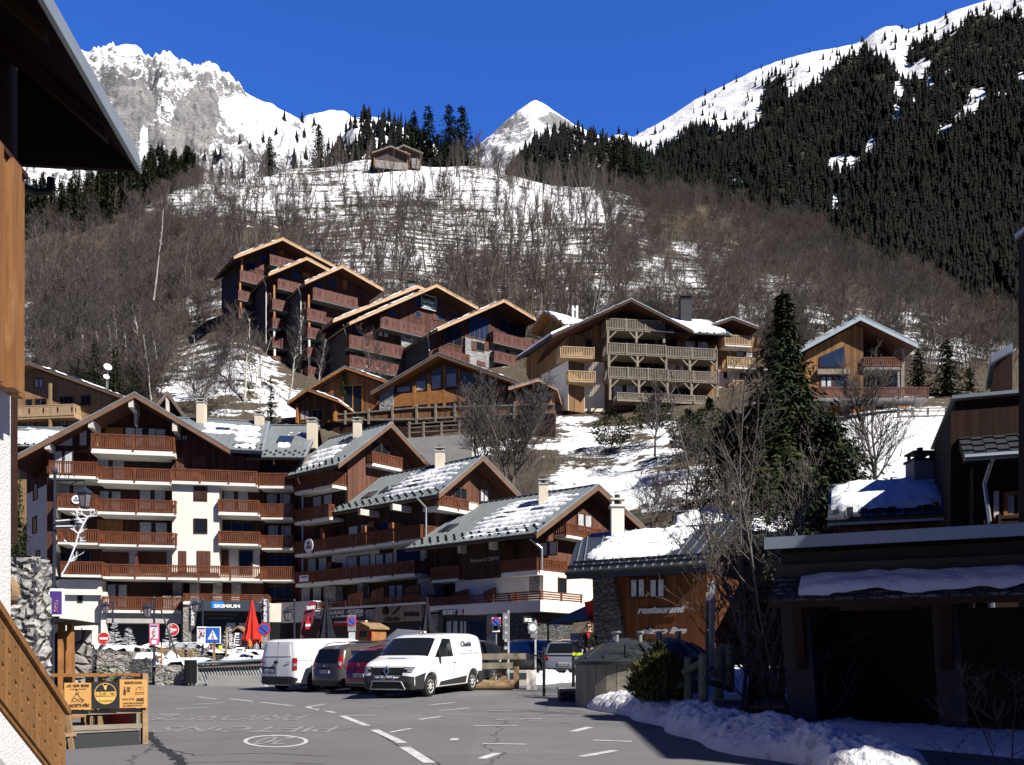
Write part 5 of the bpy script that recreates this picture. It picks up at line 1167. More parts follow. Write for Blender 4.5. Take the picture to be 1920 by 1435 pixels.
rG,mG=gable_roof(G_,GG,(4,zR),(0,zE),(8,zE),0,-(s1-s0),top='metal_dark',guards=(0,),fascia='metal_edge');snow_on(rG,mG[0],.13,.97,.28,.98,97,.8,.3,nx=70)
gable_wall(G_,FG,[(s0+.4,.5),(s1-.3,.5),(s1-.3,zE-.25),(s0+.4,zE-.25)],-7,-.7,boards('dark_boards_low',(.07,.035,.02),-20,.2));
cp=FG.px(c7(1124,1110),-3.6);chimney(rG,FG.W(cp[0],-3.6,cp[1]-.1),.75,.75,.75,'grey','dkgrey')
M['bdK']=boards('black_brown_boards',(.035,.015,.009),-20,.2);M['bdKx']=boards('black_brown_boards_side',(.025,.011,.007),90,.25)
FK_=Frame(1808,27,-20);KR=thing('dark_house','tall dark timber house at the right with a slate-grey tiled lower roof','house',(12.5,24,1))
zE=FK_.px(c7(1395,978))[1];s0=FK_.px(c7(1395,978))[0];rl=FK_.px(c7(1325,745),-3.3)
E0,R0=FK_.W(s0,0,zE),FK_.W(rl[0],-3.3,rl[1]);E1,R1=FK_.W(s0+5,0,zE),FK_.W(rl[0]+5.3,-3.3,rl[1])
mpK=lambda a,t,h=0.:E0.lerp(E1,t).lerp(R0.lerp(R1,t),a)+((E1-E0).cross(R0-E0).normalized()*h)
mb=MB();mb.prism([E0,E1,R1,R0],(0,0,-.2),0)
for i in range(16):
 for j in range(7):
  t0,t1=(i+.02)/16,(i+.97)/16;o=.07*(i%2);a0,a1=max(0,(j-o*4)/7+.01),min(1,(j+1-o*4)/7-.005)
  if a1-a0<.03:continue
  mb.hexa([mpK(a0,t0,.0),mpK(a0,t1,.0),mpK(a1,t1,.0),mpK(a1,t0,.0),mpK(a0,t0,.07),mpK(a0,t1,.07),mpK(a1,t1,.03),mpK(a1,t0,.03)],1)
mb.tube(E0+FK_.n*.08,E1+FK_.n*.08,.1,.1,8,2)
rK=mb.build('roof',[M['guard'],M['metal_dark'],M['metal_edge']],KR)
snow_on(rK,mpK,.22,.42,.42,1.,101,.55,.25,ny=18);snow_on(rK,mpK,.5,.66,.45,1.,103,.55,.25,ny=16)
mb=MB();FK_.box(mb,s0+.3,s0+8,-6,-.5,0.5,zE-.15);mb.build('wall',M['bdK'],KR)
lw=[FK_.px(c7(1322,745),-3.0)[0],0]
mb=MB();FK_.box(mb,lw[0]-.2,lw[0]+8,-8,-1.5,.5,rl[1]-.15);mb.build('wall',M['bdK'],KR)
w_=win(KR,FK_,c7,1635,1185,1790,1345,-.48,'curtain',0,'orange_wood',.1);slab_part(KR,FK_,c7,'window_trim','white',1578,1178,1608,1345,-.5,-.42)
bal(KR,FK_,c7,1600,1330,1800,1375,1385,.5,'open','dark_wood','dark_wood',off=0.)
s_,z_=FK_.px(c7(1575,965),.05);pipe(KR,[FK_.W(s_,.05,z_),FK_.W(s_-.18,-.38,z_-.7),FK_.W(s_+.02,-.4,z_-2.4),FK_.W(s_+.05,-.4,z_-6)],.06)
FK2=Frame(1785,31,-20);s0,z1=FK2.px(c7(1322,592));z0=FK2.px(c7(1322,612))[1];zb=FK2.px(c7(1330,760))[1]-1
mb=MB();FK2.box(mb,s0,s0+9,-8,0,z0,z1);mb.build('roof',M['metal_edge'],KR);mb=MB();FK2.box(mb,s0+.12,s0+9,-8,-.35,zb,z0);mb.build('wall',M['bdK'],KR)
slab_part(KR,FK2,c7,'wall_panel','orange_wood',1465,685,1690,735,-.36,-.3)
TX0,TY0,TY1,TZ=11.9,4.7,21.3,11.6
mb=MB();mb.box((TX0,TY0,.1),(TX0+9,TY1,TZ));mb.build('wall_block',M['bdKx'],KR)
mb=MB();mb.box((TX0-.1,TY0-.1,TZ),(TX0+9,TY1-.02,TZ+.12));mb.build('roof',M['metal_edge'],KR)
FK3=Frame(1852,36,-25);p=[FK3.px(c7(*q))for q in((1590,385),(1690,330),(1690,560),(1555,560))]
mb=MB();FK3.poly(mb,p,-4,0);mb.build('wall',M['bdK'],KR)
mb=MB();mb.hexa([FK3.W(p[0][0]-.2,-4,p[0][1]-.1),FK3.W(p[1][0],-4,p[1][1]),FK3.W(p[1][0],.3,p[1][1]),FK3.W(p[0][0]-.2,.3,p[0][1]-.1),FK3.W(p[0][0]-.2,-4,p[0][1]+.2),FK3.W(p[1][0],-4,p[1][1]+.3),FK3.W(p[1][0],.3,p[1][1]+.3),FK3.W(p[0][0]-.2,.3,p[0][1]+.2)]);rr_=mb.build('roof',M['metal_edge'],KR)
FE=Frame(1440,16.2,-26);E=thing('roadside_hut','dark open hut with a metal-edged flat roof and two sloping pale piers, in deep shade','hut',FE.W(2.5,-2,.4))
s0,zt=FE.px((1438,1008));zb=FE.px((1438,1030))[1];s1=s0+6.6
mb=MB();FE.box(mb,s0,s1,-4.6,-.06,zb+.03,zt-.02);mb.build('roof',M['black'],E)
mb=MB();FE.box(mb,s0-.02,s1,-.06,0,zb,zt);FE.box(mb,s0-.05,s0-.02,-4.6,0,zb,zt);mb.build('fascia',M['metal_edge'],E)
zl1,zl0=FE.px(c8(530,300),-.7)[1],FE.px(c8(530,368),-.7)[1]
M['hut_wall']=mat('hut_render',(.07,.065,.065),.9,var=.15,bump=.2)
sA=FE.px(c8(525,300),-.7)[0]
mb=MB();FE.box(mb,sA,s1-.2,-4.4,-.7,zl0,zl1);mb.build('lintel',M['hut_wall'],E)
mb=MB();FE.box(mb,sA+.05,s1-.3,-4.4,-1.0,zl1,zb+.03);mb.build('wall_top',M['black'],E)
zc1,zc0=zl0,FE.px(c8(700,500),.1)[1]
mpE=lambda a,t,h=0.:FE.W(sA+(s1-.3-sA)*t,.15-.9*a,zc0+(zc1-zc0)*a+h)
mb=MB();mb.prism([mpE(0,0),mpE(0,1),mpE(1,1),mpE(1,0)],(0,0,-.12),0)
for j in range(5):
 for i in range(34):
  t0,t1=(i+.04+.5*(j%2))/34.6,(i+.96+.5*(j%2))/34.6;a0,a1=j/5,(j+1)/5
  mb.hexa([mpE(a0,t0,0),mpE(a0,t1,0),mpE(a1,t1,0),mpE(a1,t0,0),mpE(a0,t0,.05),mpE(a0,t1,.05),mpE(a1,t1,.02),mpE(a1,t0,.02)],1)
can=mb.build('canopy',[M['dark_wood'],M['stone_dark']],E);snow_on(can,mpE,.1,.75,.08,.93,111,.75,.22,nx=90,ny=16,ragged=.6)
for(xa,xb,xc,xd,ya,yb)in((555,715,755,598,590,1200),(1402,1545,1600,1440,640,1170)):
 p=[FE.px(c8(x,y),-.5)for x,y in((xa,ya),(xb,ya),(xc,yb),(xd,yb))];p[0]=(p[0][0]-.02,zc0);p[1]=(p[1][0]-.02,zc0)
 mb=MB();FE.poly(mb,p,-1.0,-.5);mb.build('pillar',M['hut_wall'],E)
 mb=MB();p2=[(p[3][0],p[3][1]),(p[2][0],p[2][1]),(p[2][0]+.05,.1),(p[3][0]+.0,.1)];FE.poly(mb,p2,-1.05,-.45);mb.build('plinth',M['stone_dark'],E)
 x=(xa+xb)/2+10;a_,z_=FE.px(c8(x,ya));mb=MB();mb.bar(FE.W(a_,-.5,zc0-1.1),FE.W(a_,.05,zc0-.05),.16,.16);mb.bar(FE.W(a_,-.45,zc0-1.2),FE.W(a_,-.45,zc0),.18,.1);mb.build('bracket',M['dark_wood'],E)
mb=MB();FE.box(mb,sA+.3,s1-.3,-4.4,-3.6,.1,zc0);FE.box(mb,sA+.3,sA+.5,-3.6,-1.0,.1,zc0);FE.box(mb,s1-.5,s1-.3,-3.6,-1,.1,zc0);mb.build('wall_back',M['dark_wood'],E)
def bin_(label,c,r,rim,top,n=30):
 t=thing('waste_container',label,'container',c);c=Vector(c);mb=MB()
 for i in range(n):
  a0,a1=2*math.pi*(i+.03)/n,2*math.pi*(i+.97)/n;ro=r+random.uniform(-.006,.006)
  P_=lambda a,q,h:(c.x+q*math.cos(a),c.y+q*math.sin(a),c.z+h)
  mb.hexa([P_(a0,r-.06,-.2),P_(a0,ro,-.2),P_(a1,ro,-.2),P_(a1,r-.06,-.2),P_(a0,r-.06,rim),P_(a0,ro,rim),P_(a1,ro,rim),P_(a1,r-.06,rim)])
 mb.build('staves',mat('grey_staves',(.27,.245,.20),.85,var=.22,vs=2.5),t)
 mb=MB();h=top-rim;mb.lathe(c,[(r+.09,rim-.06),(r+.1,rim+.02),(r*.98,rim+.09),(r*.8,rim+h*.42),(r*.55,rim+h*.7),(r*.3,rim+h*.9),(.05,top)],36);mb.build('lid',M['lid'],t,smooth=True,angle=40)
 mb=MB()
 for a in(.6,2.2,4.0,5.4):mb.tube(c+Vector((.35*r*math.cos(a),.35*r*math.sin(a),rim+h*.8)),c+Vector((.35*r*math.cos(a),.35*r*math.sin(a),top+.14)),.05);mb.tube(c+Vector((.35*r*math.cos(a),.35*r*math.sin(a),top+.12)),c+Vector((.35*r*math.cos(a),.35*r*math.sin(a),top+.16)),.1)
 mb.build('vent_caps',M['grey'],t)
 for k in range(6):
  mb=MB();a=-2.6+k*.45;q=[c+Vector((rr_*math.cos(a),rr_*math.sin(a),z_))for rr_,z_ in((r*.97,rim+.12),(r*.8,rim+h*.46),(r*.56,rim+h*.74))]
  for p0,p1 in zip(q,q[1:]):mb.bar(p0,p1,.05,.04)
  mb.build('lid_rib',M['lid'],t)
 return t
M['lid']=plain('bin_lid',(.028,.034,.034),.55)
bin_('nearer half-buried waste container with grey staves and a dark domed lid',(2.85,22.5,road_z(22.5)),1.27,1.08,1.68)
bin_('farther half-buried waste container showing its dark lid behind the first',(4.55,26.5,road_z(26)),1.2,1.1,1.72)
def heap(name,label,cat,pts,hw,H,seed,m='snow_dirty',n_along=140,n_ac=34,rough=.5,group=None,flat=.0):
 """a ploughed bank of snow along a line of ground points"""
 P_=[Vector(p)for p in pts];L=[0]
 for a,b in zip(P_,P_[1:]):L.append(L[-1]+(b-a).length)
 V=[];F=[]
 for i in range(n_along):
  d=L[-1]*i/(n_along-1);k=max(j for j in range(len(L))if L[j]<=d+1e-9);k=min(k,len(P_)-2);f=(d-L[k])/max(1e-6,L[k+1]-L[k])
  c=P_[k].lerp(P_[k+1],f);t=(P_[min(k+1,len(P_)-1)]-P_[k]).normalized();n=Vector((-t.y,t.x,0)).normalized()
  w=hw*(.75+.5*mnoise.noise(Vector((d*.5,seed,0))));e=min(1,d/(hw*.8),(L[-1]-d)/(hw*.8))**.5 if flat==0 else 1
  for j in range(n_ac):
   q=-1+2*j/(n_ac-1);x=c+n*q*w*max(e,.05)
   s_=max(0,1-abs(q)**2.2)
   lump=mnoise.fractal(Vector((x.x*1.1,x.y*1.1,seed)),1,2,5)
   big=mnoise.cell(Vector((x.x*3.3,x.y*3.3,seed)))
   h=H*e*s_**.6*(.85+rough*.6*lump)+.05*s_**.3*rough*2*(1-2*abs(mnoise.noise(Vector((x.x*5.2,x.y*5.2,seed+5)))))+.03*s_**.3*rough*2*mnoise.noise(Vector((x.x*13,x.y*13,seed)))+s_**.4*rough*.34*max(0,.42-mnoise.voronoi(Vector((x.x*3.6,x.y*3.6,seed)))[0][0])+s_**.4*rough*.13*max(0,.4-mnoise.voronoi(Vector((x.x*8,x.y*8,seed)))[0][0])
   V.append((x.x,x.y,road_z(x.y,x.x)-.03+max(-.02,h)))
 for i in range(n_along-1):
  for j in range(n_ac-1):F.append((i*n_ac+j,i*n_ac+j+1,(i+1)*n_ac+j+1,(i+1)*n_ac+j))
 mb=MB();mb.add(V,F);o=mb.build(name,M[m],None,smooth=True);return tag(o,label,cat,group)
tag(heap('snow_bank',None,None,[gp(1135,1322),gp(1210,1340),gp(1300,1362),gp(1390,1390),gp(1470,1412),gp(1560,1432),gp(1720,1470)],.95,.5,3.1,n_along=420,n_ac=70,rough=.45),kind='stuff')
tag(heap('snow_cover',None,None,[gp(1420,1360)+Vector((1.2,0,0)),gp(1500,1385)+Vector((1.2,.3,0)),gp(1700,1400)+Vector((1.3,.3,0)),gp(2000,1420)+Vector((1.2,0,0))],1.7,.28,8.1,'snow',rough=.25),kind='stuff')
tag(heap('snow_bank',None,None,[gp(985,1284),gp(1030,1280),gp(1085,1278)],.6,.35,12.1,n_along=60,rough=.8),kind='stuff')
tag(heap('snow_cover',None,None,[(6.3,24,0),(7.6,28,0),(9.5,36,0)],3.0,.8,14.1,'snow',rough=.3),kind='stuff')
def log_fence(name,label,posts,rails,m='green_post',r=.09):
 t=thing(name,label,'fence',gp(*posts[0][:2])if len(posts[0])==4 else posts[0][0]);
 for p in posts:
  mb=MB();mb.tube(p[0],p[1],r*1.05,r,9);mb.tube(p[1],Vector(p[1])+Vector((0,0,.04)),r,r*.6,9);mb.build('post',M[m],t)
 for a,b in rails:
  mb=MB();mb.tube(a,b,r*.75,r*.7,8);mb.build('rail',M[m],t)
 return t
M['green_post']=mat('treated_post',(.17,.19,.13),.85,var=.3,vs=4,bump=.2)
def cp6(x,y,Y):u,v=c6(x,y);return P(u,v,Y)
ps=[]
for(x,y0,y1,d)in((868,1062,1310,18.2),(952,1040,1325,17.6),(1040,1004,1290,18.6),(1066,985,1215,20.2),(1104,990,1250,19.4)):ps.append((cp6(x,y1,d),cp6(x,y0,d)))
log_fence('log_fence','tall greenish round log posts with crossed rails beside the pine shrub',ps,[(cp6(800,1215,18.2),cp6(1040,1135,18.4)),(cp6(1040,1135,18.5),cp6(1104,1110,19.4)),(cp6(868,1230,18.3),cp6(1066,1060,20.1)),(cp6(840,1140,18.1),cp6(960,1070,17.8)),(cp6(940,1180,17.5),cp6(1110,1230,19.3))])
ps=[(cp6(x,1440,16.3-i*.25),cp6(x,1318,16.3-i*.25))for i,x in enumerate((1195,1255,1320,1400))]
log_fence('rail_fence','low dark rail fence between the snow bank and the hut',ps,[(cp6(1190,1338,16.3),cp6(1425,1338,15.4)),(cp6(1190,1370,16.3),cp6(1425,1372,15.4))],'dark_wood',.06)
sk=thing('ski_marker','tall upright pair of ski-shaped boards, one silver with a curved tip','ski marker',cp6(990,1130,21))
mb=MB();pts=[(965,1070),(968,690),(988,690),(994,1070)];mb.prism([cp6(*p,21)for p in pts],(0,.06,0));mb.build('ski',M['rail_grey'],sk)
mb=MB();pts=[(992,1130),(990,760),(988,690),(994,645),(1004,622),(1016,632),(1020,700),(1014,1130)];mb.prism([cp6(*p,20.6)for p in pts],(0,.06,0));mb.build('ski',M['steel'],sk)
mb=MB();mb.box(tuple(cp6(985,735,20.5)),tuple(cp6(1024,722,20.5)+Vector((0,.2,0))));mb.build('bracket',M['steel'],sk);mb=MB();mb.box(tuple(cp6(985,905,20.5)),tuple(cp6(1024,893,20.5)+Vector((0,.2,0))));mb.build('bracket',M['steel'],sk)
ws=thing('wooden_screen','russet board screen behind the bare trees, left of the hut','screen',cp6(1320,1290,21));FW_=Frame(c6(1240,0)[0],21.5,-8)
mb=MB();s0,z1=FW_.px(c6(1238,1052));s1,_=FW_.px(c6(1440,1052));z0=FW_.px(c6(1238,1295))[1];n=int((s1-s0)/.18)
for i in range(n):FW_.box(mb,s0+i*.18,s0+i*.18+.17,-.03,.008*(i%3),z0,z1+random.uniform(-.03,.03))
mb.build('boarding',M['bdD'],ws);mb=MB();FW_.box(mb,s0-.1,s0,-.1,.05,z0-.5,z1+.1);mb.build('post',M['dark_wood'],ws)
FK=Frame(48,11,95.7);K=thing('near_house','timber-clad house at the left edge under a deep dark soffit','house',FK.W(-2,-1,.3))
s=NT('larch_boards');p=s.pos()
g_=s.noise(s.scale(p,(9,9,.45)),2.0,6,.6);kn=s.noise(s.scale(p,(4,4,1.2)),1.2,3)
c=s.mix(s.ramp(g_,.3,.72),(.30,.135,.045),(.17,.07,.022));c=s.mix(s.ramp(kn,.56,.75,0,.6),c,(.42,.23,.10));s.set(col=c,rough=.6);s.bump(g_,.3,.01);M['larch']=s.m
zE_,zT,zW=9.28,FK.px((48,338))[1],FK.px((42,741))[1]
mb=MB();i=0;a=0.
while a>-6.5:
 w_=random.choice((.22,.25,.29));o=.075 if i%2 else 0.
 FK.box(mb,a-w_,a-.03,-.12,o,zW-random.uniform(0,.06),zT);a-=w_;i+=1
FK.box(mb,-6.5,-.03,-.3,-.121,zW+.1,zT);mb.build('cladding',M['larch'],K)
M['roughcast']=mat('white_roughcast',(.78,.78,.78),.9,var=.05,bump=.45,bs=34)
so=FK.px((20,900),-.3)[0]
mb=MB();FK.box(mb,-6.5,so,-3,-.3,-.2,zW+.1);mb.build('wall',M['roughcast'],K)
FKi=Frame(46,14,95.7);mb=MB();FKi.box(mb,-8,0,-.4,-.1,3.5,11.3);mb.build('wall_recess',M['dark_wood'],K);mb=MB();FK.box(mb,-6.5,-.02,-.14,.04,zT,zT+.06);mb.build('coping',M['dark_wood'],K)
eA=Vector((-5.8,14,zE_));dirn=Vector((-.1,1,0)).normalized();inw=Vector((-dirn.y,dirn.x,0))
eB=eA-dirn*9
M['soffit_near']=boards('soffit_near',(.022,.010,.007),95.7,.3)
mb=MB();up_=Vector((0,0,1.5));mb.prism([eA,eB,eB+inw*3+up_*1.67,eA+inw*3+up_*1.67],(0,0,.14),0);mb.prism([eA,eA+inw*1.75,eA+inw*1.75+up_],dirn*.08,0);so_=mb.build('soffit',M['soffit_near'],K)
mb=MB();mb.prism([eA-inw*.05,eB-inw*.05,eB-inw*.05+Vector((0,0,.24)),eA-inw*.05+Vector((0,0,.24))],inw*.05);mb.bar(eA-inw*.05,eB-inw*.05,.05,.03);mb.build('fascia',M['metal_edge'],K)
mb=MB();mb.prism([eA+Vector((0,0,.16)),eB+Vector((0,0,.16)),eB+inw*4+Vector((0,0,3.6)),eA+inw*4+Vector((0,0,3.6))],(0,0,.1));mb.build('roof',M['metal_dark'],K)
for d in(1.1,3.2,5.3):
 q=eA-dirn*d;mb=MB();mb.prism([q+inw*1.7+up_-Vector((0,0,.3)),q+inw*1.7+up_,q+inw*.1,q+inw*.1-Vector((0,0,.14))],dirn*.16);mb.build('bracket',M['dark_wood'],K)
pipe(K,[FKi.W(.1,.35,zE_-.05),FKi.W(.1,.35,zE_-.25),FKi.W(.0,.15,zE_-.33),FKi.W(-.15,.05,zE_-.33)],.06,'black')
def rough_box(mb,lo,hi,cell=.11,amp=.10,sc=2.2,seed=0,m=0):
 """a block with a rounded rubble face (front, right and top)"""
 x0,y0,z0=lo;x1,y1,z1=hi
 def disp(p,n):
  q=Vector((p.x*sc,p.y*sc,p.z*sc*1.35))+Vector((seed,0,0));q+=mnoise.noise_vector(q*.8)*.35
  d=mnoise.voronoi(q)[0];return p+n*(amp*(1-min(1,(1-min(1,(d[1]-d[0])*2.6))**2))-amp*.5+.02*mnoise.noise(p*9))
 def face(o,a,b,n):
  na,nb=max(2,int(a.length/cell)),max(2,int(b.length/cell));V=[]
  for i in range(nb+1):
   for j in range(na+1):
    p=o+a*(j/na)+b*(i/nb);V.append(disp(p,n))
  mb.add(V,[(i*(na+1)+j,i*(na+1)+j+1,(i+1)*(na+1)+j+1,(i+1)*(na+1)+j)for i in range(nb)for j in range(na)],m)
 X,Y_,Z=Vector((x1-x0,0,0)),Vector((0,y1-y0,0)),Vector((0,0,z1-z0))
 face(Vector((x0,y0,z0)),X,Z,Vector((0,-1,0)));face(Vector((x1,y0,z0)),Y_,Z,Vector((1,0,0)));face(Vector((x0,y0,z1)),X,Y_,Vector((0,0,1)));face(Vector((x0,y1,z0)),-Y_,Z,Vector((-1,0,0)))
sw=thing('stone_wall','rough grey stone gate wall beside the white house','wall',(-9,16.5,0))
mb=MB();pr=P(94,1052,16.75);rough_box(mb,(-11.5,16.2,-.2),(pr.x,16.75,pr.z),.06,.075,3.0);mb.build('rubble_face',M['stone_near'],sw)
pq=thing('wooden_plaque','round wooden plaque with a red oval at the left edge','plaque',P(5,1105,11.5));mb=MB();a_=P(-2,1108,11.5);mb.tube(a_,a_+Vector((.03,.12,0)),.2,.2,20);mb.build('board',M['bark_post'],pq);mb=MB();
b_=P(8,1110,11.47);mb.add([b_+Vector((.075*math.cos(t)+.03*math.sin(t),-.01,.17*math.sin(t)))for t in np.linspace(0,2*math.pi,20,endpoint=False)],[tuple(range(20))]);mb.build('oval',M['red'],pq)
st=thing('stair_balustrade','brown plank balustrade with heart-shaped cut-outs on a white outside stair','stair',(-5.2,9.5,0))
FS_=Frame(0,0,95.9,at=Vector((-5.17,10.5,0)))
slope=-(2.24-1.19)/1.65;zt=lambda s:1.19+slope*s;BHt=.80;bw=.145
M['stairwood']=boards('stair_boards',(.27,.135,.05),95.9,bw,var=.15,gap=.03);mb=MB();i=0;s_=0.
while s_>-4.2:
 a,b=s_-bw+.008,s_
 def zz(s,h):return zt(s)-.1-BHt+h
 L_,R_=[],[]
 for hc,sz in((.16,.028),(.36,.034),(.58,.034),(.72,.02)):
  big=(i%2==0)==(hc in(.16,.58))
  k=sz if big else sz*.55
  L_+=[(hc-k*1.3,0),(hc+k*.2,k),(hc+k*.9,k*.6),(hc+k*.5,0)]
  big2=((i+1)%2==0)==(hc in(.16,.58));k2=sz if big2 else sz*.55
  R_+=[(hc-k2*1.3,0),(hc+k2*.2,k2),(hc+k2*.9,k2*.6),(hc+k2*.5,0)]
 poly=[(a,zz(a,0)),(b,zz(b,0))]+[(b-o,zz(b-o,h))for h,o in L_]+[(b,zz(b,BHt)),(a,zz(a,BHt))]+[(a+o,zz(a+o,h))for h,o in reversed(R_)]
 FS_.poly(mb,poly,-.025,0);s_-=bw;i+=1
mb.build('boarding',M['stairwood'],st)
mb=MB();mb.bar(FS_.W(.06,-.01,zt(.06)-.05),FS_.W(-4.3,-.01,zt(-4.3)-.05),.1,.07);mb.bar(FS_.W(.0,-.05,zt(0)-.9),FS_.W(-4.3,-.05,zt(-4.3)-.9),.05,.09);mb.build('handrail',M['stairwood'],st)
mb=MB();FS_.box(mb,-.12,.0,-.14,-.03,.1,zt(0)-.02);mb.build('post',M['stairwood'],st)
mb=MB()
n=20
for k in range(n):
 s0=-.05-k*.26;h=zt(s0)-1.0;FS_.box(mb,s0-.27,s0,-1.3,-.12,-.3,h)
mb.build('steps',M['roughcast'],st)
mb=MB();FS_.poly(mb,[(0,zt(0)-.98),(-5,zt(-5)-.98),(-5,zt(-5)-1.45),(0,zt(0)-1.45)],-.12,-.04);mb.build('stringer',M['roughcast'],st)
mb=MB();FS_.poly(mb,[(0,zt(0)-1.45),(-5,zt(-5)-1.45),(-5,-.3),(0,-.3)],-.12,-.03);mb.build('base',M['concrete'],st)
FV=Frame(118,13.7,38);V_=thing('sign_fence','wooden corner fence carrying two tan boards and a black round-emblem board','fence',FV.W(.6,0,.35))
M['tan']=mat('tan_board',(.52,.28,.085),.6,var=.08,vs=2);M['ink']=plain('dark_print',(.05,.02,.01),.7)
def board(x0,y0,x1,y1,m,nm_='sign_board'):
 p=[FV.px(c2(x,y),.05)for x,y in((x0,y1),(x1,y1),(x1,y0),(x0,y0))];mb=MB();FV.poly(mb,p,.02,.05);return mb.build(nm_,M[m],V_)
b1=board(362,842,513,992,'tan');b2=board(517,836,670,988,'black');b3=board(673,823,828,982,'tan')
fx=lambda par,t,x0,yb,x1,yt,m='ink',**k:ftext(par,FV,c2,t,x0,yb,x1,yt,.055,m,depth=.004,**k)
fx(b1,'LAIT / ŒUFS / BEURRE',375,866,500,852,bold=.02);fx(b1,'fromages fermiers',395,881,486,873);fx(b1,'PLANCHETTE APÉRO',372,980,503,962,bold=.02)
fx(b3,'PRODUITS LOCAUX',700,848,800,835,bold=.02);fx(b3,'VINS',712,876,733,866,bold=.02);fx(b3,'DE',712,893,730,880,bold=.02);fx(b3,'SAVOIE',690,940,755,929);fx(b3,'MIEL',765,944,812,928,shear=.3,bold=.02);fx(b3,'CONFITURES ARTISANALES',690,962,808,953);fx(b3,'SAUCISSONS DE PAYS',690,976,800,967)
M['amber']=plain('amber_print',(.60,.36,.09),.5)
fx(b2,'VENTE DIRECTE',535,916,652,894,'amber',bold=.03);fx(b2,'du producteur',556,948,632,938,'black')
def ringp(par,cx,cy,rx,ry,w,m,nm_='emblem',half=0):
 mb=MB();n=40;V=[];
 for i in range(n+1):
  a=2*math.pi*i/n
  for k in(1,1-w):
   s_,z_=FV.px(c2(cx+rx*k*math.cos(a),cy-ry*k*math.sin(a)),.056);V.append(FV.W(s_,.056,z_))
 mb.add(V,[(2*i,2*i+2,2*i+3,2*i+1)for i in range(n)]);return mb.build(nm_,M[m],par)
ringp(b2,593,902,62,60,.06,'amber')
def polyp(par,pts,m,nm_='emblem',off=.054):
 mb=MB();FV.poly(mb,[FV.px(c2(*p),off)for p in pts],off-.003,off);return mb.build(nm_,M[m],par)
polyp(b2,[(538,921),(648,918),(643,934),(630,952),(608,960),(578,960),(556,951),(543,936)],'amber',off=.053)
polyp(b2,[(580,855),(586,858),(592,856),(598,857),(604,853),(601,865),(598,878),(593,884),(588,878),(584,866)],'amber');polyp(b2,[(576,852),(581,846),(584,855),(580,858)],'amber');polyp(b2,[(604,855),(603,845),(609,850),(606,856)],'amber')
polyp(b3,[(694,910),(708,910),(708,885),(703,876),(703,862),(698,862),(698,876),(694,886)],'ink')
for(x0,y0,x1,y1)in((757,895,810,893),(762,885,772,868),(785,883,795,862),(772,868,795,864),(800,882,806,866),(757,905,812,902)):
 polyp(b3,[(x0,y0),(x1,y1),(x1+2,y1+3),(x0+2,y0+3)],'ink')
for pts in([(400,948),(412,925),(425,905),(440,905),(452,925),(470,948)],):polyp(b1,pts+[(x-(2 if x>435 else-2),y+4)for x,y in reversed(pts)],'ink')
polyp(b1,[(425,900),(430,880),(440,880),(446,900),(436,908)],'ink');polyp(b1,[(429,898),(433,884),(439,884),(442,898),(436,903)],'tan',off=.056);ringp(b1,420,938,16,10,.25,'ink');ringp(b1,455,940,18,9,.25,'ink')
def vpost(x0,x1,y0,y1,o=0.,m='bark_post'):
 a,z1=FV.px(c2(x0,y0),o);b,_=FV.px(c2(x1,y0),o);z0=FV.px(c2(x0,y1),o)[1];mb=MB();FV.box(mb,a,b,o-.12,o,z0,z1);return mb.build('post',M[m],V_)
vpost(803,834,790,1196);vpost(345,372,975,1225,.0);
a,z1=FV.px(c2(375,985));b,z0=FV.px(c2(405,1225));mb=MB();mb.bar(FV.W(a,.02,z1),FV.W(b,.02,z0),.07,.06);mb.bar(FV.W(a-.05,.03,z0+.25),FV.W(b+.05,.03,z0+.25),.07,.05);mb.build('brace',M['bark_post'],V_)
for y in(1000,1085):
 a,z_=FV.px(c2(405,y));b,zb_=FV.px(c2(805,y-14));mb=MB();mb.hexa([FV.W(a,-.1,z_-.07),FV.W(b,-.1,zb_-.07),FV.W(b,-.03,zb_-.07),FV.W(a,-.03,z_-.07),FV.W(a,-.1,z_),FV.W(b,-.1,zb_),FV.W(b,-.03,zb_),FV.W(a,-.03,z_)]);mb.build('rail',M['rail_grey'],V_)
mb=MB()
for x in(772,788):
 a,z1=FV.px(c2(x,985),-.15);z0=FV.px(c2(x,1150),-.15)[1];FV.box(mb,a,a+.05,-.5,-.42,z0,z1)
mb.build('slats',M['rail_grey'],V_)
p=[FV.px(c2(*q),.03)for q in((405,1215),(785,1196),(785,1105),(405,1124))];mb=MB();FV.poly(mb,p,-.5,.03);mb.build('planter_box',M['dkgrey'],V_)
mb=MB();p=[FV.px(c2(*q),.05)for q in((400,1128),(790,1108),(790,1101),(400,1120))];FV.poly(mb,p,-.52,.05);mb.build('planter_rim',M['rail_grey'],V_)
FVb=Frame(118,14.4,38)
pot=thing('flower_pot','big red flower pot behind the corner fence','flower pot',FV.W(*[FV.px(c2(670,1100),-.6)[0],-.6,.35]))
cpz=FV.W(FV.px(c2(668,1100),-.6)[0],-.6,FV.px(c2(668,1100),-.6)[1]);mb=MB();mb.lathe(cpz,[(.19,-.3),(.21,0),(.26,.24),(.29,.26),(.29,.34),(.25,.34),(.24,.25)],20);mb.build('pot',plain('pot_red',(.30,.012,.012),.5),pot,smooth=True,angle=35)
pl=thing('potted_plant','small green leafy plant peeping over the black board','plant',FV.W(FV.px(c2(615,830),-.4)[0],-.4,1.0));mb=MB();cc=FV.W(FV.px(c2(615,838),-.35)[0],-.35,FV.px(c2(615,840),-.35)[1])
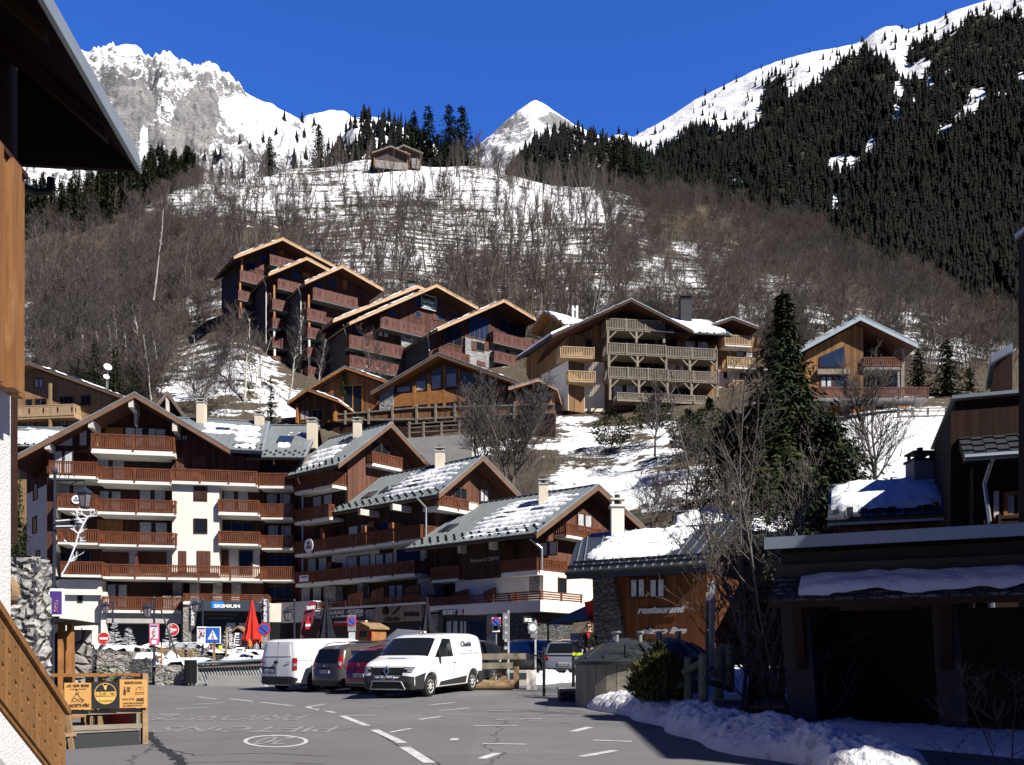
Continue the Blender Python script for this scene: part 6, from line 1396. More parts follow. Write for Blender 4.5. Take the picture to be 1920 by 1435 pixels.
for i in range(60):
 a=random.uniform(0,6.28);r_=random.uniform(.05,.36);h=random.uniform(.02,.25);q=cc+Vector((r_*math.cos(a),r_*math.sin(a),h));d=Vector((math.cos(a),math.sin(a),.35))*.11;w_=Vector((-math.sin(a),math.cos(a),0))*.025
 mb.add([q-w_,q+d*.5-w_*1.6,q+d,q+d*.5+w_*1.6],[(0,1,2,3)])
mb.build('leaves_or_seeds',mat('plant_leaf',(.09,.13,.05),.7),pl);mb=MB();mb.lathe(cc-Vector((0,0,.3)),[(.12,0),(.16,.25),(.16,.3)],14);mb.build('pot',M['dkgrey'],pl)
def chair(label,at,rot,hs=.45,ht=.85,m='orange_wood'):
 t=thing('wooden_chair',label,'chair',at,'chairs behind the corner fence');at=Vector(at);e=Vector((math.cos(rot),math.sin(rot),0));n=Vector((-math.sin(rot),math.cos(rot),0))
 for sx in(-.19,.19):
  for sy in(-.19,.19):mb=MB();b_=at+e*sx+n*sy;mb.bar(b_,b_+Vector((0,0,ht if sy>0 else hs)),.04);mb.build('leg',M[m],t)
 mb=MB();mb.prism([at+e*a+n*b+Vector((0,0,hs))for a,b in((-.22,-.22),(.22,-.22),(.22,.22),(-.22,.22))],(0,0,.035));mb.build('seat',M[m],t)
 mb=MB()
 for k in range(4):mb.bar(at+e*-.2+n*.19+Vector((0,0,hs+.1+k*.1)),at+e*.2+n*.19+Vector((0,0,hs+.1+k*.1)),.02,.05)
 mb.build('backrest',M[m],t)
for i,(s_,o)in enumerate(((.35,-1.0),(.85,-1.1),(1.3,-1.4))):chair(('wooden slat chair at the left behind the sign fence','wooden slat chair in the middle behind the sign fence','wooden slat chair at the right behind the sign fence')[i],FV.W(s_,o,.35),R(38)+i)
tb=thing('bar_table','narrow timber bar table behind the corner fence','table',P(150,1262,17));FB_=Frame(95,17,8);s0,z1=FB_.px(c2(285,790));s1=FB_.px(c2(598,780))[0]
mb=MB();FB_.box(mb,s0,s1,-.4,.1,z1-.06,z1);mb.build('table_top',M['orange_wood'],tb)
for x in(345,470,540):a=FB_.px(c2(x,800))[0];mb=MB();FB_.box(mb,a,a+.1,-.3,-.1,.2,z1-.06);mb.build('leg',M['bark_post'],tb)
tb=thing('picnic_bench','plank picnic bench on the terrace behind the stall','bench',P(190,1262,19));FB2=Frame(200,19,4);s0,z1=FB2.px((205,1263));mb=MB();FB2.box(mb,s0,s0+.62,-.4,.1,z1-.06,z1);mb.build('seat',M['orange_wood'],tb)
for a in(.06,.5):mb=MB();FB2.box(mb,s0+a,s0+a+.05,-.35,0,.2,z1-.06);mb.build('leg',M['bark_post'],tb)
sh_=thing('timber_shelter','little timber shelter on two thick posts beside the stone wall','shelter',P(118,1280,18.6));Fh=Frame(96,18.6,10)
for x0,x1 in((325,352),(375,402)):
 a,z1=Fh.px(c2(x0,500));b=Fh.px(c2(x1,500))[0];mb=MB();Fh.box(mb,a,b,-.2,0,.1,z1);mb.build('post',M['orange_wood'],sh_)
mb=MB();a,z1=Fh.px(c2(285,475));b,z2=Fh.px(c2(445,490));Fh.poly(mb,[(a,z1-.12),(b,z2-.03),(b,z2),(a,z1)],-1.6,.3);mb.build('roof',M['black'],sh_)
mb=MB();a=Fh.px(c2(288,500))[0];b=Fh.px(c2(402,500))[0];Fh.box(mb,a,b,-1.5,-1.4,.1,z1-.2);mb.build('wall_back',M['stone_near'],sh_)
for x in(300,):a=Fh.px(c2(x,500))[0];mb=MB();Fh.box(mb,a-.1,a+.08,-1.2,-.6,.1,z1-.25);mb.build('side_board',M['orange_wood'],sh_)
def confetti(par,fr,s0,s1,z0,z1,off,n,seed,cols):
 rnd=random.Random(seed);bl={}
 for i in range(n):
  m=rnd.choice(cols);mb=bl.setdefault(m,MB());a=rnd.uniform(s0,s1);z=rnd.uniform(z0,z1);w_=(s1-s0)*rnd.uniform(.05,.13);o=off+.003*(i%7)
  k=rnd.randint(3,7);pts=[(min(s1,max(s0,a+w_*math.cos(6.28*j/k+i))),min(z1,max(z0,z+w_*math.sin(6.28*j/k+i))))for j in range(k)]
  fr.poly(mb,pts,o-.002,o)
 for m,mb in bl.items():mb.build('print',m,par)
PC=[plain('print_%s'%n_,c_,.6)for n_,c_ in(('violet',(.07,.03,.22)),('pink',(.65,.12,.25)),('orange',(.75,.28,.06)),('white',(.8,.78,.8)),('black',(.02,.01,.03)),('gold',(.7,.45,.1)))]
M['violet']=PC[0]
ps_=thing('poster_board','violet poster with a white edge above the timber shelter','poster',P(110,1130,19.5));Fp=Frame(96,19.5,12);a,z1=Fp.px(c2(270,310));b,z0=Fp.px(c2(362,468));mb=MB();Fp.box(mb,a,b,-.04,0,z0,z1);mb.build('board',M['letter'],ps_);mb=MB();Fp.box(mb,a+.04,b-.05,0,.01,z0+.05,z1-.06);mb.build('print',M['violet'],ps_);confetti(ps_,Fp,a+.12,b-.12,z0+.1,z1-.25,.02,46,3,PC[1:4]+PC[5:]);mb=MB();Fp.box(mb,(a+b)/2-.04,(a+b)/2+.04,-.1,-.04,.2,z0+.3);mb.build('post',M['dkgrey'],ps_)
def lantern(mb_dark,mb_glass,c,k=1.):
 c=Vector(c)
 mb_dark.lathe(c,[(.02*k,.62*k),(.05*k,.56*k),(.24*k,.42*k),(.25*k,.38*k),(.2*k,.37*k)],6)
 mb_dark.lathe(c,[(.13*k,-.06*k),(.15*k,-.03*k),(.13*k,0)],6)
 mb_glass.lathe(c,[(.125*k,0),(.2*k,.37*k)],6)
 for i in range(6):
  a=math.pi*2*i/6;mb_dark.tube(c+Vector((.13*k*math.cos(a),.13*k*math.sin(a),0)),c+Vector((.205*k*math.cos(a),.205*k*math.sin(a),.38*k)),.014*k,.014*k,4)
M['frost']=plain('frosted_glass',(.16,.15,.16),.3)
def street_lamp(label,base,top,arm_px,lamp_px,Y,k=1.,scroll=True):
 t=thing('street_lamp',label,'street lamp',base,'old-style lanterns round the square');p=MB();b=Vector(base);tp=Vector(top)
 p.tube(b,b+Vector((0,0,1.1)),.09*k,.07*k,10);p.tube(b+Vector((0,0,1.1)),tp,.055*k,.045*k,8);p.lathe(tp,[(.05,0),(.07,.05),(.02,.16)],8);p.build('post',M['pole'],t)
 lc=P(*lamp_px,Y);a=MB();e=P(*arm_px,Y);e=Vector((lc.x,tp.y,e.z));st=Vector((tp.x,tp.y,e.z))
 a.tube(st,e,.03*k,.03*k,6);a.tube(e,Vector((lc.x,tp.y,lc.z+.6*k)),.02*k,.02*k,6)
 if scroll:
  pts=[Vector((tp.x+(e.x-tp.x)*f,tp.y,e.z-.55*k*(1-f)**2))for f in np.linspace(0,.8,8)];a.path(pts,.02*k,5)
  for cx_ in(.25,.55):cc=Vector((tp.x+(e.x-tp.x)*cx_,tp.y,e.z+.09*k));a.path([cc+Vector((.09*k*math.cos(q),0,.09*k*math.sin(q)))for q in np.linspace(0,5.5,10)],.014*k,4)
 a.build('arm',M['pole'],t);d,g=MB(),MB();lantern(d,g,(lc.x,tp.y,lc.z),k);h=d.build('lantern',M['pole'],t);g.build('glass',M['frost'],h);return t
M['pole']=plain('pole_paint',(.025,.028,.045),.45)
lampA=street_lamp('tall lamp post with a black lantern in front of the big gable house',P(100,1290,23.5),P(103,888,23.5),(160,901),(159,950),23.5,.88)
street_lamp('lamp post with a lantern above a pink poster, left of the red parasol',gp(289,1283),P(289,1125,gp(289,1283).y),(276,1143),(276,1156),gp(289,1283).y,.95)
street_lamp('far lamp post beside the dark passage under the big gable house',P(211.5,1252,50),P(211.5,1130,50),(198,1136),(198,1149),50,1.0)
street_lamp('lamp post leaning into the white shop front left of the restaurant',P(552,1250,56),P(552,1128,56),(539,1143),(539,1162),56,1.25)
street_lamp('lamp post half hidden by a feather flag before the ski shop',P(380,1250,46),P(380,1128,46),(366,1133),(366,1146),46,.9)
fr_=thing('frosted_branch','white frosted branch decoration fixed to the tall lamp post','decoration',P(120,1070,23.3));mb=MB();rnd=random.Random(5)
def twigs(mb,p,d,L,r,n,rnd,spread=.8,lean=0.):
 q=p+d*L;mb.tube(p,q,r,r*.7,5)
 if n<=0:return
 for k in range(3):
  f=rnd.uniform(.35,1.);e=(d+Vector((rnd.uniform(-1,1),rnd.uniform(-.3,.3),rnd.uniform(-.6,1)))*spread).normalized();twigs(mb,p+d*L*f,e,L*rnd.uniform(.35,.6),r*.6,n-1,rnd,spread)
pts=[P(*c1(x,y),23.3)for x,y in((345,1310),(385,1240),(420,1150),(440,1080),(470,1020),(490,985))];mb.path(pts,.022,6)
for a_ in pts[1:]:
 for k in range(3):twigs(mb,a_,Vector((rnd.choice((-1,1))*rnd.uniform(.5,1),0,rnd.uniform(.1,.8))).normalized(),rnd.uniform(.12,.32),.018,2,rnd)
mb.build('branch',M['snow'],fr_)
mb=MB();mb.bar(P(105,977,23.4),P(165,972,23.4),.03);mb.bar(P(105,987,23.4),P(150,986,23.4),.03);mb.build('bracket',M['letter'],fr_)
def disc(mb,c,r,n_,th=.02,seg=24):mb.tube(Vector(c),Vector(c)+Vector(n_)*th,r,r,seg)
FN=Vector((0,-1,0))
def sign_post(label,base,h,name='road_sign',r=.03):
 t=thing(name,label,'sign',base);b=Vector(base);mb=MB();mb.tube(b,b+Vector((0,0,h)),r,r,8);mb.build('pole',M['steel'],t);return t
def no_entry(label,u,v,Y,r):
 c=P(u,v,Y);t=sign_post(label,(c.x,Y,road_z(Y,c.x)),c.z-road_z(Y,c.x)+r);mb=MB();disc(mb,c+FN*.03,r,FN);mb.build('disc',M['letter'],t);mb=MB();disc(mb,c+FN*.05,r*.92,FN,.01);mb.build('red_face',M['red'],t)
 mb=MB();mb.box((c.x-r*.65,Y-.075,c.z-r*.16),(c.x+r*.65,Y-.062,c.z+r*.16));mb.build('bar',M['letter'],t);return t
no_entry('no-entry sign in the sun at the corner of the white passage wall',195.5,1197.5,48,.34);no_entry('no-entry sign in the shade of the dark passage',324,1181,60,.42)
M['signblue']=plain('sign_blue_paint',(.03,.12,.5),.4)
c=P(400,1191.5,43);t=sign_post('blue square pedestrian-crossing sign with a white triangle',(c.x,43,road_z(43,c.x)),c.z+.3-road_z(43,c.x));mb=MB();mb.box((c.x-.37,42.93,c.z-.4),(c.x+.37,42.96,c.z+.4));mb.build('border',M['letter'],t);mb=MB();mb.box((c.x-.33,42.915,c.z-.36),(c.x+.33,42.93,c.z+.36));mb.build('face',M['signblue'],t)
mb=MB();mb.prism([(c.x-.24,42.914,c.z-.2),(c.x+.24,42.914,c.z-.2),(c.x,42.914,c.z+.25)],(0,-.008,0));mb.build('triangle',M['letter'],t);mb=MB();mb.bar((c.x-.05,42.903,c.z-.17),(c.x+.02,42.903,c.z+.06),.05,.006);mb.bar((c.x+.07,42.903,c.z-.17),(c.x,42.903,c.z),.05,.006);mb.tube((c.x,42.906,c.z+.1),(c.x,42.9,c.z+.1),.035);mb.build('walker',M['black'],t)
def no_parking(label,u,v,Y,r,panel=None,ptxt=None,pm='letter'):
 c=P(u,v,Y);t=sign_post(label,(c.x,Y,road_z(Y,c.x)),c.z-road_z(Y,c.x)+r)
 if panel:x0,y0,x1,y1=panel;a,b=P(x0,y1,Y),P(x1,y0,Y);mb=MB();mb.box((a.x,Y-.05,a.z),(b.x,Y-.03,b.z));mb.build('panel',M[pm],t)
 mb=MB();disc(mb,c+FN*.052,r,FN);mb.build('ring',M['red'],t);mb=MB();disc(mb,c+FN*.073,r*.78,FN,.01);mb.build('disc',M['signblue'],t)
 d=Vector((r*.55,0,r*.55));mb=MB();mb.bar(c+FN*.086-d,c+FN*.086+d,r*.2,.004);
 if Y<44:mb.bar(c+FN*.09+Vector((-d.x,0,d.z)),c+FN*.09-Vector((-d.x,0,d.z)),r*.2,.004)
 mb.build('bar',M['red'],t);return t
no_parking('dark blue no-parking disc between the red parasol and the white van',*c2(1487,541),42,.3)
t=no_parking('no-parking sign on a grey panel above the brown car',*d6(480,255),36,.2,(*d6(457,220),*d6(503,312)),pm='grey');mb=MB();a,b=P(*d6(464,358),36),P(*d6(500,318),36);mb.box((a.x,35.9,a.z),(b.x,35.93,b.z));mb.build('plate',M['curtain'],t)
t=no_parking('white square no-parking sign with two small plates right of the small van',*d6(1291,260),34,.19,(*d6(1267,234),*d6(1316,286)))
for y0,y1 in((292,316),):a,b=P(*d6(1270,y1),34),P(*d6(1312,y0),34);mb=MB();mb.box((a.x,33.93,a.z),(b.x,33.95,b.z));mb.build('plate',M['letter'],t);mb=MB();mb.box((a.x+.05,33.92,a.z+.08),(a.x+.3,33.928,a.z+.3));mb.box((b.x-.3,33.92,a.z+.05),(b.x-.08,33.928,a.z+.36));mb.build('print',M['dkgrey'],t)
def plate_post(label,x0,y0,x1,y1,yb,Y,m='grey',w=.06,pm='curtain'):
 a,b=P(*d6(x0,y1),Y),P(*d6(x1,y0),Y);cx_=(a.x+b.x)/2;t=thing('sign_post',label,'sign',(cx_+.1,Y,road_z(Y,cx_)));mb=MB();mb.box((cx_+.06,Y,road_z(Y,cx_)-.05),(cx_+.06+w,Y+w,b.z+.1));mb.build('pole',M[pm],t);mb=MB();mb.box((a.x,Y-.05,a.z),(b.x,Y-.01,b.z));mb.build('panel',M[m],t);return t,a,b
t,a,b=plate_post('tall narrow grey sign panel on a pale post by the log rail',1328,210,1364,360,435,31,'grey');mb=MB()
for i in range(7):mb.box((a.x+.06,30.94,b.z-.2-i*.26),(b.x-.06,30.948,b.z-.1-i*.26))
mb.build('print',M['curtain'],t)
t,a,b=plate_post('pale sign panel with a round emblem on a pale post beside the log rail',1472,266,1522,322,600,29.5,'curtain');mb=MB();cc=Vector(((a.x+b.x)/2,29.44,a.z+(b.z-a.z)*.55));mb.tube(cc,cc+FN*.006,.17,.17,16);mb.build('emblem',M['grey'],t);mb=MB();mb.tube(cc+FN*.007,cc+FN*.012,.12,.12,16);mb.box((a.x+.08,29.43,b.z-.08),(b.x-.08,29.436,b.z-.03));mb.build('print',M['letter'],t);mb=MB();a2,b2=P(*d6(1484,348),29.5),P(*d6(1520,322),29.5);mb.box((a2.x,29.45,a2.z),(b2.x,29.48,b2.z));mb.build('plate',M['grey'],t)
def poster(label,x0,y0,x1,y1,Y,seed,post=False):
 a,b=P(*c2(x0,y1),Y),P(*c2(x1,y0),Y);Fp=Frame(0,0,3,at=(a.x,Y,0));w_=(b.x-a.x);t=thing('event_poster',label,'poster',(a.x,Y,a.z),'pink event posters on lamp posts');mb=MB();Fp.box(mb,0,w_,-.03,0,a.z,b.z);mb.build('board',PC[1]if seed%2 else M['letter'],t)
 h=b.z-a.z;mb=MB();Fp.box(mb,.04,w_-.04,0,.01,a.z+h*.3,b.z-.05);mb.build('print',PC[3],t);mb=MB();Fp.box(mb,.05,w_-.05,.01,.014,b.z-h*.16,b.z-.07);mb.build('print',PC[0],t)
 confetti(t,Fp,.1,w_-.1,a.z+h*.35,b.z-h*.2,.03,40,seed,PC[:3]+[PC[4]]);mb=MB();Fp.box(mb,w_*.25,w_*.75,0,.012,a.z+h*.05,a.z+h*.24);mb.build('print',PC[3],t)
poster('pink event poster under the lantern left of the ski shop',839,508,894,630,34.2,3);poster('pink event poster on the lamp post in front of the ski shop door',1108,525,1163,626,45.6,4)
def flag(label,px,c,Y,m,edge,txt,bend=.12):
 t=thing('feather_flag',label,'flag',(P(*c(*px[0]),Y).x,Y,road_z(Y)));L_,R_=px,edge;mb=MB();n=len(L_);V=[]
 for i in range(n):
  a,b=P(*c(*L_[i]),Y),P(*c(*R_[i]),Y-.05*math.sin(i));V+=[a,a.lerp(b,.5)+Vector((0,-.06*math.sin(i*1.3),0)),b]
 mb.add(V,[(3*i+k,3*i+k+1,3*i+k+4,3*i+k+3)for i in range(n-1)for k in(0,1)]);mb.build('cloth',M[m],t,smooth=True)
 mb=MB();mb.path([P(*c(*q),Y+.03)for q in L_]+[Vector((P(*c(*L_[-1]),Y).x,Y+.03,road_z(Y)))],.025,6);mb.build('pole',M['grey'],t);return t
M['flag_grey']=plain('flag_grey',(.10,.085,.11),.8);M['flag_plum']=plain('flag_plum',(.16,.025,.05),.8)
t=flag('grey feather flag left of the ski shop entrance',[(1078,372),(1068,400),(1063,450),(1063,520),(1064,560)],c2,50,'flag_grey',[(1112,355),(1110,400),(1106,450),(1100,520),(1072,562)],'')
text('SKIMIUM',P(*c2(1092,520),49.8),(0,0,1),(-1,0,0),(.16),M['letter'],t,1.25,bold=.02)
t=flag('grey feather flag right of the ski shop entrance',[(1508,372),(1512,400),(1514,450),(1514,520),(1514,570)],c2,50,'flag_grey',[(1468,356),(1466,400),(1468,450),(1472,520),(1508,572)],'')
text('SKIMIUM',P(*c2(1500,500),49.8),(0,0,1),(-1,0,0),(.16),M['letter'],t,1.25,bold=.02)
t=flag('plum feather flag printed with a bottle and the word DAHU',[(236,148),(216,190),(203,240),(194,300),(192,345)],d6,52,'flag_plum',[(277,140),(275,190),(266,240),(250,300),(236,345)],'')
text('DAHU',P(*d6(226,190),51.8),(1,0,.12),(0,0,1),.19,M['letter'],t,.48,bold=.03)
mb=MB();q=[P(*d6(*p),51.78)for p in((218,300),(246,300),(247,262),(239,246),(238,225),(231,225),(230,246),(220,262))];mb.prism(q,(0,-.02,0));mb.build('bottle_print',M['red'],t);mb=MB();q=[P(*d6(*p),51.75)for p in((219,286),(246,284),(247,270),(220,272))];mb.prism(q,(0,-.02,0));mb.build('label_print',M['letter'],t)
def parasol(label,u,v0,v1,Y,r,m,mp='dkgrey'):
 c0=P(u,v1,Y);h=P(u,v0,Y).z-c0.z;t=thing('closed_parasol',label,'parasol',(c0.x,Y,road_z(Y,c0.x)));mb=MB();n=16;V=[];pr=[(.02,1.0),(.10,.93),(.24,.78),(.42,.55),(.62,.36),(.78,.2),(1.,.03),(.9,.0)]
 for(rr,hh)in pr:
  for i in range(n):
   a=6.283*i/n;q=rr*(1+(.22 if i%2 else-.18)*min(1,rr*2));
   if hh<.3 and hh>.1:q*=.9
   V.append(c0+Vector((r*q*math.cos(a),r*q*math.sin(a),h*hh-(.12*h if(i%4==0 and hh<.05)else 0))))
 mb.add(V,[(k*n+i,k*n+(i+1)%n,(k+1)*n+(i+1)%n,(k+1)*n+i)for k in range(len(pr)-1)for i in range(n)]);mb.build('canopy',M[m],t)
 mb=MB();mb.tube((c0.x,Y,road_z(Y,c0.x)),c0+Vector((0,0,h*1.03)),.04);mb.build('pole',M[mp],t);return t
M['red_cloth']=mat('parasol_red',(.50,.025,.015),.8,var=.12);M['navy_cloth']=mat('parasol_navy',(.012,.013,.022),.85,var=.2)
parasol('closed red parasol in front of the ski shop',*c2(1418,0)[:1],c2(0,360)[1],c2(0,600)[1],46,.42,'red_cloth');parasol('closed navy parasol in front of the restaurant sign',d6(335,0)[0],d6(0,112)[1],d6(0,352)[1],51,.45,'navy_cloth');parasol('closed navy parasol left of the ski shop with the red emblem',d6(903,0)[0],d6(0,126)[1],d6(0,320)[1],50,.43,'navy_cloth')
def block_wall(label,u0,u1,vt,vb,Y,depth,m='stone',name='stone_planter',snow=True,dy=0.):
 a,b=P(u0,vb,Y),P(u1,vt,Y);t=thing(name,label,'planter',(a.x,Y,a.z));mb=MB();rough_box(mb,(a.x,Y,a.z-.5),(b.x,Y+depth,b.z),.16,.08,1.8,u0);mb.build('rubble_face',M[m],t)
 if snow:
  mp=lambda q,s_,h=0.:Vector((a.x+(b.x-a.x)*s_,Y+depth*q,b.z+h));f_=thing_snow(mp,u0,.75,.32,t)
 return t
def thing_snow(mp,seed,cover,th,par):return snow_on(par,mp,.0,1.,.0,1.,seed,cover,th,nx=30,ny=20)
block_wall('square stone planter block at the foot of the poster lamp',c2(872,0)[0],c2(1046,0)[0],c2(0,742)[1],1284,37.2,4)
block_wall('long low stone planter wall before the white passage wall',c2(545,0)[0],c2(735,0)[0],c2(0,665)[1],1254,46,3);block_wall('dark stone planter wall at the left of the square',c2(395,0)[0],c2(545,0)[0],c2(0,650)[1],1252,47.5,3,'stone_dark');block_wall('dark low stone wall between the two planters',c2(735,0)[0],c2(848,0)[0],c2(0,708)[1],c2(0,775)[1],41,2,'stone_dark');block_wall('stone planter behind the trellis under the ski shop',c2(790,0)[0],c2(1170,0)[0],c2(0,645)[1],1250,50,2)
block_wall('snow-topped stone planter left of the white van',c2(1110,0)[0],c2(1480,0)[0],c2(0,690)[1],1262,44,2.5,'stone_dark')
for(u,v,Y,w_,h_,lb)in((c2(955,0)[0],c2(0,740)[1],38.5,.75,.62,'heap'),(c2(1385,0)[0],c2(0,705)[1],43.4,1.2,.38,'heap')):
 c=P(u,v,Y);mb=MB();n=26;V=[]
 for i in range(n):
  for j in range(n):
   x,y=-1+2*i/(n-1),-1+2*j/(n-1);r_=math.hypot(x,y);h=h_*max(0,1-r_**1.3)*(.85+.5*mnoise.noise(Vector((x*2+u,y*2,0))))+(.1*mnoise.noise(Vector((x*6+u,y*6,1)))if r_<.9 else-.05);V.append(c+Vector((x*w_,y*w_*.8,h-.03)))
 mb.add(V,[(i*n+j,i*n+j+1,(i+1)*n+j+1,(i+1)*n+j)for i in range(n-1)for j in range(n-1)]);tag(mb.build('snow_heap',M['snow_dirty'],None,smooth=True),('cone of shovelled snow beside the poster lamp' if u<400 else 'low snow heap left of the white van'),'snow heap')
tr=thing('trellis_panel','wooden trellis panel behind the snow cone','trellis',P(*c2(980,730),47));Ft=Frame(c2(875,0)[0],47,3);s0,z1=Ft.px(c2(878,655));s1,z0=Ft.px(c2(1092,735));mb=MB()
Ft.box(mb,s0,s1,0,.05,z1-.1,z1);Ft.box(mb,s0,s1,0,.05,z0,z0+.1)
for i in range(13):a=s0+(s1-s0)*i/12;Ft.box(mb,a,a+.07,.01,.04,z0+.1,z1-.1)
for i in range(1,6):a=z0+(z1-z0)*i/6;Ft.box(mb,s0,s1,.04,.06,a,a+.06)
mb.build('lattice',M['bark_post'],tr)
rp=thing('ramp_railing','blue-grey tube railing with slanted planks over the car park ramp','railing',P(*c2(1250,860),37));Fr_=Frame(c2(1100,0)[0],37.5,-14);pt=lambda x,y,o=0.:Fr_.W(Fr_.px(c2(x,y),o)[0],o,Fr_.px(c2(x,y),o)[1])
M['rail_blue']=plain('railing_paint',(.26,.33,.36),.45);mb=MB();mb.path([pt(1105,862),pt(1105,745),pt(1120,732),pt(1475,712)],.06,8);mb.path([pt(1105,862),pt(1165,845)],.05,8);mb.build('tube',M['rail_blue'],rp)
mb=MB();mb.bar(pt(1110,752,-.1),pt(1475,738,-.1),.16,.12);mb.build('rail',M['rail_grey'],rp)
mb=MB();n=22
for i in range(n):x=1115+i*16.5;mb.bar(pt(x,752,-.15),pt(x+42,860,-.15),.1,.06)
mb.build('planks',M['curtain'],rp)
mb=MB()
for i in range(n):x=1123+i*16.5;mb.bar(pt(x,752,-.2),pt(x+42,860,-.2),.12,.03)
mb.build('planks',M['dark_wood'],rp)
rk=thing('low_wall','low grey concrete wall in front of the ramp railing','wall',P(*c2(1300,860),36));s0,z1=Fr_.px(c2(1165,800),.5);s1=Fr_.px(c2(1490,795),.5)[0];mb=MB();Fr_.box(mb,s0,s1,.2,.5,0,z1);mb.build('wall_face',M['concrete'],rk)
for x in(1205,1240,1330,1400,1440):
 pass
tb=thing('litter_bin','black slatted litter bin at the end of the ramp railing','litter bin',P(*c2(1072,868),36.8));c=P(*c2(1072,868),36.8);c.z=road_z(c.y,c.x);mb=MB()
for i in range(14):a=6.283*i/14;q=c+Vector((.21*math.cos(a),.21*math.sin(a),.1));mb.bar(q,q+Vector((0,0,.95)),.07,.03)
mb.build('slats',M['black'],tb);mb=MB();mb.tube(c+Vector((0,0,.1)),c+Vector((0,0,.98)),.19,.19,14);mb.build('liner',M['dkgrey'],tb)
for k in range(3):a=2.1*k;mb=MB();mb.tube(c+Vector((.15*math.cos(a),.15*math.sin(a),0)),c+Vector((.15*math.cos(a),.15*math.sin(a),.12)),.03);mb.build('foot',M['black'],tb)
for i,(x,y0,y1,Y,r_,lb)in enumerate(((1207,620,830,37.5,.04,'thin rust-brown stake in front of the ramp railing'),(908,625,730,38,.035,'thin dark red stake beside the snow cone'),(1272,535,690,44,.05,'pale timber stake beside the yellow trousers'))):
 t=thing('stake',lb,'stake',P(*c2(x,y1),Y));mb=MB();mb.tube(P(*c2(x,y1),Y)-Vector((0,0,.3)),P(*c2(x,y0),Y),r_,r_*.8,7);mb.build('shaft',M['orange_wood']if i<2 else M['bark_post'],t);mb=MB();e=P(*c2(x,y0),Y);mb.lathe(e,[(r_,0),(r_*1.2,.05),(.01,.12)],7);mb.build('cap',M['dkgrey'],t)
st_=thing('slanting_pole','long dark pole leaning against the snow cone','pole',P(*c2(1005,725),38));mb=MB();mb.tube(P(*c2(1008,728),37.8),P(*c2(905,430),37.8),.035);mb.build('shaft',M['dkgrey'],st_)
M['frost_white']=plain('frosted_twigs',(.55,.57,.6),.8)
def frosted(label,u,v0,v1,Y,seed):
 c=P(u,v1,Y);h=P(u,v0,Y).z-c.z;t=thing('frosted_tree',label,'tree',c,'small frosted fir trees in the planters');rnd=random.Random(seed);mb=MB();mb.tube(c,c+Vector((0,0,h)),.05,.015,5);mb.build('trunk',M['dark_wood'],t);mb=MB()
 for k in range(70):
  f=rnd.uniform(.08,.98);a=rnd.uniform(0,6.28);L=(1-f)*h*.26+.12;d=Vector((math.cos(a),math.sin(a),.25)).normalized();p=c+Vector((0,0,f*h));mb.tube(p,p+d*L*.85,.02,.012,4)
  for q in(.5,.8):e=Vector((math.cos(a+.8*rnd.choice((-1,1))),math.sin(a+.8),.1));mb.tube(p+d*L*q,p+d*L*q+e*L*.3,.015,.01,4)
 mb.build('crown',M['frost_white'],t)
for i,(x,y0,y1,Y)in enumerate(((645,505,660,46.8),(722,530,655,47),(955,515,660,49),(460,530,655,48.5),(1285,530,680,45.2))):frosted(('frosted fir at the far lamp post, in the long planter','frosted fir right of the far lamp post','frosted fir behind the snow cone','frosted fir against the white passage wall','frosted fir left of the white menu panel')[i],c2(x,0)[0],c2(0,y0)[1],c2(0,y1)[1],Y,i)
def easel(label,x0,y0,x1,y1,Y,m='letter',ink='dkgrey',n=4):
 a,b=P(*c2(x0,y1),Y),P(*c2(x1,y0),Y);t=thing('menu_board',label,'sign',(a.x,Y,a.z));mb=MB();mb.hexa([(a.x,Y,a.z),(b.x,Y,a.z),(b.x,Y+.06,a.z),(a.x,Y+.06,a.z),(a.x,Y+.3,b.z),(b.x,Y+.3,b.z),(b.x,Y+.36,b.z),(a.x,Y+.36,b.z)]);mb.build('frame',M[m],t);h=b.z-a.z;mb=MB();f=lambda q:(Y-.02+.3*q,a.z+h*q)
 for k in range(n):q0,q1=.15+.75*k/n,.15+.75*(k+.6)/n;w0=(b.x-a.x)*.14;y_0,z_0=f(q0);y_1,z_1=f(q1);mb.add([(a.x+w0,y_0,z_0),(b.x-w0,y_0,z_0),(b.x-w0,y_1,z_1),(a.x+w0,y_1,z_1)],[(0,1,2,3)])
 mb.build('print',M[ink],t);mb=MB();mb.bar((a.x+.05,Y+.4,b.z-.1),(a.x+.05,Y+.8,a.z),.05);mb.bar((b.x-.05,Y+.4,b.z-.1),(b.x-.05,Y+.8,a.z),.05);mb.build('strut',M['dkgrey'],t)
easel('white menu panel in front of the ski shop',1313,560,1352,632,46);easel('slim white easel board beside the menu panel',1368,572,1390,640,46.5,'curtain');easel('small slanted board leaning on the snow, left of the red parasol',1318,642,1366,678,43.2,'letter','dkgrey',2);easel('dark chalk board left of the pink poster',978,615,1030,645,48,'grey','curtain',3);easel('second dark chalk board right of the first',1048,620,1098,648,48,'grey','curtain',3)
ko=thing('wooden_kiosk','little gabled wooden kiosk front beside the menu panel','kiosk',P(*c2(1340,640),47.5));Fk=Frame(c2(1300,0)[0],47.5,0);mb=MB();q=[Fk.px(c2(*p))for p in((1305,645),(1378,645),(1378,562),(1340,535),(1305,562))];Fk.poly(mb,q,-.8,0);mb.build('wall',M['dark_wood'],ko);mb=MB();a=[Fk.px(c2(*p))for p in((1295,568),(1340,532),(1388,568))]
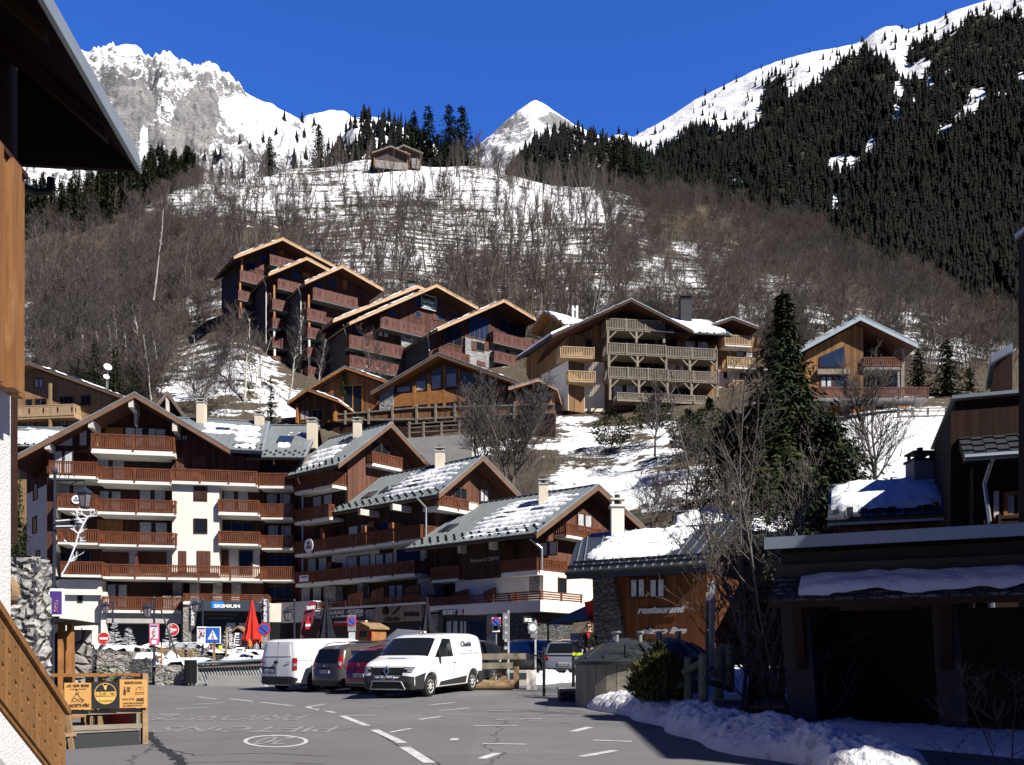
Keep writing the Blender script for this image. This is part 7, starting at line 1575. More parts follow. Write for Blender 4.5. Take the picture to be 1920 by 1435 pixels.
for p,r_ in((a[0],a[1]),(a[1],a[2])):mb.hexa([Fk.W(p[0],.15,p[1]),Fk.W(r_[0],.15,r_[1]),Fk.W(r_[0],-.9,r_[1]),Fk.W(p[0],-.9,p[1]),Fk.W(p[0],.15,p[1]+.1),Fk.W(r_[0],.15,r_[1]+.1),Fk.W(r_[0],-.9,r_[1]+.1),Fk.W(p[0],-.9,p[1]+.1)])
mb.build('roof',M['bark_post'],ko)
fk=thing('food_kiosk','orange wooden food kiosk below the restaurant sign','kiosk',P(*d6(540,360),48));Fk=Frame(d6(505,0)[0],48,-41);mb=MB();q=[Fk.px(d6(*p))for p in((505,370),(590,370),(590,300),(548,275),(505,300))];Fk.poly(mb,q,-1,0);mb.build('wall',M['orange_wood'],fk);mb=MB();a=[Fk.px(d6(*p))for p in((496,306),(548,272),(600,300))]
for p,r_ in((a[0],a[1]),(a[1],a[2])):mb.hexa([Fk.W(p[0],.25,p[1]),Fk.W(r_[0],.25,r_[1]),Fk.W(r_[0],-1.1,r_[1]),Fk.W(p[0],-1.1,p[1]),Fk.W(p[0],.25,p[1]+.1),Fk.W(r_[0],.25,r_[1]+.1),Fk.W(r_[0],-1.1,r_[1]+.1),Fk.W(p[0],-1.1,p[1]+.1)])
mb.build('roof',M['bark_post'],fk);slab_part(fk,Fk,d6,'counter_opening','black',520,312,560,345,0,.03);slab_part(fk,Fk,d6,'sign_square','red',568,318,590,350,0,.04)
cr=thing('ramp_canopy','low grey canopy with white slats over the car park ramp','canopy',P(*d6(760,380),42));A_,B_,C_,D_=P(*d6(640,385),40),P(*d6(745,385),38),P(*d6(900,318),44),P(*d6(740,305),47)
mb=MB();mb.prism([A_,B_,C_,D_],(0,0,-.15));mb.build('roof',M['metal_roof'],cr);mb=MB()
for i in range(8):f=(i+.5)/8;mb.bar(A_.lerp(D_,f)+Vector((0,0,.05)),B_.lerp(C_,f)+Vector((0,0,.05)),.12,.08)
mb.build('slats',M['letter'],cr);mb=MB();mb.prism([Vector((q.x,q.y,road_z(q.y,q.x)-.2))for q in(A_,B_,C_,D_)],(0,0,.9));mb.build('wall',M['concrete'],cr)
lb=thing('log_barrier','weathered log barrier with stacked logs right of the small white van','barrier',gp(930,1295));Y=29.2
for(x0,y0,x1,y1,d,r_)in((1030,640,1392,632,29.2,.125),(1180,608,1392,602,29.4,.12)):mb=MB();a,b=P(*d6(x0,y0),d),P(*d6(x1,y1),d);a.z=max(a.z,road_z(d,a.x)+r_);b.z=a.z+.02;mb.tube(a,b,r_,r_,12);mb.build('log',M['bark_post'],lb)
for(x0,y0,x1,y1)in((1185,508,1385,504),(1180,455,1480,452)):mb=MB();mb.bar(P(*d6(x0,y0),29.8),P(*d6(x1,y1),29.8),.14,.2);mb.build('rail',M['rail_grey'],lb)
for x in(1200,1335,1405):mb=MB();a=P(*d6(x,600),29.9);mb.box((a.x-.09,29.9,road_z(30)),(a.x+.09,30.08,P(*d6(x,440),29.9).z));mb.build('post',M['bark_post'],lb)
mb=MB();mb.bar(P(*d6(1255,590),29.9),P(*d6(1330,520),29.9),.12,.1);mb.build('brace',M['bark_post'],lb)
for x,m in((1490,'white'),):mb=MB();a=P(*d6(x,610),29.5);mb.box((a.x-.16,29.4,road_z(29.5)-.1),(a.x+.16,29.7,P(*d6(x,530),29.5).z));mb.build('foot',M[m],lb)
cn=thing('concrete_block','grey concrete kerb block behind the log barrier','block',P(*d6(1410,590),32));a,b=P(*d6(1340,590),32),P(*d6(1480,530),32);mb=MB();mb.box((a.x,32,road_z(32)-.1),(b.x,32.5,b.z));mb.build('body',M['concrete'],cn);mb=MB();mb.box((a.x+.1,31.97,b.z-.3),(b.x-.1,31.998,b.z-.1));mb.build('recess',M['dkgrey'],cn)
cb=thing('cable_barrier','thin dark cable barrier with a yellow reflective band before the parked blue car','barrier',P(*d6(1740,560),26));mb=MB();mb.tube(P(*d6(1500,448),27),P(*d6(1800,450),25),.025);mb.tube(P(*d6(1500,520),27),P(*d6(1760,524),25),.02);mb.build('cable',M['black'],cb)
for x in(1725,1560):mb=MB();a=P(*d6(x,575),26);mb.tube((a.x,26,road_z(26)),(a.x,26,P(*d6(x,400),26).z),.045);mb.build('post',M['black'],cb)
mb=MB();a,b=P(*d6(1720,448),25.2),P(*d6(1778,432),25.2);mb.box((a.x,25.2,a.z),(b.x,25.23,b.z));mb.build('reflector',M['yellow'],cb)
kb=MB();q=[gp(960,1262),gp(1085,1275),gp(1100,1300),(5.,22.5,0),(10,24,0),(10,40,0),(4.,47,0),(0,46,0)]
kb.prism([Vector((p[0],p[1],road_z(p[1],p[0])-.1))for p in q],(0,0,.24));structure('pavement',kb,M['concrete'])
M['roadpaint']=mat('road_paint',(.55,.55,.55),.8,var=.3,vs=5)
M['roadpaint_worn']=mat('road_paint_worn',(.50,.50,.50),.85,var=.4,vs=6)
rm=MB()
def dash(u0,v0,u1,v1,w=.12):
 a,b=gp(u0,v0),gp(u1,v1);d=(b-a);n=Vector((-d.y,d.x,0)).normalized()*w/2;up=Vector((0,0,.006));rm.add([a-n+up,b-n+up,b+n+up,a+n+up],[(0,1,2,3)])
k8=lambda x,y:(260+x*1240/1920,1280+y*155/240)
for(x0,y0,x1,y1,w_)in((490,72,568,88,.14),(592,98,663,126,.15),(685,138,766,176,.16),(772,188,845,234,.17),(356,58,448,68,.14),(265,48,340,56,.13),(170,42,230,49,.12),(108,76,205,72,.1),(160,64,250,58,.1),(630,72,725,72,.1),(845,66,920,58,.1),(875,82,960,74,.1),(1015,82,1105,84,.1),(815,108,880,99,.12),(1040,108,1172,105,.11),(1260,143,1310,130,.16),(972,126,1098,126,.11),(1318,168,1432,172,.13),(998,178,1125,180,.12),(1285,216,1382,198,.16),(995,222,1040,206,.14),(485,72,540,63,.1),(730,145,790,134,.1),(580,97,690,96,.1),(905,166,928,166,.42),(60,92,120,95,.08),(655,56,690,56,.08),(560,40,640,36,.08)):dash(*k8(x0,y0),*k8(x1,y1),w_)
def ellipse_ring(cu,cv,ru,rv,w_):
 n=48;V=[]
 for i in range(n+1):
  a=6.2832*i/n
  for k in(1,1-w_):q=gp(cu+ru*k*math.cos(a),cv+rv*k*math.sin(a));V.append(q+Vector((0,0,.006)))
 rm.add(V,[(2*i,2*i+2,2*i+3,2*i+1)for i in range(n)])
ellipse_ring(517,1390.5,61,11.5,.13)
tag(rm.build('road_markings',M['roadpaint'],None,fix=False),kind='structure')
def road_text(txt,u,v,w_px,h_px):
 a,b=gp(u+w_px/2,v),gp(u-w_px/2,v);c_=gp(u,v+h_px/2);d_=gp(u,v-h_px/2)
 o=text(txt,Vector((a.x,d_.y+0,0)),(-1,0,0),(0,-1,0),abs(d_.y-c_.y),M['roadpaint']if txt=='20' else M['roadpaint_worn'],None,abs(a.x-b.x),name='road_lettering',depth=.001,bold=.004)
 me=o.data
 for vv in me.vertices:vv.co.z=road_z(vv.co.y,vv.co.x)+.007
 return tag(o,kind='structure')
road_text('20',515,1390,62,15);road_text('PIETONS',468,1368,330,11);road_text('PRIORITE',428,1347,285,10)
ck=MB();rnd=random.Random(11)
def crack(pts,w_):
 P_=[]
 for(a,b)in zip(pts,pts[1:]):
  for k in range(8):f=k/8;P_.append(gp(a[0]+(b[0]-a[0])*f+rnd.uniform(-3,3),a[1]+(b[1]-a[1])*f+rnd.uniform(-.8,.8)))
 for a,b in zip(P_,P_[1:]):d=b-a;n=Vector((-d.y,d.x,0)).normalized()*w_*rnd.uniform(.4,1.2);up=Vector((0,0,.004));ck.add([a-n+up,b-n+up,b+n+up,a+n+up],[(0,1,2,3)])
crack([c2(840,1120),c2(870,1170),c2(920,1215),c2(990,1260),c2(1040,1320)],.09);crack([c2(860,1200),c2(1100,1250),c2(1500,1238),c2(1900,1260)],.012);crack([c2(1050,1290),c2(1400,1285),c2(1900,1300)],.012);crack([c6(60,1345),c6(130,1290),c6(250,1240)],.02);crack([(700,1370),(740,1395),(800,1420),(830,1436)],.012);crack([(640,1345),(800,1338),(950,1350),(1080,1330)],.01)
tag(ck.build('road_cracks',plain('tar',(.02,.02,.022),.6),None,fix=False),kind='structure')
def arc(cx,r,z0,n=9):
 a0=math.asin(min(.99,max(-.99,z0/r)))if False else 0
 return[(cx+r*math.cos(a),.33+r*math.sin(a))for a in np.linspace(-.35,math.pi+.35,n)]
class Car:
 def __init__(s,name,label,cat,spec,origin,az,paint):
  """origin: ground point under the middle of the rear bumper; az: heading, degrees right of straight away"""
  s.sp=spec;s.L,s.W,s.H=spec['L'],spec['W'],spec['H'];s.o=Vector(origin);s.f=Vector((math.sin(R(az)),math.cos(R(az)),0));s.l=Vector((-s.f.y,s.f.x,0))
  pz=road_z(s.o.y+s.f.y*s.L,s.o.x+s.f.x*s.L)-s.o.z;s.k=pz/s.L
  s.t=thing(name,label,cat,s.o);s.paint=paint
  top=spec['top'];rr=spec.get('r',.36);zb=spec.get('zb',.24)
  ra,fa=spec['axles'];bot=[(top[-1][0]+.02,zb)]+arc_pts(ra,rr)+arc_pts(fa,rr)+[(top[0][0]-.05,zb)]
  s.top=top;poly=top+bot;s.body(poly)
 def T(s,x,y,z):return s.o+s.f*x+s.l*y+Vector((0,0,z+s.k*x))
 def yw(s,x,z):
  zb=s.sp['belt'];w=s.W/2;w*=1-s.sp.get('tum',.17)*max(0,(z-zb)/(s.H-zb))**1.1
  w*=1-.13*max(0,(x-(s.L-1.0))/1.0)**2-.05*max(0,(.6-x)/.6)**2;w*=1-.04*max(0,(.5-z)/.5)
  return w
 def inset(s,q):
  return float(np.interp(abs(q),[0,.6,.82,.93,.985,1.0],[0,.004,.02,.05,.10,.15]))
 def body(s,poly):
  n=len(poly);c=np.array(poly);nx=[]
  area=sum(poly[i][0]*poly[(i+1)%n][1]-poly[(i+1)%n][0]*poly[i][1]for i in range(n));sg=1 if area>0 else-1
  for i in range(n):
   a,b=c[i]-c[i-1],c[(i+1)%n]-c[i];ta=a/(np.hypot(*a)+1e-9);tb=b/(np.hypot(*b)+1e-9);na=np.array([-ta[1],ta[0]])*sg;nb=np.array([-tb[1],tb[0]])*sg;m=na+nb;m/=np.hypot(*m)+1e-9;k=1/max(.5,m.dot(na));nx.append(m*k)
  nx=np.array(nx);s.nx=nx
  arch=np.array([1. if(p[1]<.75 and any(abs(p[0]-a)<.5 for a in s.sp['axles']))else 0. for p in poly])
  bm=bmesh.new();lv=[-1,-.985,-.93,-.82,-.6,0,.6,.82,.93,.985,1];rings=[]
  for q in lv:
   ins=s.inset(q)*(1-.75*arch)[:,None];p=c+nx*ins;rings.append([bm.verts.new((x,q*s.W/2,z))for x,z in p])
  for k in range(len(lv)-1):
   for i in range(n):j=(i+1)%n;bm.faces.new((rings[k][i],rings[k][j],rings[k+1][j],rings[k+1][i]))
  bm.faces.new(rings[0][::-1]);bm.faces.new(rings[-1]);bmesh.ops.recalc_face_normals(bm,faces=bm.faces)
  for z in(s.sp['belt'],s.sp['belt']+.25,.5):bmesh.ops.bisect_plane(bm,geom=bm.verts[:]+bm.edges[:]+bm.faces[:],plane_co=(0,0,z),plane_no=(0,0,1))
  for x in(.15,.35,.6,s.L-1.,s.L-.7,s.L-.4,s.L-.2):bmesh.ops.bisect_plane(bm,geom=bm.verts[:]+bm.edges[:]+bm.faces[:],plane_co=(x,0,0),plane_no=(1,0,0))
  bmesh.ops.triangulate(bm,faces=[f for f in bm.faces if len(f.verts)>4])
  for v in bm.verts:
   q=v.co.y/(s.W/2);v.co.y=q*s.yw(v.co.x,v.co.z)
  mb=MB();bm.verts.index_update();mb.v=[tuple(s.T(*v.co))for v in bm.verts];mb.f=[tuple(v.index for v in f.verts)for f in bm.faces];mb.m=[0]*len(mb.f);bm.free()
  s.body_o=mb.build('body',s.paint,s.t,smooth=True,angle=38)
 def side(s,pts,sgn,off=.008,th=.0):return[s.T(x,sgn*(s.yw(x,z)+off),z)for x,z in pts]
 def side_panel(s,name,pts,sgn,m,off=.006,par=None):
  mb=MB();a=s.side(pts,sgn,off);n=len(a);cx=sum(p[0]for p in pts)/n;cz=sum(p[1]for p in pts)/n;cen=s.T(cx,sgn*(s.yw(cx,cz)+off),cz);inn=s.side(pts,sgn,-.03)
  mb.add(a+[cen]+inn,[(i,(i+1)%n,n)for i in range(n)]+[(i,n+1+i,n+1+(i+1)%n,(i+1)%n)for i in range(n)]);return mb.build(name,m if not isinstance(m,str)else M[m],par or s.t,smooth=False)
 def xout(s,z,front):
  P_=s.top;best=None
  for a,b in zip(P_,P_[1:]):
   if(a[1]-z)*(b[1]-z)<=0 and abs(a[1]-b[1])>1e-6:
    x=a[0]+(b[0]-a[0])*(z-a[1])/(b[1]-a[1]);best=x if best is None else(max(best,x)if front else min(best,x))
  return best if best is not None else(s.L if front else 0)
 def end_pt(s,q,z,front,off):
  x=s.xout(z,front);i=s.inset(q);x=x-i if front else x+i;return s.T(x+(off if front else-off),q*s.yw(x,z),z)
 def end_panel(s,name,pts,front,m,off=.012,par=None,sub=5):
  """pts: (q, z), q in -1..1 across"""
  qs=[p[0]for p in pts];n=len(pts);cols=[];nq=max(3,int((max(qs)-min(qs))/.05)+2);nz=5
  crit=sorted(set(list(np.linspace(min(qs)+1e-4,max(qs)-1e-4,nq))+[min(max(q,min(qs)+1e-4),max(qs)-1e-4)for q in qs]))
  for q in crit:
   zs=[]
   for i in range(n):
    a,b=pts[i],pts[(i+1)%n]
    if(a[0]-q)*(b[0]-q)<0:zs.append(a[1]+(b[1]-a[1])*(q-a[0])/(b[0]-a[0]))
   if len(zs)>=2:cols.append((q,min(zs),max(zs)))
  V=[];F=[]
  for q,z0,z1 in cols:
   for k in range(nz):V.append(s.end_pt(q,z0+(z1-z0)*k/(nz-1),front,off))
  for i in range(len(cols)-1):
   for k in range(nz-1):F.append((i*nz+k,(i+1)*nz+k,(i+1)*nz+k+1,i*nz+k+1))
  nn=len(V);B=[i*nz for i in range(len(cols))]+[(len(cols)-1)*nz+k for k in range(1,nz)]+[i*nz+nz-1 for i in range(len(cols)-2,-1,-1)]+[k for k in range(nz-2,0,-1)]
  for b_ in B:V.append(V[b_]+(s.f*-(off+.03)if front else s.f*(off+.03)))
  m_=len(B);F+=[(B[i],B[(i+1)%m_],nn+(i+1)%m_,nn+i)for i in range(m_)]
  mb=MB();mb.add(V,F);return mb.build(name,m if not isinstance(m,str)else M[m],par or s.t)
 def strip(s,name,i0,i1,f0,f1,q0,q1,m,off=.012,trap=0.):
  """a pane over the profile between outline points i0 and i1"""
  a,b=s.top[i0],s.top[i1];V=[];nq,ns=9,4
  for i in range(ns):
   f=f0+(f1-f0)*i/(ns-1);x,z=a[0]+(b[0]-a[0])*f,a[1]+(b[1]-a[1])*f;d=Vector((b[0]-a[0],0,b[1]-a[1])).normalized();nrm=Vector((-d.z,0,d.x));nrm=-nrm if nrm.z<0 else nrm
   for j in range(nq):
    q=(q0+(q1-q0)*j/(nq-1))*(1-trap*i/(ns-1));ins=s.inset(q);V.append(s.T(x+nrm.x*(off-ins),q*s.yw(x,z),z+nrm.z*(off-ins)))
  mb=MB();mb.add(V,[(i*nq+j,i*nq+j+1,(i+1)*nq+j+1,(i+1)*nq+j)for i in range(ns-1)for j in range(nq-1)]);return mb.build(name,m if not isinstance(m,str)else M[m],s.t,smooth=True)
 def wheels(s,r=.33,rim='rim_grey'):
  for x in s.sp['axles']:
   for sg in(-1,1):
    y1=sg*(s.yw(x,.4)-.015);y0=y1-sg*.2;c0,c1_=s.T(x,y0,r),s.T(x,y1,r);ax=(c1_-c0).normalized();up=Vector((0,0,1));fw=up.cross(ax)
    def ringpts(rr,d,n=24):return[c1_+ax*d+(fw*math.cos(6.2832*i/n)+up*math.sin(6.2832*i/n))*rr for i in range(n)]
    mb=MB();pr=[(r*.62,-.02),(r*.66,0),(r*.9,.0),(r,-.03),(r,-.18),(r*.9,-.2),(r*.3,-.2)];n=24;V=[p for rr,d in pr for p in ringpts(rr,d)];mb.add(V,[(k*n+i,k*n+(i+1)%n,(k+1)*n+(i+1)%n,(k+1)*n+i)for k in range(len(pr)-1)for i in range(n)]);w=mb.build('wheel',M['tyre'],s.t,smooth=True,angle=35)
    mb=MB();V=ringpts(r*.64,-.012)+ringpts(r*.56,-.035)+ringpts(r*.2,-.02)+ringpts(.02,-.015);mb.add(V,[(k*n+i,k*n+(i+1)%n,(k+1)*n+(i+1)%n,(k+1)*n+i)for k in range(3)for i in range(n)]);mb.build('rim',M[rim],w)
    mb=MB();
    for i in range(8):
     a=6.2832*i/8;d=fw*math.cos(a)+up*math.sin(a);e=fw*-math.sin(a)+up*math.cos(a);p=c1_+ax*-.012;mb.add([p+d*r*.3-e*.025,p+d*r*.52-e*.045,p+d*r*.52+e*.045,p+d*r*.3+e*.025],[(0,1,2,3)])
    mb.build('rim_openings',M['black'],w)
  mb=MB();x0,x1=.25,s.L-.3;w=s.W/2-.12;q=[s.T(x0,-w,.22),s.T(x1,-w,.22),s.T(x1,w,.22),s.T(x0,w,.22),s.T(x0,-w,.62),s.T(x1,-w,.62),s.T(x1,w,.62),s.T(x0,w,.62)];mb.hexa(q);mb.build('underbody',M['black'],s.t)
 def seam(s,lines,sgn,m='seam_dark'):
  mb=MB()
  for pts in lines:
   for a,b in zip(pts,pts[1:]):
    n=max(1,int(math.hypot(b[0]-a[0],b[1]-a[1])/.12));q=[(a[0]+(b[0]-a[0])*k/n,a[1]+(b[1]-a[1])*k/n)for k in range(n+1)]
    for p0,p1 in zip(q,q[1:]):mb.bar(s.T(p0[0],sgn*(s.yw(*p0)+.001),p0[1]),s.T(p1[0],sgn*(s.yw(*p1)+.001),p1[1]),.012,.012)
  return mb.build('door_seams',M[m],s.t)
 def plate(s,txt,q0,q1,z0,z1,front,size=.075,m='letter',tm='black'):
  p=s.end_panel('number_plate',[(q0,z0),(q1,z0),(q1,z1),(q0,z1)],front,m,.02)
  a,b=s.end_pt(q0,z0,front,.026),s.end_pt(q1,z0,front,.026)
  if front:a,b=b,a
  if front:st,en=s.end_pt(-1*min(q0,q1)*-1,z0,front,.026),None
  e0,e1=(s.end_pt(min(q0,q1),z0,front,.027),s.end_pt(max(q0,q1),z0,front,.027))
  st,en=(e0,e1)if front else(e1,e0)
  d=(en-st);text(txt,st+d*.12+Vector((0,0,(z1-z0)*.2)),d,(0,0,1),(z1-z0)*.6,M[tm],p,d.length*.76,depth=.003,bold=.006)
  bl=MB();
  for f0 in(0.,.92):bl.add([st+d*f0+Vector((0,0,.0)),st+d*(f0+.08),st+d*(f0+.08)+Vector((0,0,z1-z0)),st+d*f0+Vector((0,0,z1-z0))],[(0,1,2,3)])
  bl.build('blue_band',M['signblue'],p)
def arc_pts(cx,r,zc=.33,zb=.24,n=11):
 a0=math.asin((zb-zc)/r);return[(cx+r*math.cos(a),zc+r*math.sin(a))for a in np.linspace(math.pi-a0,a0,n)]
def paint(name,col,metal=0.,rough=.25):
 s=NT(name);p=s.pos();d=s.noise(p,3,4);s.set(col=s.mix(s.ramp(d,.45,.8,0,.25),col,sh(col,.75)),rough=rough,metal=metal,spec=.5,coat=.6);return s.m
M['tyre']=plain('tyre',(.015,.015,.016),.8);M['rim_grey']=plain('rim_grey',(.30,.31,.32),.35,.5);M['rim_white']=plain('rim_white',(.5,.5,.48),.4);M['seam_dark']=plain('seam_dark',(.05,.05,.055),.6);M['plastic']=plain('bumper_plastic',(.028,.029,.032),.55)
M['lamp_red']=plain('lamp_red',(.35,.012,.015),.15,spec=.6);M['lamp_clear']=plain('lamp_clear',(.45,.48,.52),.1,.4,spec=.8);M['carglass']=plain('car_glass',(.010,.013,.017),.04,spec=.7);M['chrome']=plain('chrome',(.6,.6,.62),.15,1.)
def rear_at(u,v,Y,W,az):
 """rear-left ground corner at pixel column u and distance Y -> middle of the rear"""
 X=(u-CX)/FOC*Y;l=Vector((-math.cos(R(az)),math.sin(R(az)),0));q=Vector((X,Y,0))-l*W/2;q.z=road_z(q.y,q.x);return q
W_,L_=1.86,4.49;azv=23.6;hd=azv+180
fr_right=Vector((-2.42,26.15,0));fdir=Vector((math.sin(R(hd)),math.cos(R(hd)),0));ldir=Vector((-fdir.y,fdir.x,0))
sp=dict(L=L_,W=W_,H=1.84,belt=1.08,tum=.16,axles=(.82,3.56),r=.37,top=[(4.42,.24),(4.49,.42),(4.485,.72),(4.42,.93),(4.25,1.04),(3.68,1.18),(2.92,1.73),(2.6,1.80),(1.7,1.84),(.55,1.825),(.16,1.77),(.04,1.62),(.0,1.0),(.0,.45),(.05,.24)])
o=fr_right-fdir*3.56-ldir*(W_/2-.12);o.z=road_z(o.y,o.x)
M['van_white']=paint('van_white',(.80,.81,.82));k=Car('delivery_van','small white delivery van facing the viewer with a black lower bumper','van',sp,o,hd,M['van_white']);k.wheels(.32,'rim_white')
k.strip('windscreen',5,6,.04,.95,-.93,.93,'carglass',trap=.06)
k.side_panel('side_window',[(3.36,1.14),(2.2,1.14),(2.24,1.66),(2.72,1.68)],1,'carglass');k.side_panel('side_window',[(3.36,1.14),(2.2,1.14),(2.24,1.66),(2.72,1.68)],-1,'carglass')
k.end_panel('bumper',[(-.99,.25),(.99,.25),(.99,.62),(.6,.66),(.45,.58),(-.45,.58),(-.6,.66),(-.99,.62)],True,'plastic',.02);k.end_panel('grille',[(-.62,.66),(.62,.66),(.66,.88),(-.66,.88)],True,'black',.016);k.end_panel('lower_grille',[(-.55,.3),(.55,.3),(.5,.46),(-.5,.46)],True,'black',.03)
mb=MB();pts=[k.end_pt(q,z,True,.035)for q,z in((-.7,.27),(-.58,.49),(.58,.49),(.7,.27))];mb.path(pts,.018,6);mb.path([k.end_pt(q,.265,True,.035)for q in(-.7,-.3,.3,.7)],.018,6);mb.build('bumper_trim',M['steel'],k.t)
for sg in(-1,1):
 h=k.end_panel('headlight',[(sg*.6,.76),(sg*.97,.74),(sg*.98,.9),(sg*.64,.9)],True,'carglass',.02)
 k.end_panel('lamp',[(sg*.66,.83),(sg*.95,.82),(sg*.95,.88),(sg*.68,.885)],True,'lamp_clear',.028,h);k.end_panel('lamp',[(sg*.8,.76),(sg*.95,.755),(sg*.95,.80),(sg*.8,.805)],True,'lamp_clear',.028,h);k.end_panel('fog_lamp',[(sg*.72,.38),(sg*.9,.37),(sg*.88,.47),(sg*.74,.48)],True,'black',.03)
 k.side_panel('side_trim',[(3.1,.30),(1.35,.30),(1.28,.52),(3.0,.42)],sg,'plastic');k.side_panel('bumper_side',[(4.34,.27),(3.97,.27),(3.95,.55),(3.88,.72),(4.36,.62)],sg,'plastic',.012);k.side_panel('rear_bumper_side',[(.42,.27),(.06,.27),(.03,.62),(.5,.62)],sg,'plastic',.012)
 mb=MB();a=k.T(3.1,sg*(k.yw(3.1,1.2)+.02),1.16);mb.hexa([a+k.f*x+k.l*sg*y+Vector((0,0,z))for z in(0,.24)for x,y in((-.06,.02),(.07,.02),(.05,.24),(-.06,.24))]);mb.build('mirror',M['plastic'],k.t)
 mb=MB();mb.bar(k.T(2.2,sg*(k.yw(2.2,.98)+.02),.98),k.T(2.02,sg*(k.yw(2.0,.98)+.02),.98),.025,.035);mb.build('door_handle',M['van_white'],k.t)
 k.seam([[(3.42,1.1),(3.3,.5),(3.2,.3)],[(2.16,1.72),(2.12,1.1),(2.14,.3)],[(2.14,1.2),(.5,1.2)],[(.9,1.7),(.9,1.2)]],sg)
a,b=k.T(1.62,k.yw(1.62,1.42)+.012,1.42),k.T(.75,k.yw(.75,1.42)+.012,1.42);nm_=text('Chubb',a,b-a,(0,0,1),.17,M['navy'],k.t,.72,depth=.004,bold=.012)
a,b=k.T(1.4,k.yw(1.4,1.25)+.012,1.27),k.T(.75,k.yw(.75,1.25)+.012,1.27);text('www.chubb.fr',a,b-a,(0,0,1),.03,M['grey'],k.t,.5,depth=.004)
k.plate('GK-070-ZG',-.28,.28,.52,.63,True)
mb=MB();c=k.end_pt(0,.78,True,.03);u_=Vector((0,0,1));w_=k.l
for(r0,r1)in((.15,.09),):
 q=[c+u_*r0,c+w_*r0*.72,c-u_*r0,c-w_*r0*.72,c+u_*r1,c+w_*r1*.6,c-u_*r1,c-w_*r1*.6];q+=[x+k.f*.03 for x in q]
 mb.add(q,[(8+i,8+(i+1)%4,12+(i+1)%4,12+i)for i in range(4)]+[(i,(i+1)%4,8+(i+1)%4,8+i)for i in range(4)])
mb.build('emblem',M['chrome'],k.t);mb=MB();a=k.T(4.0,.1,1.105);mb.path([k.T(3.95,.3,1.128),k.T(3.95,-.3,1.128)],.012,4);mb.build('bonnet_print',M['grey'],k.t)
mb=MB();mb.tube(k.T(2.5,0,1.8),k.T(2.4,0,1.88),.03,.012);mb.build('aerial',M['black'],k.t)
for q in(-.5,.25):mb=MB();mb.bar(k.T(3.62,q,1.235),k.T(3.5,q+.55,1.30),.015,.02);mb.build('wiper',M['black'],k.t)
sp=dict(L=4.95,W=1.92,H=1.9,belt=1.2,tum=.12,axles=(1.0,4.05),r=.38,top=[(4.9,.24),(4.95,.5),(4.9,.85),(4.75,1.0),(4.2,1.2),(3.5,1.8),(3.1,1.88),(1.6,1.90),(.3,1.89),(.1,1.8),(.02,1.2),(.0,.5),(.04,.24)])
k=Car('panel_van','white panel van seen from behind with windowless rear doors','van',sp,rear_at(485,0,33.2,1.92,33),33,M['van_white']);k.wheels(.34)
k.end_panel('rear_bumper',[(-.99,.26),(.99,.26),(.99,.5),(.8,.56),(-.8,.56),(-.99,.5)],False,'plastic',.02)
for sg in(-1,1):
 l_=k.end_panel('tail_light',[(sg*.84,.78),(sg*.985,.78),(sg*.985,1.22),(sg*.84,1.22)],False,'lamp_red',.016);k.end_panel('lamp',[(sg*.86,.93),(sg*.975,.93),(sg*.975,1.02),(sg*.86,1.02)],False,'lamp_clear',.024,l_)
 k.side_panel('wheel_arch_trim',[(1.0+.46*math.cos(a),.33+.46*math.sin(a))for a in np.linspace(0,math.pi,12)]+[(1.-.39,.33)]+[(1.0-.39*math.cos(a),.33+.39*math.sin(a))for a in np.linspace(0.1,math.pi,12)],sg,'plastic');k.side_panel('side_trim',[(3.55,.27),(1.55,.27),(1.5,.45),(3.5,.45)],sg,'plastic');k.side_panel('side_window',[(4.05,1.2),(2.9,1.2),(2.9,1.7),(3.5,1.7)],sg,'carglass');k.seam([[(2.8,1.8),(2.8,.4)],[(1.5,1.8),(1.5,.5)],[(.1,1.12),(2.8,1.12)],[(.75,1.75),(.75,.9)]],sg)
for z0,z1 in((1.28,1.72),):k.end_panel('door_panel',[(-.74,z0),(.74,z0),(.7,z1),(-.7,z1)],False,M['van_white'],.014)
mb=MB();mb.path([k.end_pt(0,z,False,.012)for z in(.58,1.0,1.4,1.8)],.007,4);mb.build('door_gap',M['seam_dark'],k.t)
mb=MB();c=k.end_pt(.04,1.07,False,.03);mb.bar(c-k.l*.09,c+k.l*.09,.06,.05);mb.tube(c+k.l*.02,c+k.l*.02-k.f*.03,.055,.055,10);mb.build('door_handle',M['black'],k.t)
p=k.end_panel('plate_recess',[(-.78+.9,.66),(.84,.66),(.84,.9),(-.78+.9,.9)],False,'dkgrey',.016);k.plate('FT-482-KD',.2,.76,.7,.82,False)
mb=MB();mb.bar(k.end_pt(.6,1.06,False,.02),k.end_pt(.82,1.06,False,.02),.01,.03);mb.bar(k.end_pt(-.5,1.06,False,.02),k.end_pt(-.72,1.06,False,.02),.01,.03);mb.build('badge',M['grey'],k.t)
sp=dict(L=4.5,W=1.74,H=1.66,belt=.98,tum=.2,axles=(.85,3.65),r=.36,top=[(4.45,.24),(4.5,.5),(4.45,.78),(4.2,.9),(3.55,1.03),(2.8,1.55),(2.4,1.64),(1.4,1.66),(.45,1.62),(.22,1.52),(.06,1.02),(.0,.8),(.0,.45),(.05,.24)])
M['brown_paint']=paint('brown_paint',(.085,.072,.064),.3,.3);k=Car('people_carrier','brown people carrier parked between the white panel van and the red car','car',sp,rear_at(580,0,32.0,1.74,42),42,M['brown_paint']);k.wheels(.32)
k.strip('rear_window',9,10,.06,.95,-.8,.8,'carglass')
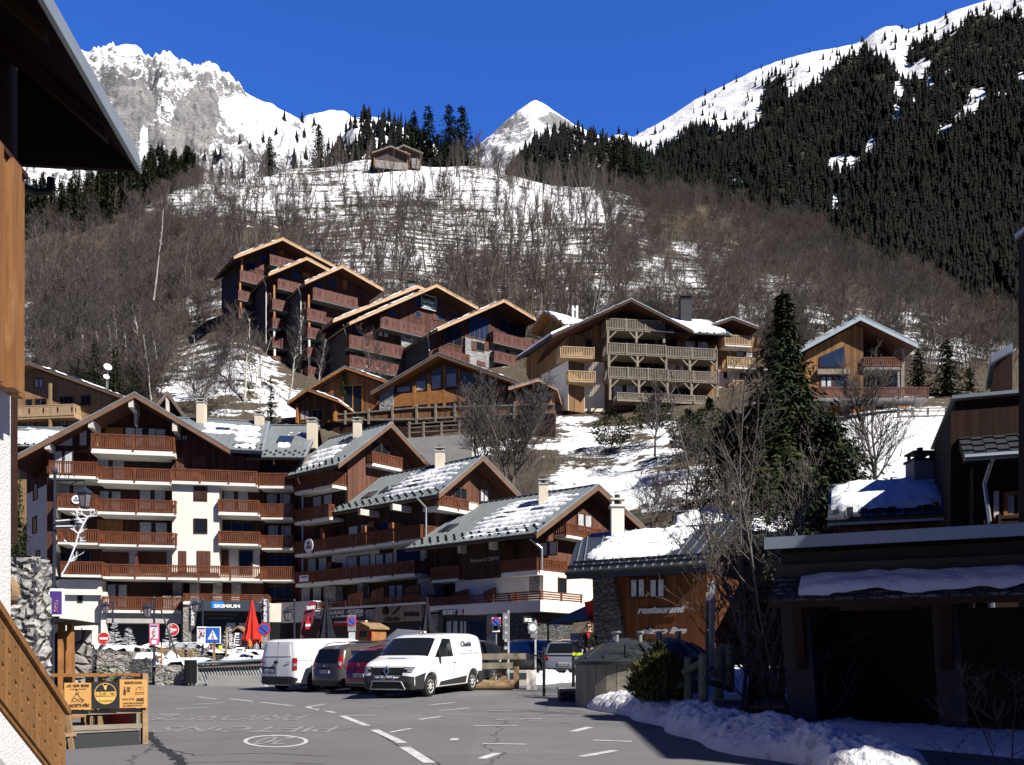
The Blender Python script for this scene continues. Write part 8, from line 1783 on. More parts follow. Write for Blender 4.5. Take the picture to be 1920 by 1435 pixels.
for sg in(-1,1):
 k.end_panel('tail_light',[(sg*.8,1.0),(sg*.985,.85),(sg*.985,1.12),(sg*.93,1.34),(sg*.86,1.3)],False,'lamp_red',.014);k.end_panel('lamp',[(sg*.84,.98),(sg*.96,.93),(sg*.96,1.06),(sg*.86,1.1)],False,'lamp_clear',.022);k.side_panel('side_window',[(3.2,1.04),(.6,1.08),(.55,1.42),(2.6,1.47)],sg,'carglass');k.seam([[(2.3,1.5),(2.35,.3)],[(1.3,1.48),(1.25,.7)]],sg);mb=MB();mb.path([k.T(x,sg*(k.yw(x,1.6)-.1),z)for x,z in((.5,1.64),(.7,1.70),(2.3,1.71),(2.6,1.62))],.02,6);mb.build('roof_rail',M['black'],k.t)
k.end_panel('rear_bumper',[(-.98,.25),(.98,.25),(.98,.42),(-.98,.42)],False,'plastic',.02);k.end_panel('plate_recess',[(-.4,.70),(.4,.70),(.36,.86),(-.36,.86)],False,M['brown_paint'],.0);k.plate('ED-315-RV',-.34,.34,.68,.79,False);mb=MB();c=k.end_pt(0,.93,False,.02);mb.bar(c-k.l*.05,c+k.l*.05,.03,.07);mb.build('emblem',M['chrome'],k.t);mb=MB();mb.bar(k.end_pt(-.45,.865,False,.02),k.end_pt(.45,.865,False,.02),.02,.03);mb.build('boot_trim',M['black'],k.t)
sp=dict(L=4.25,W=1.74,H=1.54,belt=.98,tum=.22,axles=(.8,3.4),r=.36,top=[(4.2,.24),(4.25,.5),(4.2,.75),(3.95,.88),(3.2,1.02),(2.45,1.46),(2.0,1.53),(1.2,1.54),(.6,1.47),(.42,1.4),(.1,1.0),(.02,.85),(.02,.45),(.08,.24)])
M['red_paint']=paint('red_paint',(.20,.010,.018),.3,.25);k=Car('hatchback_car','dark red hatchback half hidden behind the small white van','car',sp,rear_at(640,0,29.8,1.74,43),43,M['red_paint']);k.wheels(.33)
k.strip('rear_window',9,10,.05,.92,-.82,.82,'carglass');k.plate('CT-660-CK',-.34,.34,.55,.66,False);k.end_panel('rear_bumper',[(-.98,.25),(.98,.25),(.98,.34),(-.98,.34)],False,'plastic',.02)
mb=MB();mb.bar(k.end_pt(-.7,.36,False,.03),k.end_pt(.7,.36,False,.03),.02,.03);mb.build('bumper_trim',M['steel'],k.t);mb=MB();c=k.end_pt(0,.9,False,.02);mb.bar(c,c+Vector((0,0,.1)),.07,.02);mb.build('emblem',M['chrome'],k.t)
for sg in(-1,1):k.end_panel('tail_light',[(sg*.72,.78),(sg*.985,.78),(sg*.985,.95),(sg*.75,.92)],False,'lamp_red',.014);k.side_panel('side_window',[(2.9,1.03),(.7,1.06),(.8,1.35),(2.3,1.39)],sg,'carglass');k.seam([[(1.9,1.4),(1.9,.3)]],sg)
SUV=dict(L=4.4,W=1.85,H=1.62,belt=1.0,tum=.2,axles=(.85,3.55),r=.38,top=[(4.35,.26),(4.4,.5),(4.36,.85),(4.15,.98),(3.3,1.1),(2.6,1.52),(2.2,1.6),(1.2,1.62),(.5,1.55),(.3,1.48),(.1,1.05),(.02,.9),(.02,.45),(.08,.24)])
def parked(name,label,u,v_g,Y,az,pm,plate,hat=True):
 c=P(u,1240,Y);c.z=road_z(Y,c.x);k=Car(name,label,'car',SUV,c,az,pm);k.wheels(.34);k.strip('windscreen',4,5,.05,.95,-.88,.88,'carglass');k.strip('rear_window',9,10,.05,.95,-.82,.82,'carglass')
 k.end_panel('bumper',[(-.98,.27),(.98,.27),(.98,.4),(-.98,.4)],True,'plastic',.02);k.end_panel('rear_bumper',[(-.98,.27),(.98,.27),(.98,.4),(-.98,.4)],False,'plastic',.02);k.end_panel('grille',[(-.5,.6),(.5,.6),(.5,.78),(-.5,.78)],True,'black',.016)
 for sg in(-1,1):k.side_panel('side_window',[(3.0,1.05),(.7,1.1),(.8,1.42),(2.45,1.46)],sg,'carglass');k.end_panel('headlight',[(sg*.62,.72),(sg*.97,.74),(sg*.97,.86),(sg*.65,.84)],True,'lamp_clear',.018);k.end_panel('tail_light',[(sg*.7,.82),(sg*.985,.8),(sg*.985,.98),(sg*.72,.95)],False,'lamp_red',.016);k.seam([[(1.9,1.45),(1.9,.3)]],sg)
 k.plate(plate,-.3,.3,.5,.61,True);k.plate(plate,-.3,.3,.58,.69,False);return k
M['dark_paint']=paint('dark_paint',(.022,.026,.035),.3);M['blue_paint']=paint('blue_paint',(.03,.045,.085),.4);M['silver_paint']=paint('silver_paint',(.42,.46,.52),.5)
parked('parked_car','dark car behind the log barrier with its alloy wheel showing',d6(1215,0)[0],0,33.4,205,M['dark_paint'],'FA-218-LT');parked('parked_car','small dark car in the shade under the second ski shop sign',d6(1400,0)[0],0,44,150,M['dark_paint'],'GB-551-MX')
parked('parked_car','silver-blue car in the shade left of the person in black',d6(1670,0)[0],0,36,20,M['silver_paint'],'DW-907-PH');
def person(label,foot,h,facing,top,legs,hair='dark_wood',pose='stand',shades=False,collar=None,hat=None):
 """one continuous skinned body; facing: degrees, 0 = towards the viewer, positive = turned to the picture's right"""
 k=h/1.75;f=Vector((math.sin(R(facing)),-math.cos(R(facing)),0));l=Vector((-f.y,f.x,0));o=Vector(foot)
 def q(x,y,z):return o+l*(x*k)+f*(y*k)+Vector((0,0,z*k))
 hands={'clasp':((.10,.24,1.06),(-.04,.26,1.04)),'stand':((.27,.05,.82),(-.27,.05,.82)),'reach':((.30,.30,1.0),(-.27,.12,.9))}[pose];elb={'clasp':((.27,.05,1.12),(-.27,.05,1.12)),'stand':((.27,-.02,1.1),(-.27,-.02,1.1)),'reach':((.28,.05,1.12),(-.28,.0,1.1))}[pose]
 J=[((0,0,.95),.13),((0,0,1.12),.125),((0,0,1.30),.145),((0,0,1.44),.10),((0,.0,1.52),.052),((0,.01,1.585),.066),((0,.012,1.66),.082),((0,.008,1.72),.062)];E=[(i,i+1)for i in range(7)]
 for sg,(hx,el)in zip((1,-1),zip(hands,elb)):
  b=len(J);J+=[((sg*.17,0,1.42),.07),(el,.048),(hx,.032),((hx[0]-.02*sg,hx[1]+.05,hx[2]-.03),.034)];E+=[(3,b),(b,b+1),(b+1,b+2),(b+2,b+3)]
  for d in range(4):J.append(((hx[0]-.03*sg+(d-1.5)*.02,hx[1]+.1+.01*(d%2),hx[2]-.05-.012*d),.0095));E.append((b+3,len(J)-1))
  J.append(((hx[0]+.035,hx[1]+.07,hx[2]+.0),.011));E.append((b+3,len(J)-1))
  b=len(J);st=.03 if sg>0 else-.02;J+=[((sg*.09,0,.86),.1),((sg*.105,st+.02,.5),.065),((sg*.11,st,.1),.045),((sg*.115,st+.13,.04),.042)];E+=[(0,b),(b,b+1),(b+1,b+2),(b+2,b+3)]
 me=bpy.data.meshes.new('person');me.from_pydata([tuple(q(*p)-o)for p,_ in J],E,[]);ob=bpy.data.objects.new('body_build',me);COL.objects.link(ob)
 md=ob.modifiers.new('skin','SKIN');md.use_smooth_shade=True
 for i,sv in enumerate(me.skin_vertices[0].data):sv.radius=(J[i][1]*k,J[i][1]*k);sv.use_root=(i==0)
 ob.modifiers.new('sub','SUBSURF').levels=2;bpy.context.view_layer.update();m2=bpy.data.meshes.new_from_object(ob.evaluated_get(bpy.context.evaluated_depsgraph_get()));bpy.data.objects.remove(ob)
 for m in(M[top],M[legs],M['skin'],M['black']):m2.materials.append(m)
 for p_ in m2.polygons:
  z=p_.center.z/k;c=p_.center;hand=any((c-(q(*hx)-o)).length<.16*k and(c-(q(*hx)-o)).dot(f)>.02*k for hx in hands);p_.material_index=2 if(z>1.50 or hand)else(3 if z<.13 else(1 if z<.93 else 0));p_.use_smooth=True
 t=bpy.data.objects.new('person',m2);COL.objects.link(t);t.location=o;BASE[t.name]=o.copy();tag(t,label,'person')
 mb=MB();hc=q(0,-.012,1.665);V=[];n=14
 for i in range(7):
  th=i/6*1.75
  for j in range(n):
   a=6.2832*j/n;d=l*(math.sin(th)*math.cos(a)*.092)+f*(math.sin(th)*math.sin(a)*.1)+Vector((0,0,math.cos(th)*.105));
   if d.normalized().dot(f)>.35 and th>1.0:d*=.8
   V.append(hc+d*k)
 mb.add(V,[(i*n+j,i*n+(j+1)%n,(i+1)*n+(j+1)%n,(i+1)*n+j)for i in range(6)for j in range(n)]);mb.build('hair' if not hat else 'hat',M[hair if not hat else hat],t,smooth=True)
 mb=MB();mb.tube(q(0,.085,1.625),q(0,.108,1.61),.016*k,.013*k,6);mb.build('nose',M['skin'],t)
 mb=MB();mb.bar(q(-.025,.088,1.575),q(.025,.088,1.575),.012*k,.008*k);mb.build('mouth',plain('lips',(.35,.12,.1),.6),t)
 for sg in(-1,1):mb=MB();mb.tube(q(sg*.084,.0,1.64),q(sg*.096,-.01,1.64),.03*k,.022*k,8);mb.build('ear',M['skin'],t)
 if shades:
  mb=MB()
  for sg in(-1,1):mb.bar(q(sg*.012,.094,1.655),q(sg*.068,.082,1.655),.008*k,.036*k);mb.bar(q(sg*.07,.08,1.66),q(sg*.088,-.01,1.655),.006*k,.012*k)
  mb.build('sunglasses',M['black'],t)
 else:
  for sg in(-1,1):mb=MB();mb.tube(q(sg*.034,.078,1.65),q(sg*.034,.09,1.65),.012*k,.01*k,6);mb.build('eye',M['black'],t)
 if collar:mb=MB();mb.prism([q(-.05,.115,1.47),q(.05,.115,1.47),q(0.01,.15,1.33),q(-.01,.15,1.33)],f*.02*k);mb.build('shirt_front',M[collar],t)
 return t
M['black_cloth']=mat('black_cloth',(.012,.012,.015),.85,var=.2);M['brown_cloth']=mat('brown_cloth',(.10,.05,.035),.85);M['pale_cloth']=mat('pale_cloth',(.45,.47,.55),.85)
hz=P(1104,1168,24.5).z
person('person in black with sunglasses and a red collar standing behind the waste container',(P(1104,1240,24.5).x,24.5,hz-1.76),1.76,-8,'black_cloth','black_cloth','dark_wood','clasp',True,'red')
pl_=MB();a=P(1104,1240,24.5);pl_.box((a.x-.8,24.,road_z(24)-.1),(a.x+.9,25.3,hz-1.765));lw_=thing('stone_step','low stone step under the person in black','step',(a.x,24.5,.6));pl_.build('block',M['stone_dark'],lw_);q_=MB();q_.box((a.x-.83,23.97,hz-1.83),(a.x+.93,25.33,hz-1.764));q_.build('top_slab',M['concrete'],lw_)
def small(label,x,yf,yt,Y,*a,**k):h=P(*c2(x,yt),Y).z-P(*c2(x,yf),Y).z;return person(label,P(*c2(x,yf),Y),h,*a,**k)
small('person in yellow trousers and a dark jacket in front of the ski shop',1238,700,572,44.6,60,'navy','yellow',pose='reach',hat='black');small('person with a pale helmet bending beside the yellow trousers',1188,705,605,44.4,40,'brown_cloth','brown_cloth',hat='snow',pose='reach');small('person in an orange vest below the red parasol',1405,690,592,44.8,-30,'orange','navy',hair='dark_wood');small('person in a pale jacket right of the orange vest',1443,695,612,44.8,10,'pale_cloth','navy',hair='dark_wood')
def seg_arrays(segs,sides=3):
 S=np.array([(*a,*b,r0,r1,m)for a,b,r0,r1,m in segs],dtype=np.float64)
 A,B=S[:,:3],S[:,3:6];D=B-A;D/=np.linalg.norm(D,axis=1)[:,None]+1e-9
 up=np.tile(np.array([0.,0.,1.]),(len(S),1));up[np.abs(D[:,2])>.9]=(1,0,0)
 X=np.cross(D,up);X/=np.linalg.norm(X,axis=1)[:,None]+1e-9;Y=np.cross(X,D)
 V=np.zeros((len(S),2*sides,3))
 for i in range(sides):
  a=2*math.pi*i/sides;o=X*math.cos(a)+Y*math.sin(a)
  V[:,i]=A+o*S[:,6:7];V[:,sides+i]=B+o*S[:,7:8]
 base=np.arange(len(S))[:,None]*2*sides
 F=np.concatenate([base+np.array([[i,(i+1)%sides,sides+(i+1)%sides,sides+i]])for i in range(sides)])
 return V.reshape(-1,3),F,np.tile(S[:,8].astype(int),sides)
def bare(seed,h,spread=.35,trunk=.012,n1=14,n2=6,n3=3,low=.25,up=.9,stems=1,tw=.022,lean=.04,fan=0):
 """segments of a leafless tree about the origin"""
 rnd=random.Random(seed);segs=[]
 def go(p,d,L,r,lvl,m):
  n=4 if lvl==0 else(3 if lvl==1 else 2);q=Vector(p);dd=Vector(d);pts=[(q.copy(),r)]
  for k in range(n):
   wob=.10 if lvl==0 else .22
   dd=(dd+Vector((rnd.gauss(0,wob),rnd.gauss(0,wob),rnd.gauss(0.03,wob*.5)+(.10 if lvl else .0)))).normalized();q2=q+dd*(L/n);r2=max(tw*.5,r*(1-(k+1)/n*(.75 if lvl==0 else .7)))
   segs.append((tuple(q),tuple(q2),max(pts[-1][1],tw*.6),r2,0 if lvl<1 else(0 if(lvl==1 and k<1 and m==0)else 1)));q=q2;pts.append((q.copy(),r2))
  cnt=(n1,n2,n3,0)[min(lvl,3)]
  for k in range(cnt):
   f=rnd.uniform(low if lvl==0 else .15,1.)if lvl else low+(1-low)*(k+rnd.random())/cnt;i=min(n-1,int(f*n));g=f*n-i;pp=pts[i][0].lerp(pts[i+1][0],g);rr=pts[i][1]*.55
   a=rnd.uniform(0,6.2832);ax=(pts[i+1][0]-pts[i][0]).normalized();side=Vector((math.cos(a),math.sin(a),0));side=(side-ax*side.dot(ax)).normalized()
   if lvl==0:dn=(side*1.0+Vector((0,0,up*(.6+.8*f)))).normalized();Ln=h*spread*(1.15-.75*f)*rnd.uniform(.7,1.2)
   else:dn=(ax*.9+side*.8+Vector((0,0,.25))).normalized();Ln=L*rnd.uniform(.35,.65)
   go(pp,dn,Ln,max(tw,min(rr,trunk*h*.6)),lvl+1,m)
 for s_ in range(stems):
  a=rnd.uniform(0,6.28);d=Vector((math.cos(a)*(lean if stems==1 else .25),math.sin(a)*(lean if stems==1 else .25),1)).normalized();p=Vector((math.cos(a),math.sin(a),0))*(.0 if stems==1 else .15)
  go(p-Vector((0,0,.3)),d,h*rnd.uniform(.82,1.0),trunk*h,0,0)
 return segs
def bark(name,col,tint=None,obj=True):
 s=NT(name);p=s.pos();f=s.noise(p,1.2 if obj else .035,4);c=s.mix(s.ramp(f,.3,.7),sh(col,.7),sh(col,1.25))
 if tint:c=s.mix(s.ramp(s.noise(p,.03,3,.5),.42,.62),c,tint)
 if obj:rn=s.n('ShaderNodeObjectInfo').outputs['Random'];c=s.mix(s.math('MULTIPLY',rn,.6),c,s.mix(.5,sh(col,.6),tint or col))
 s.set(col=c,rough=.9,spec=.1);return s.m
M['bark']=bark('bark_grey',(.15,.13,.115));M['bark_pale']=bark('bark_pale',(.50,.47,.43));M['twig']=bark('twigs',(.10,.09,.09),(.112,.092,.082));M['twig_red']=bark('twigs_reddish',(.11,.093,.088),(.135,.10,.075))
VAR=[]
for i,(kw,mats)in enumerate(((dict(h=10,spread=.38,n1=16,n2=7,n3=3),('bark','twig')),(dict(h=9,spread=.5,n1=14,n2=8,n3=3,low=.2,up=.6),('bark','twig')),(dict(h=12,trunk=.015,spread=.24,n1=16,n2=6,n3=3,low=.35,up=1.2),('bark_pale','twig')),(dict(h=11,spread=.32,n1=16,n2=7,n3=3,low=.3),('bark','twig_red')),(dict(h=6.5,spread=.55,n1=9,n2=7,n3=3,low=.12,stems=3,up=.9),('bark','twig_red')),(dict(h=13.5,trunk=.014,spread=.18,n1=13,n2=5,n3=3,low=.45,up=1.3),('bark_pale','twig')),(dict(h=8,spread=.5,n1=11,n2=7,n3=3,low=.15,stems=2,up=.8),('bark','twig')))):
 V,F,m=seg_arrays(bare(100+i,tw=.023,**kw));VAR.append((mesh_np('bare_tree',V,F,[M[mats[0]],M[mats[1]]],m),V,F,m,kw['h'],mats))
def wood_density(u,v):
 if u<55:return 0
 d=0.
 if u<440:d=1.0 if v>330 else .4
 elif u<1150:d=.85 if v>410 else .38
 else:d=1.25
 if 560<u<1100 and v<330:d=.25
 if u>880 and v<hillcrest(u)+25:d=1.3
 if 300<u<560 and v>620:d=.25
 if u>1500 and v>600:d=.35
 if u>1100 and snow_amt(u,v)>.5:d*=.5
 return d
def hillcrest(u):return float(np.interp(u,[0,200,330,560,700,900,1100,1300,1500,1700,1900],[435,375,345,316,298,318,347,380,425,520,605]))
OCC=[]
for o in list(COL.objects):
 if o.type=='MESH' and o.parent is not None and('wall' in o.name or 'roof' in o.name):
  bb=[Vector(c)+BASE[o.name]for c in o.bound_box];xs_,ys_=[b.x for b in bb],[b.y for b in bb]
  if min(ys_)>25:OCC.append((min(xs_)-1.2,max(xs_)+1.2,min(ys_)-3.5,max(ys_)+.5))
def free(x,y):return not any(a<x<b and c<y<d for a,b,c,d in OCC)
rnd=random.Random(21);spots=[]
while len(spots)<1750:
 u=rnd.uniform(60,1900);v=rnd.uniform(hillcrest(u)-4,790)
 best=None
 for y in np.geomspace(92,330,60):
  x=(u-CX)/FOC*y
  if CY-(hill_z(x,y,False)-CH)/y*FOC<=v:best=y;break
 if best is None or best>325:continue
 y=best;x=(u-CX)/FOC*y
 if y<104 and u>500:continue
 if rnd.random()>wood_density(u,v)*max(.75 if u>1150 else .3,.35+1.3*max(0,.5+mnoise.noise(Vector((x*.035,y*.035,3))))):continue
 if not free(x,y):continue
 spots.append((x,y,u,v))
for k_ in range(190):
 u=rnd.uniform(850,1560)if k_<150 else rnd.uniform(300,700);y=float(np.interp(u,[0,430,700,900,1100,1300,1500,1700],[255,310,322,316,310,300,285,255]))*rnd.uniform(.93,1.);x=(u-CX)/FOC*y;spots.append((x,y,u,hillcrest(u)))
for k_ in range(200):
 u=rnd.uniform(430,1160);y=rnd.uniform(165,305);x=(u-CX)/FOC*y
 if free(x,y)and mnoise.noise(Vector((x*.05,y*.05,9)))>-.15:spots.append((x,y,u,450))
for k_ in range(260):
 u=rnd.uniform(1130,1750);y=float(np.interp(u,[1100,1300,1500,1700,1900],[310,300,285,255,245]))*rnd.uniform(.72,1.);x=(u-CX)/FOC*y;spots.append((x,y,u,hillcrest(u)+40))
spots.sort(key=lambda s_:s_[1])
GRP={'left':'bare trees on the brown slope left of the stepped residence','mid':'bare trees on the snowy slope above the stepped residence','right':'bare trees on the slope above the beige and plank chalets'}
LAB={'left':'leafless tree in the brown wood on the slope left of the stepped residence','mid':'leafless tree on the snow-streaked slope above the stepped residence','right':'leafless tree in the grey-brown wood above the beige and plank chalets'}
bulkV,bulkF,bulkM,nb=[],[],[],0
def pick(u,v,rnd):
 if u<440:return rnd.choice((0,1,3,4,4,6,2))
 if u<1150:return rnd.choice((0,2,2,5,5,1,2,5))
 return rnd.choice((0,1,3,4,6,1,3))
for i,(x,y,u,v)in enumerate(spots):
 k=pick(u,v,rnd);me,V,F,m,h,mats=VAR[k];sc=rnd.uniform(.55,1.1)*(1. if u<1150 else .85);rz=rnd.uniform(0,6.28);z=hill_z(x,y)
 if i<290:
  z_='left' if u<440 else('mid' if u<1100 else 'right');tag(link('bare_tree',me,(x,y,z-.2),rz,sc),LAB[z_],'tree',GRP[z_])
 else:
  keep=rnd.random();c_,s_=math.cos(rz),math.sin(rz);Q=V*sc;Q=np.stack([Q[:,0]*c_-Q[:,1]*s_+x,Q[:,0]*s_+Q[:,1]*c_+y,Q[:,2]+z-.2],1)
  bulkV.append(Q);bulkF.append(F+nb);bulkM.append(m+(2 if mats[1]=='twig_red' else 0));nb+=len(Q)
M['w_bark']=bark('wood_bark',(.16,.14,.125),None,False);M['w_twig']=bark('wood_twigs',(.106,.092,.09),(.122,.095,.08),False);M['w_twig_red']=bark('wood_twigs_red',(.11,.094,.092),(.135,.10,.08),False)
tag(link('bare_woodland',mesh_np('bare_woodland',np.concatenate(bulkV),np.concatenate(bulkF),[M['w_bark'],M['w_twig'],M['w_bark'],M['w_twig_red']],np.concatenate(bulkM))),kind='stuff')
rnd=random.Random(5);V=[];F=[]
def brush(x,y,z,n,h,w_,spread):
 for k in range(n):
  a=rnd.uniform(0,6.28);r_=spread*rnd.random()**.5;bx,by=x+r_*math.cos(a),y+r_*math.sin(a);t=rnd.uniform(.5,1.)*h;dx,dy=rnd.gauss(0,.3)*t,rnd.gauss(0,.3)*t;b=len(V)
  V.extend([(bx-w_,by,z-.2),(bx+w_,by,z-.2),(bx+dx,by+dy,z+t)]);F.append((b,b+1,b+2))
c_=0
while c_<3600:
 u=rnd.uniform(40,1900);y=rnd.uniform(96,320);x=(u-CX)/FOC*y;z=hill_z(x,y,False);v=CY-(z-CH)/y*FOC
 d=wood_density(u,v)if v<700 else .5
 if snow_amt(u,v)>.55:d*=.12
 if rnd.random()>d*.8 or not free(x,y):continue
 brush(x,y,hill_z(x,y),16,rnd.uniform(1.2,3.4),.035,1.8);c_+=1
c_=0
while c_<700:
 u=rnd.uniform(820,1560);y=rnd.uniform(58,98);x=(u-CX)/FOC*y;z=hill_z(x,y,False);v=CY-(z-CH)/y*FOC
 if snow_amt(u,v)>.4 or not free(x,y):continue
 brush(x,y,hill_z(x,y),16,rnd.uniform(.4,1.5),.022,1.1);c_+=1
tag(link('undergrowth',mesh_np('undergrowth',V,F,bark('brushwood',(.115,.10,.09),(.135,.105,.075),False))),kind='stuff')
def foliage(name,a,b,obj=True):
 s=NT(name);p=s.pos();f=s.noise(p,.9,4,.6);c=s.mix(s.ramp(f,.35,.65),a,b)
 if obj:c=s.mix(s.math('MULTIPLY',s.n('ShaderNodeObjectInfo').outputs['Random'],.5),c,sh(a,.55))
 else:c=s.mix(s.ramp(s.noise(p,.02,3),.4,.6,0,.7),c,sh(a,.55))
 s.set(col=c,rough=.85,spec=.15);return s.m
M['spruce']=foliage('spruce_needles',(.016,.026,.012),(.042,.058,.022));M['spruce_sun_tone']=foliage('spruce_needles_sunlit',(.035,.045,.016),(.075,.085,.03));M['trunk']=mat('conifer_bark',(.09,.065,.05),.9,var=.3,vs=4)  # second needle colour imitates sunlit foliage, scattered at random over the blades
def conifer(seed,h,Rm,whorls,per,leaf,droop=.35,power=.9,gap=.1,base=.08,mats=('trunk','spruce','spruce_sun_tone'),irregular=.3):
 rnd=random.Random(seed);V,F,m=[],[],[]
 def quad(p,d,w_,mt):b=len(V);V.extend([tuple(p-w_),tuple(p+d*.55-w_*.8),tuple(p+d),tuple(p+d*.5+w_)]);F.append((b,b+1,b+2,b+3));m.append(mt)
 for k in range(5):
  a0,a1=k/5,(k+1)/5;b=len(V);n=6
  for f in(a0,a1):
   r=h*.016*(1-f)+.02
   for i in range(n):V.append((r*math.cos(6.2832*i/n),r*math.sin(6.2832*i/n),h*f*.97-(.3 if f==0 else 0)))
  for i in range(n):F.append((b+i,b+(i+1)%n,b+n+(i+1)%n,b+n+i));m.append(0)
 for wk in range(whorls):
  f=base+(1-base)*(wk+rnd.random()*.7)/whorls;z=h*f;n=max(4,int(per*(.6+.6*(1-f))));ph=rnd.uniform(0,6.28)
  for i in range(n):
   if rnd.random()<gap:continue
   a=ph+6.2832*(i+rnd.uniform(-.3,.3))/n;L=Rm*(1-f)**power*(1+irregular*mnoise.noise(Vector((math.cos(a)*1.3,math.sin(a)*1.3,f*7+seed)))*1.6)*rnd.uniform(.75,1.15)+.12
   out=Vector((math.cos(a),math.sin(a),0));sd_=Vector((-math.sin(a),math.cos(a),0));ns=max(2,int(L/(leaf*.62)))
   for q in range(ns):
    g=(q+rnd.random())/ns;p=out*(L*g)+Vector((0,0,z-droop*L*g*g+.12*L*g));s_=leaf*rnd.uniform(.7,1.3)*(1.1-.4*g)
    mt=2 if rnd.random()<.42 else 1
    for sg in(-1,1):
     d=(out*.7+sd_*sg*rnd.uniform(.4,1.)+Vector((0,0,rnd.uniform(-.75,-.1)))).normalized()*s_;quad(p,d,(sd_*.3+out*-.2*sg+Vector((0,0,rnd.uniform(-.2,.2))))*s_*.5,mt)
    if rnd.random()<.5:d=(Vector((0,0,-1))+out*.25).normalized()*s_*1.1;quad(p,d,sd_*s_*.3,1)
 for k in range(6):a=k;quad(Vector((0,0,h*.95)),Vector((math.cos(a)*.1,math.sin(a)*.1,h*.06)),Vector((-math.sin(a),math.cos(a),0))*leaf*.2,1)
 return mesh_np('conifer',V,F,[M[x]for x in mats],m)
CON=[conifer(30+i,14,2.7+.3*(i%3),24,9,.62,gap=.12,irregular=.35)for i in range(5)]
def spruce_tree(label,x,y,h,group=None,sc_xy=1.,k=None,z=None):
 z=hill_z(x,y)if z is None else z;k=rnd.randrange(5)if k is None else k
 return tag(link('spruce_tree',CON[k],(x,y,z-.3),rnd.uniform(0,6.28),(h/14*sc_xy,h/14*sc_xy,h/14)),label,'tree',group)
rnd=random.Random(77)
n=0
while n<170:
 u=rnd.uniform(45,290)if n<95 else rnd.uniform(280,560);y=rnd.uniform(215,300)if u<300 else rnd.uniform(275,325);x=(u-CX)/FOC*y;z=hill_z(x,y);v=CY-(z-CH)/y*FOC;lo=float(np.interp(u,[45,150,230,300,400,560],[455,440,415,372,335,316]))
 if v>lo or(u>420 and rnd.random()<.45):continue
 spruce_tree('dark spruce in the belt of evergreens below the rocky mountain, beside the near roof',x,y,rnd.uniform(8,14)*(1.15 if u<300 else .95),'spruces in the dark belt under the rocky mountain',1.15);n+=1
for i,(u,vt,y)in enumerate(((776,205,322),(803,198,326),(842,195,318),(866,197,321),(752,262,330),(790,245,332),(822,250,330))):
 x=(u-CX)/FOC*y;z=hill_z(x,y);zt=CH+(CY-vt)/FOC*y
 spruce_tree(('first of the tall spruces on the crest, next to the hilltop barn','tallest spruce on the crest, right of the hilltop barn','slim tall spruce standing apart on the crest','last tall spruce on the crest before the snowy pyramid','short spruce behind the roof of the hilltop barn','short spruce filling in between the first two tall ones on the crest','short spruce in the gap between the two pairs on the crest')[i],x,y,zt-z,None,1.45)
for i,(u,vt,y,lb)in enumerate(((1150,252,312,'spruce group on the crest right of the snowy pyramid, left tree'),(1172,268,310,'spruce on the crest right of the snowy pyramid, middle tree'),(1196,282,306,'spruce on the crest at the foot of the forested mountain, lower tree'),(598,232,324,'spruce on the crest before the small snow dome'),(506,255,318,'lone spruce on the crest left of the small snow dome'),(1128,280,318,'low spruce on the crest under the snowy pyramid'))):
 x=(u-CX)/FOC*y;z=hill_z(x,y);spruce_tree(lb,x,y,CH+(CY-vt)/FOC*y-z,None,1.5)
for i,(u,vt,vb,y,w_,lb)in enumerate(((178,628,735,112,1.3,'dark green spruce behind the pale chalet, left of the pair'),(216,645,735,113,1.4,'dark green spruce behind the pale chalet, right of the pair'),(252,690,745,110,1.5,'low spreading spruce behind the big gable'),(148,668,735,115,1.2,'shorter spruce left of the pair behind the pale chalet'),(508,703,795,100,.95,'small single spruce on the snowy bank left of the lodge cabins'),(643,690,740,106.3,1.1,'little conifer before the recessed gable of the cabin'),(1775,632,762,90,2.1,'broad dark spruce at the right of the plank chalet'),(1722,650,762,92,1.9,'narrower spruce against the right end of the plank chalet'),(1818,685,768,94,2.2,'lower spruce at the right end of the evergreen group'),(1490,545,640,190,1.6,'yellow-green spruce high on the slope behind the big foreground spruce'),(36,868,1075,33,.7,'slim spruce squeezed between the white house and the big gable'))):
 p=P(u,vb,y);zz=p.z;h=P(u,vt,y).z-zz
 spruce_tree(lb,p.x,y,h,None,w_,k=i%5,z=zz)
BS=thing('big_spruce','very tall shaggy spruce towering behind the snow-roofed houses','tree',(0,0,0));bx=P(1468,1100,45);zb_=3.0;hb=P(1468,545,45).z-zb_
mB=conifer(5,hb,8.3,76,25,.44,droop=.6,power=1.2,gap=.2,base=.03,irregular=.75)
Vb=np.zeros(len(mB.vertices)*3,dtype=np.float32);mB.vertices.foreach_get('co',Vb);
def split_mat(me,loc,parts,par,sc=(1,1,1)):
 for nm_,ids in parts:
  d=me.copy();bm=bmesh.new();bm.from_mesh(d);bmesh.ops.delete(bm,geom=[f for f in bm.faces if f.material_index not in ids],context='FACES');bm.to_mesh(d);bm.free();d.name=nm_;link(nm_,d,loc,0,sc,par)
split_mat(mB,(bx.x,45,zb_),(('trunk',(0,)),('crown',(1,2))),BS,(1.08,1.08,1))
B2_=thing('spruce_pair_tree','shorter dark spruce leaning into the left side of the very tall one','tree',(0,0,0));m2_=conifer(8,11.5,4.4,48,22,.46,droop=.5,power=.6,gap=.2,base=.04,irregular=.5);p=P(1375,1050,47);split_mat(m2_,(p.x,47,3.2),(('trunk',(0,)),('crown',(1,2))),B2_)
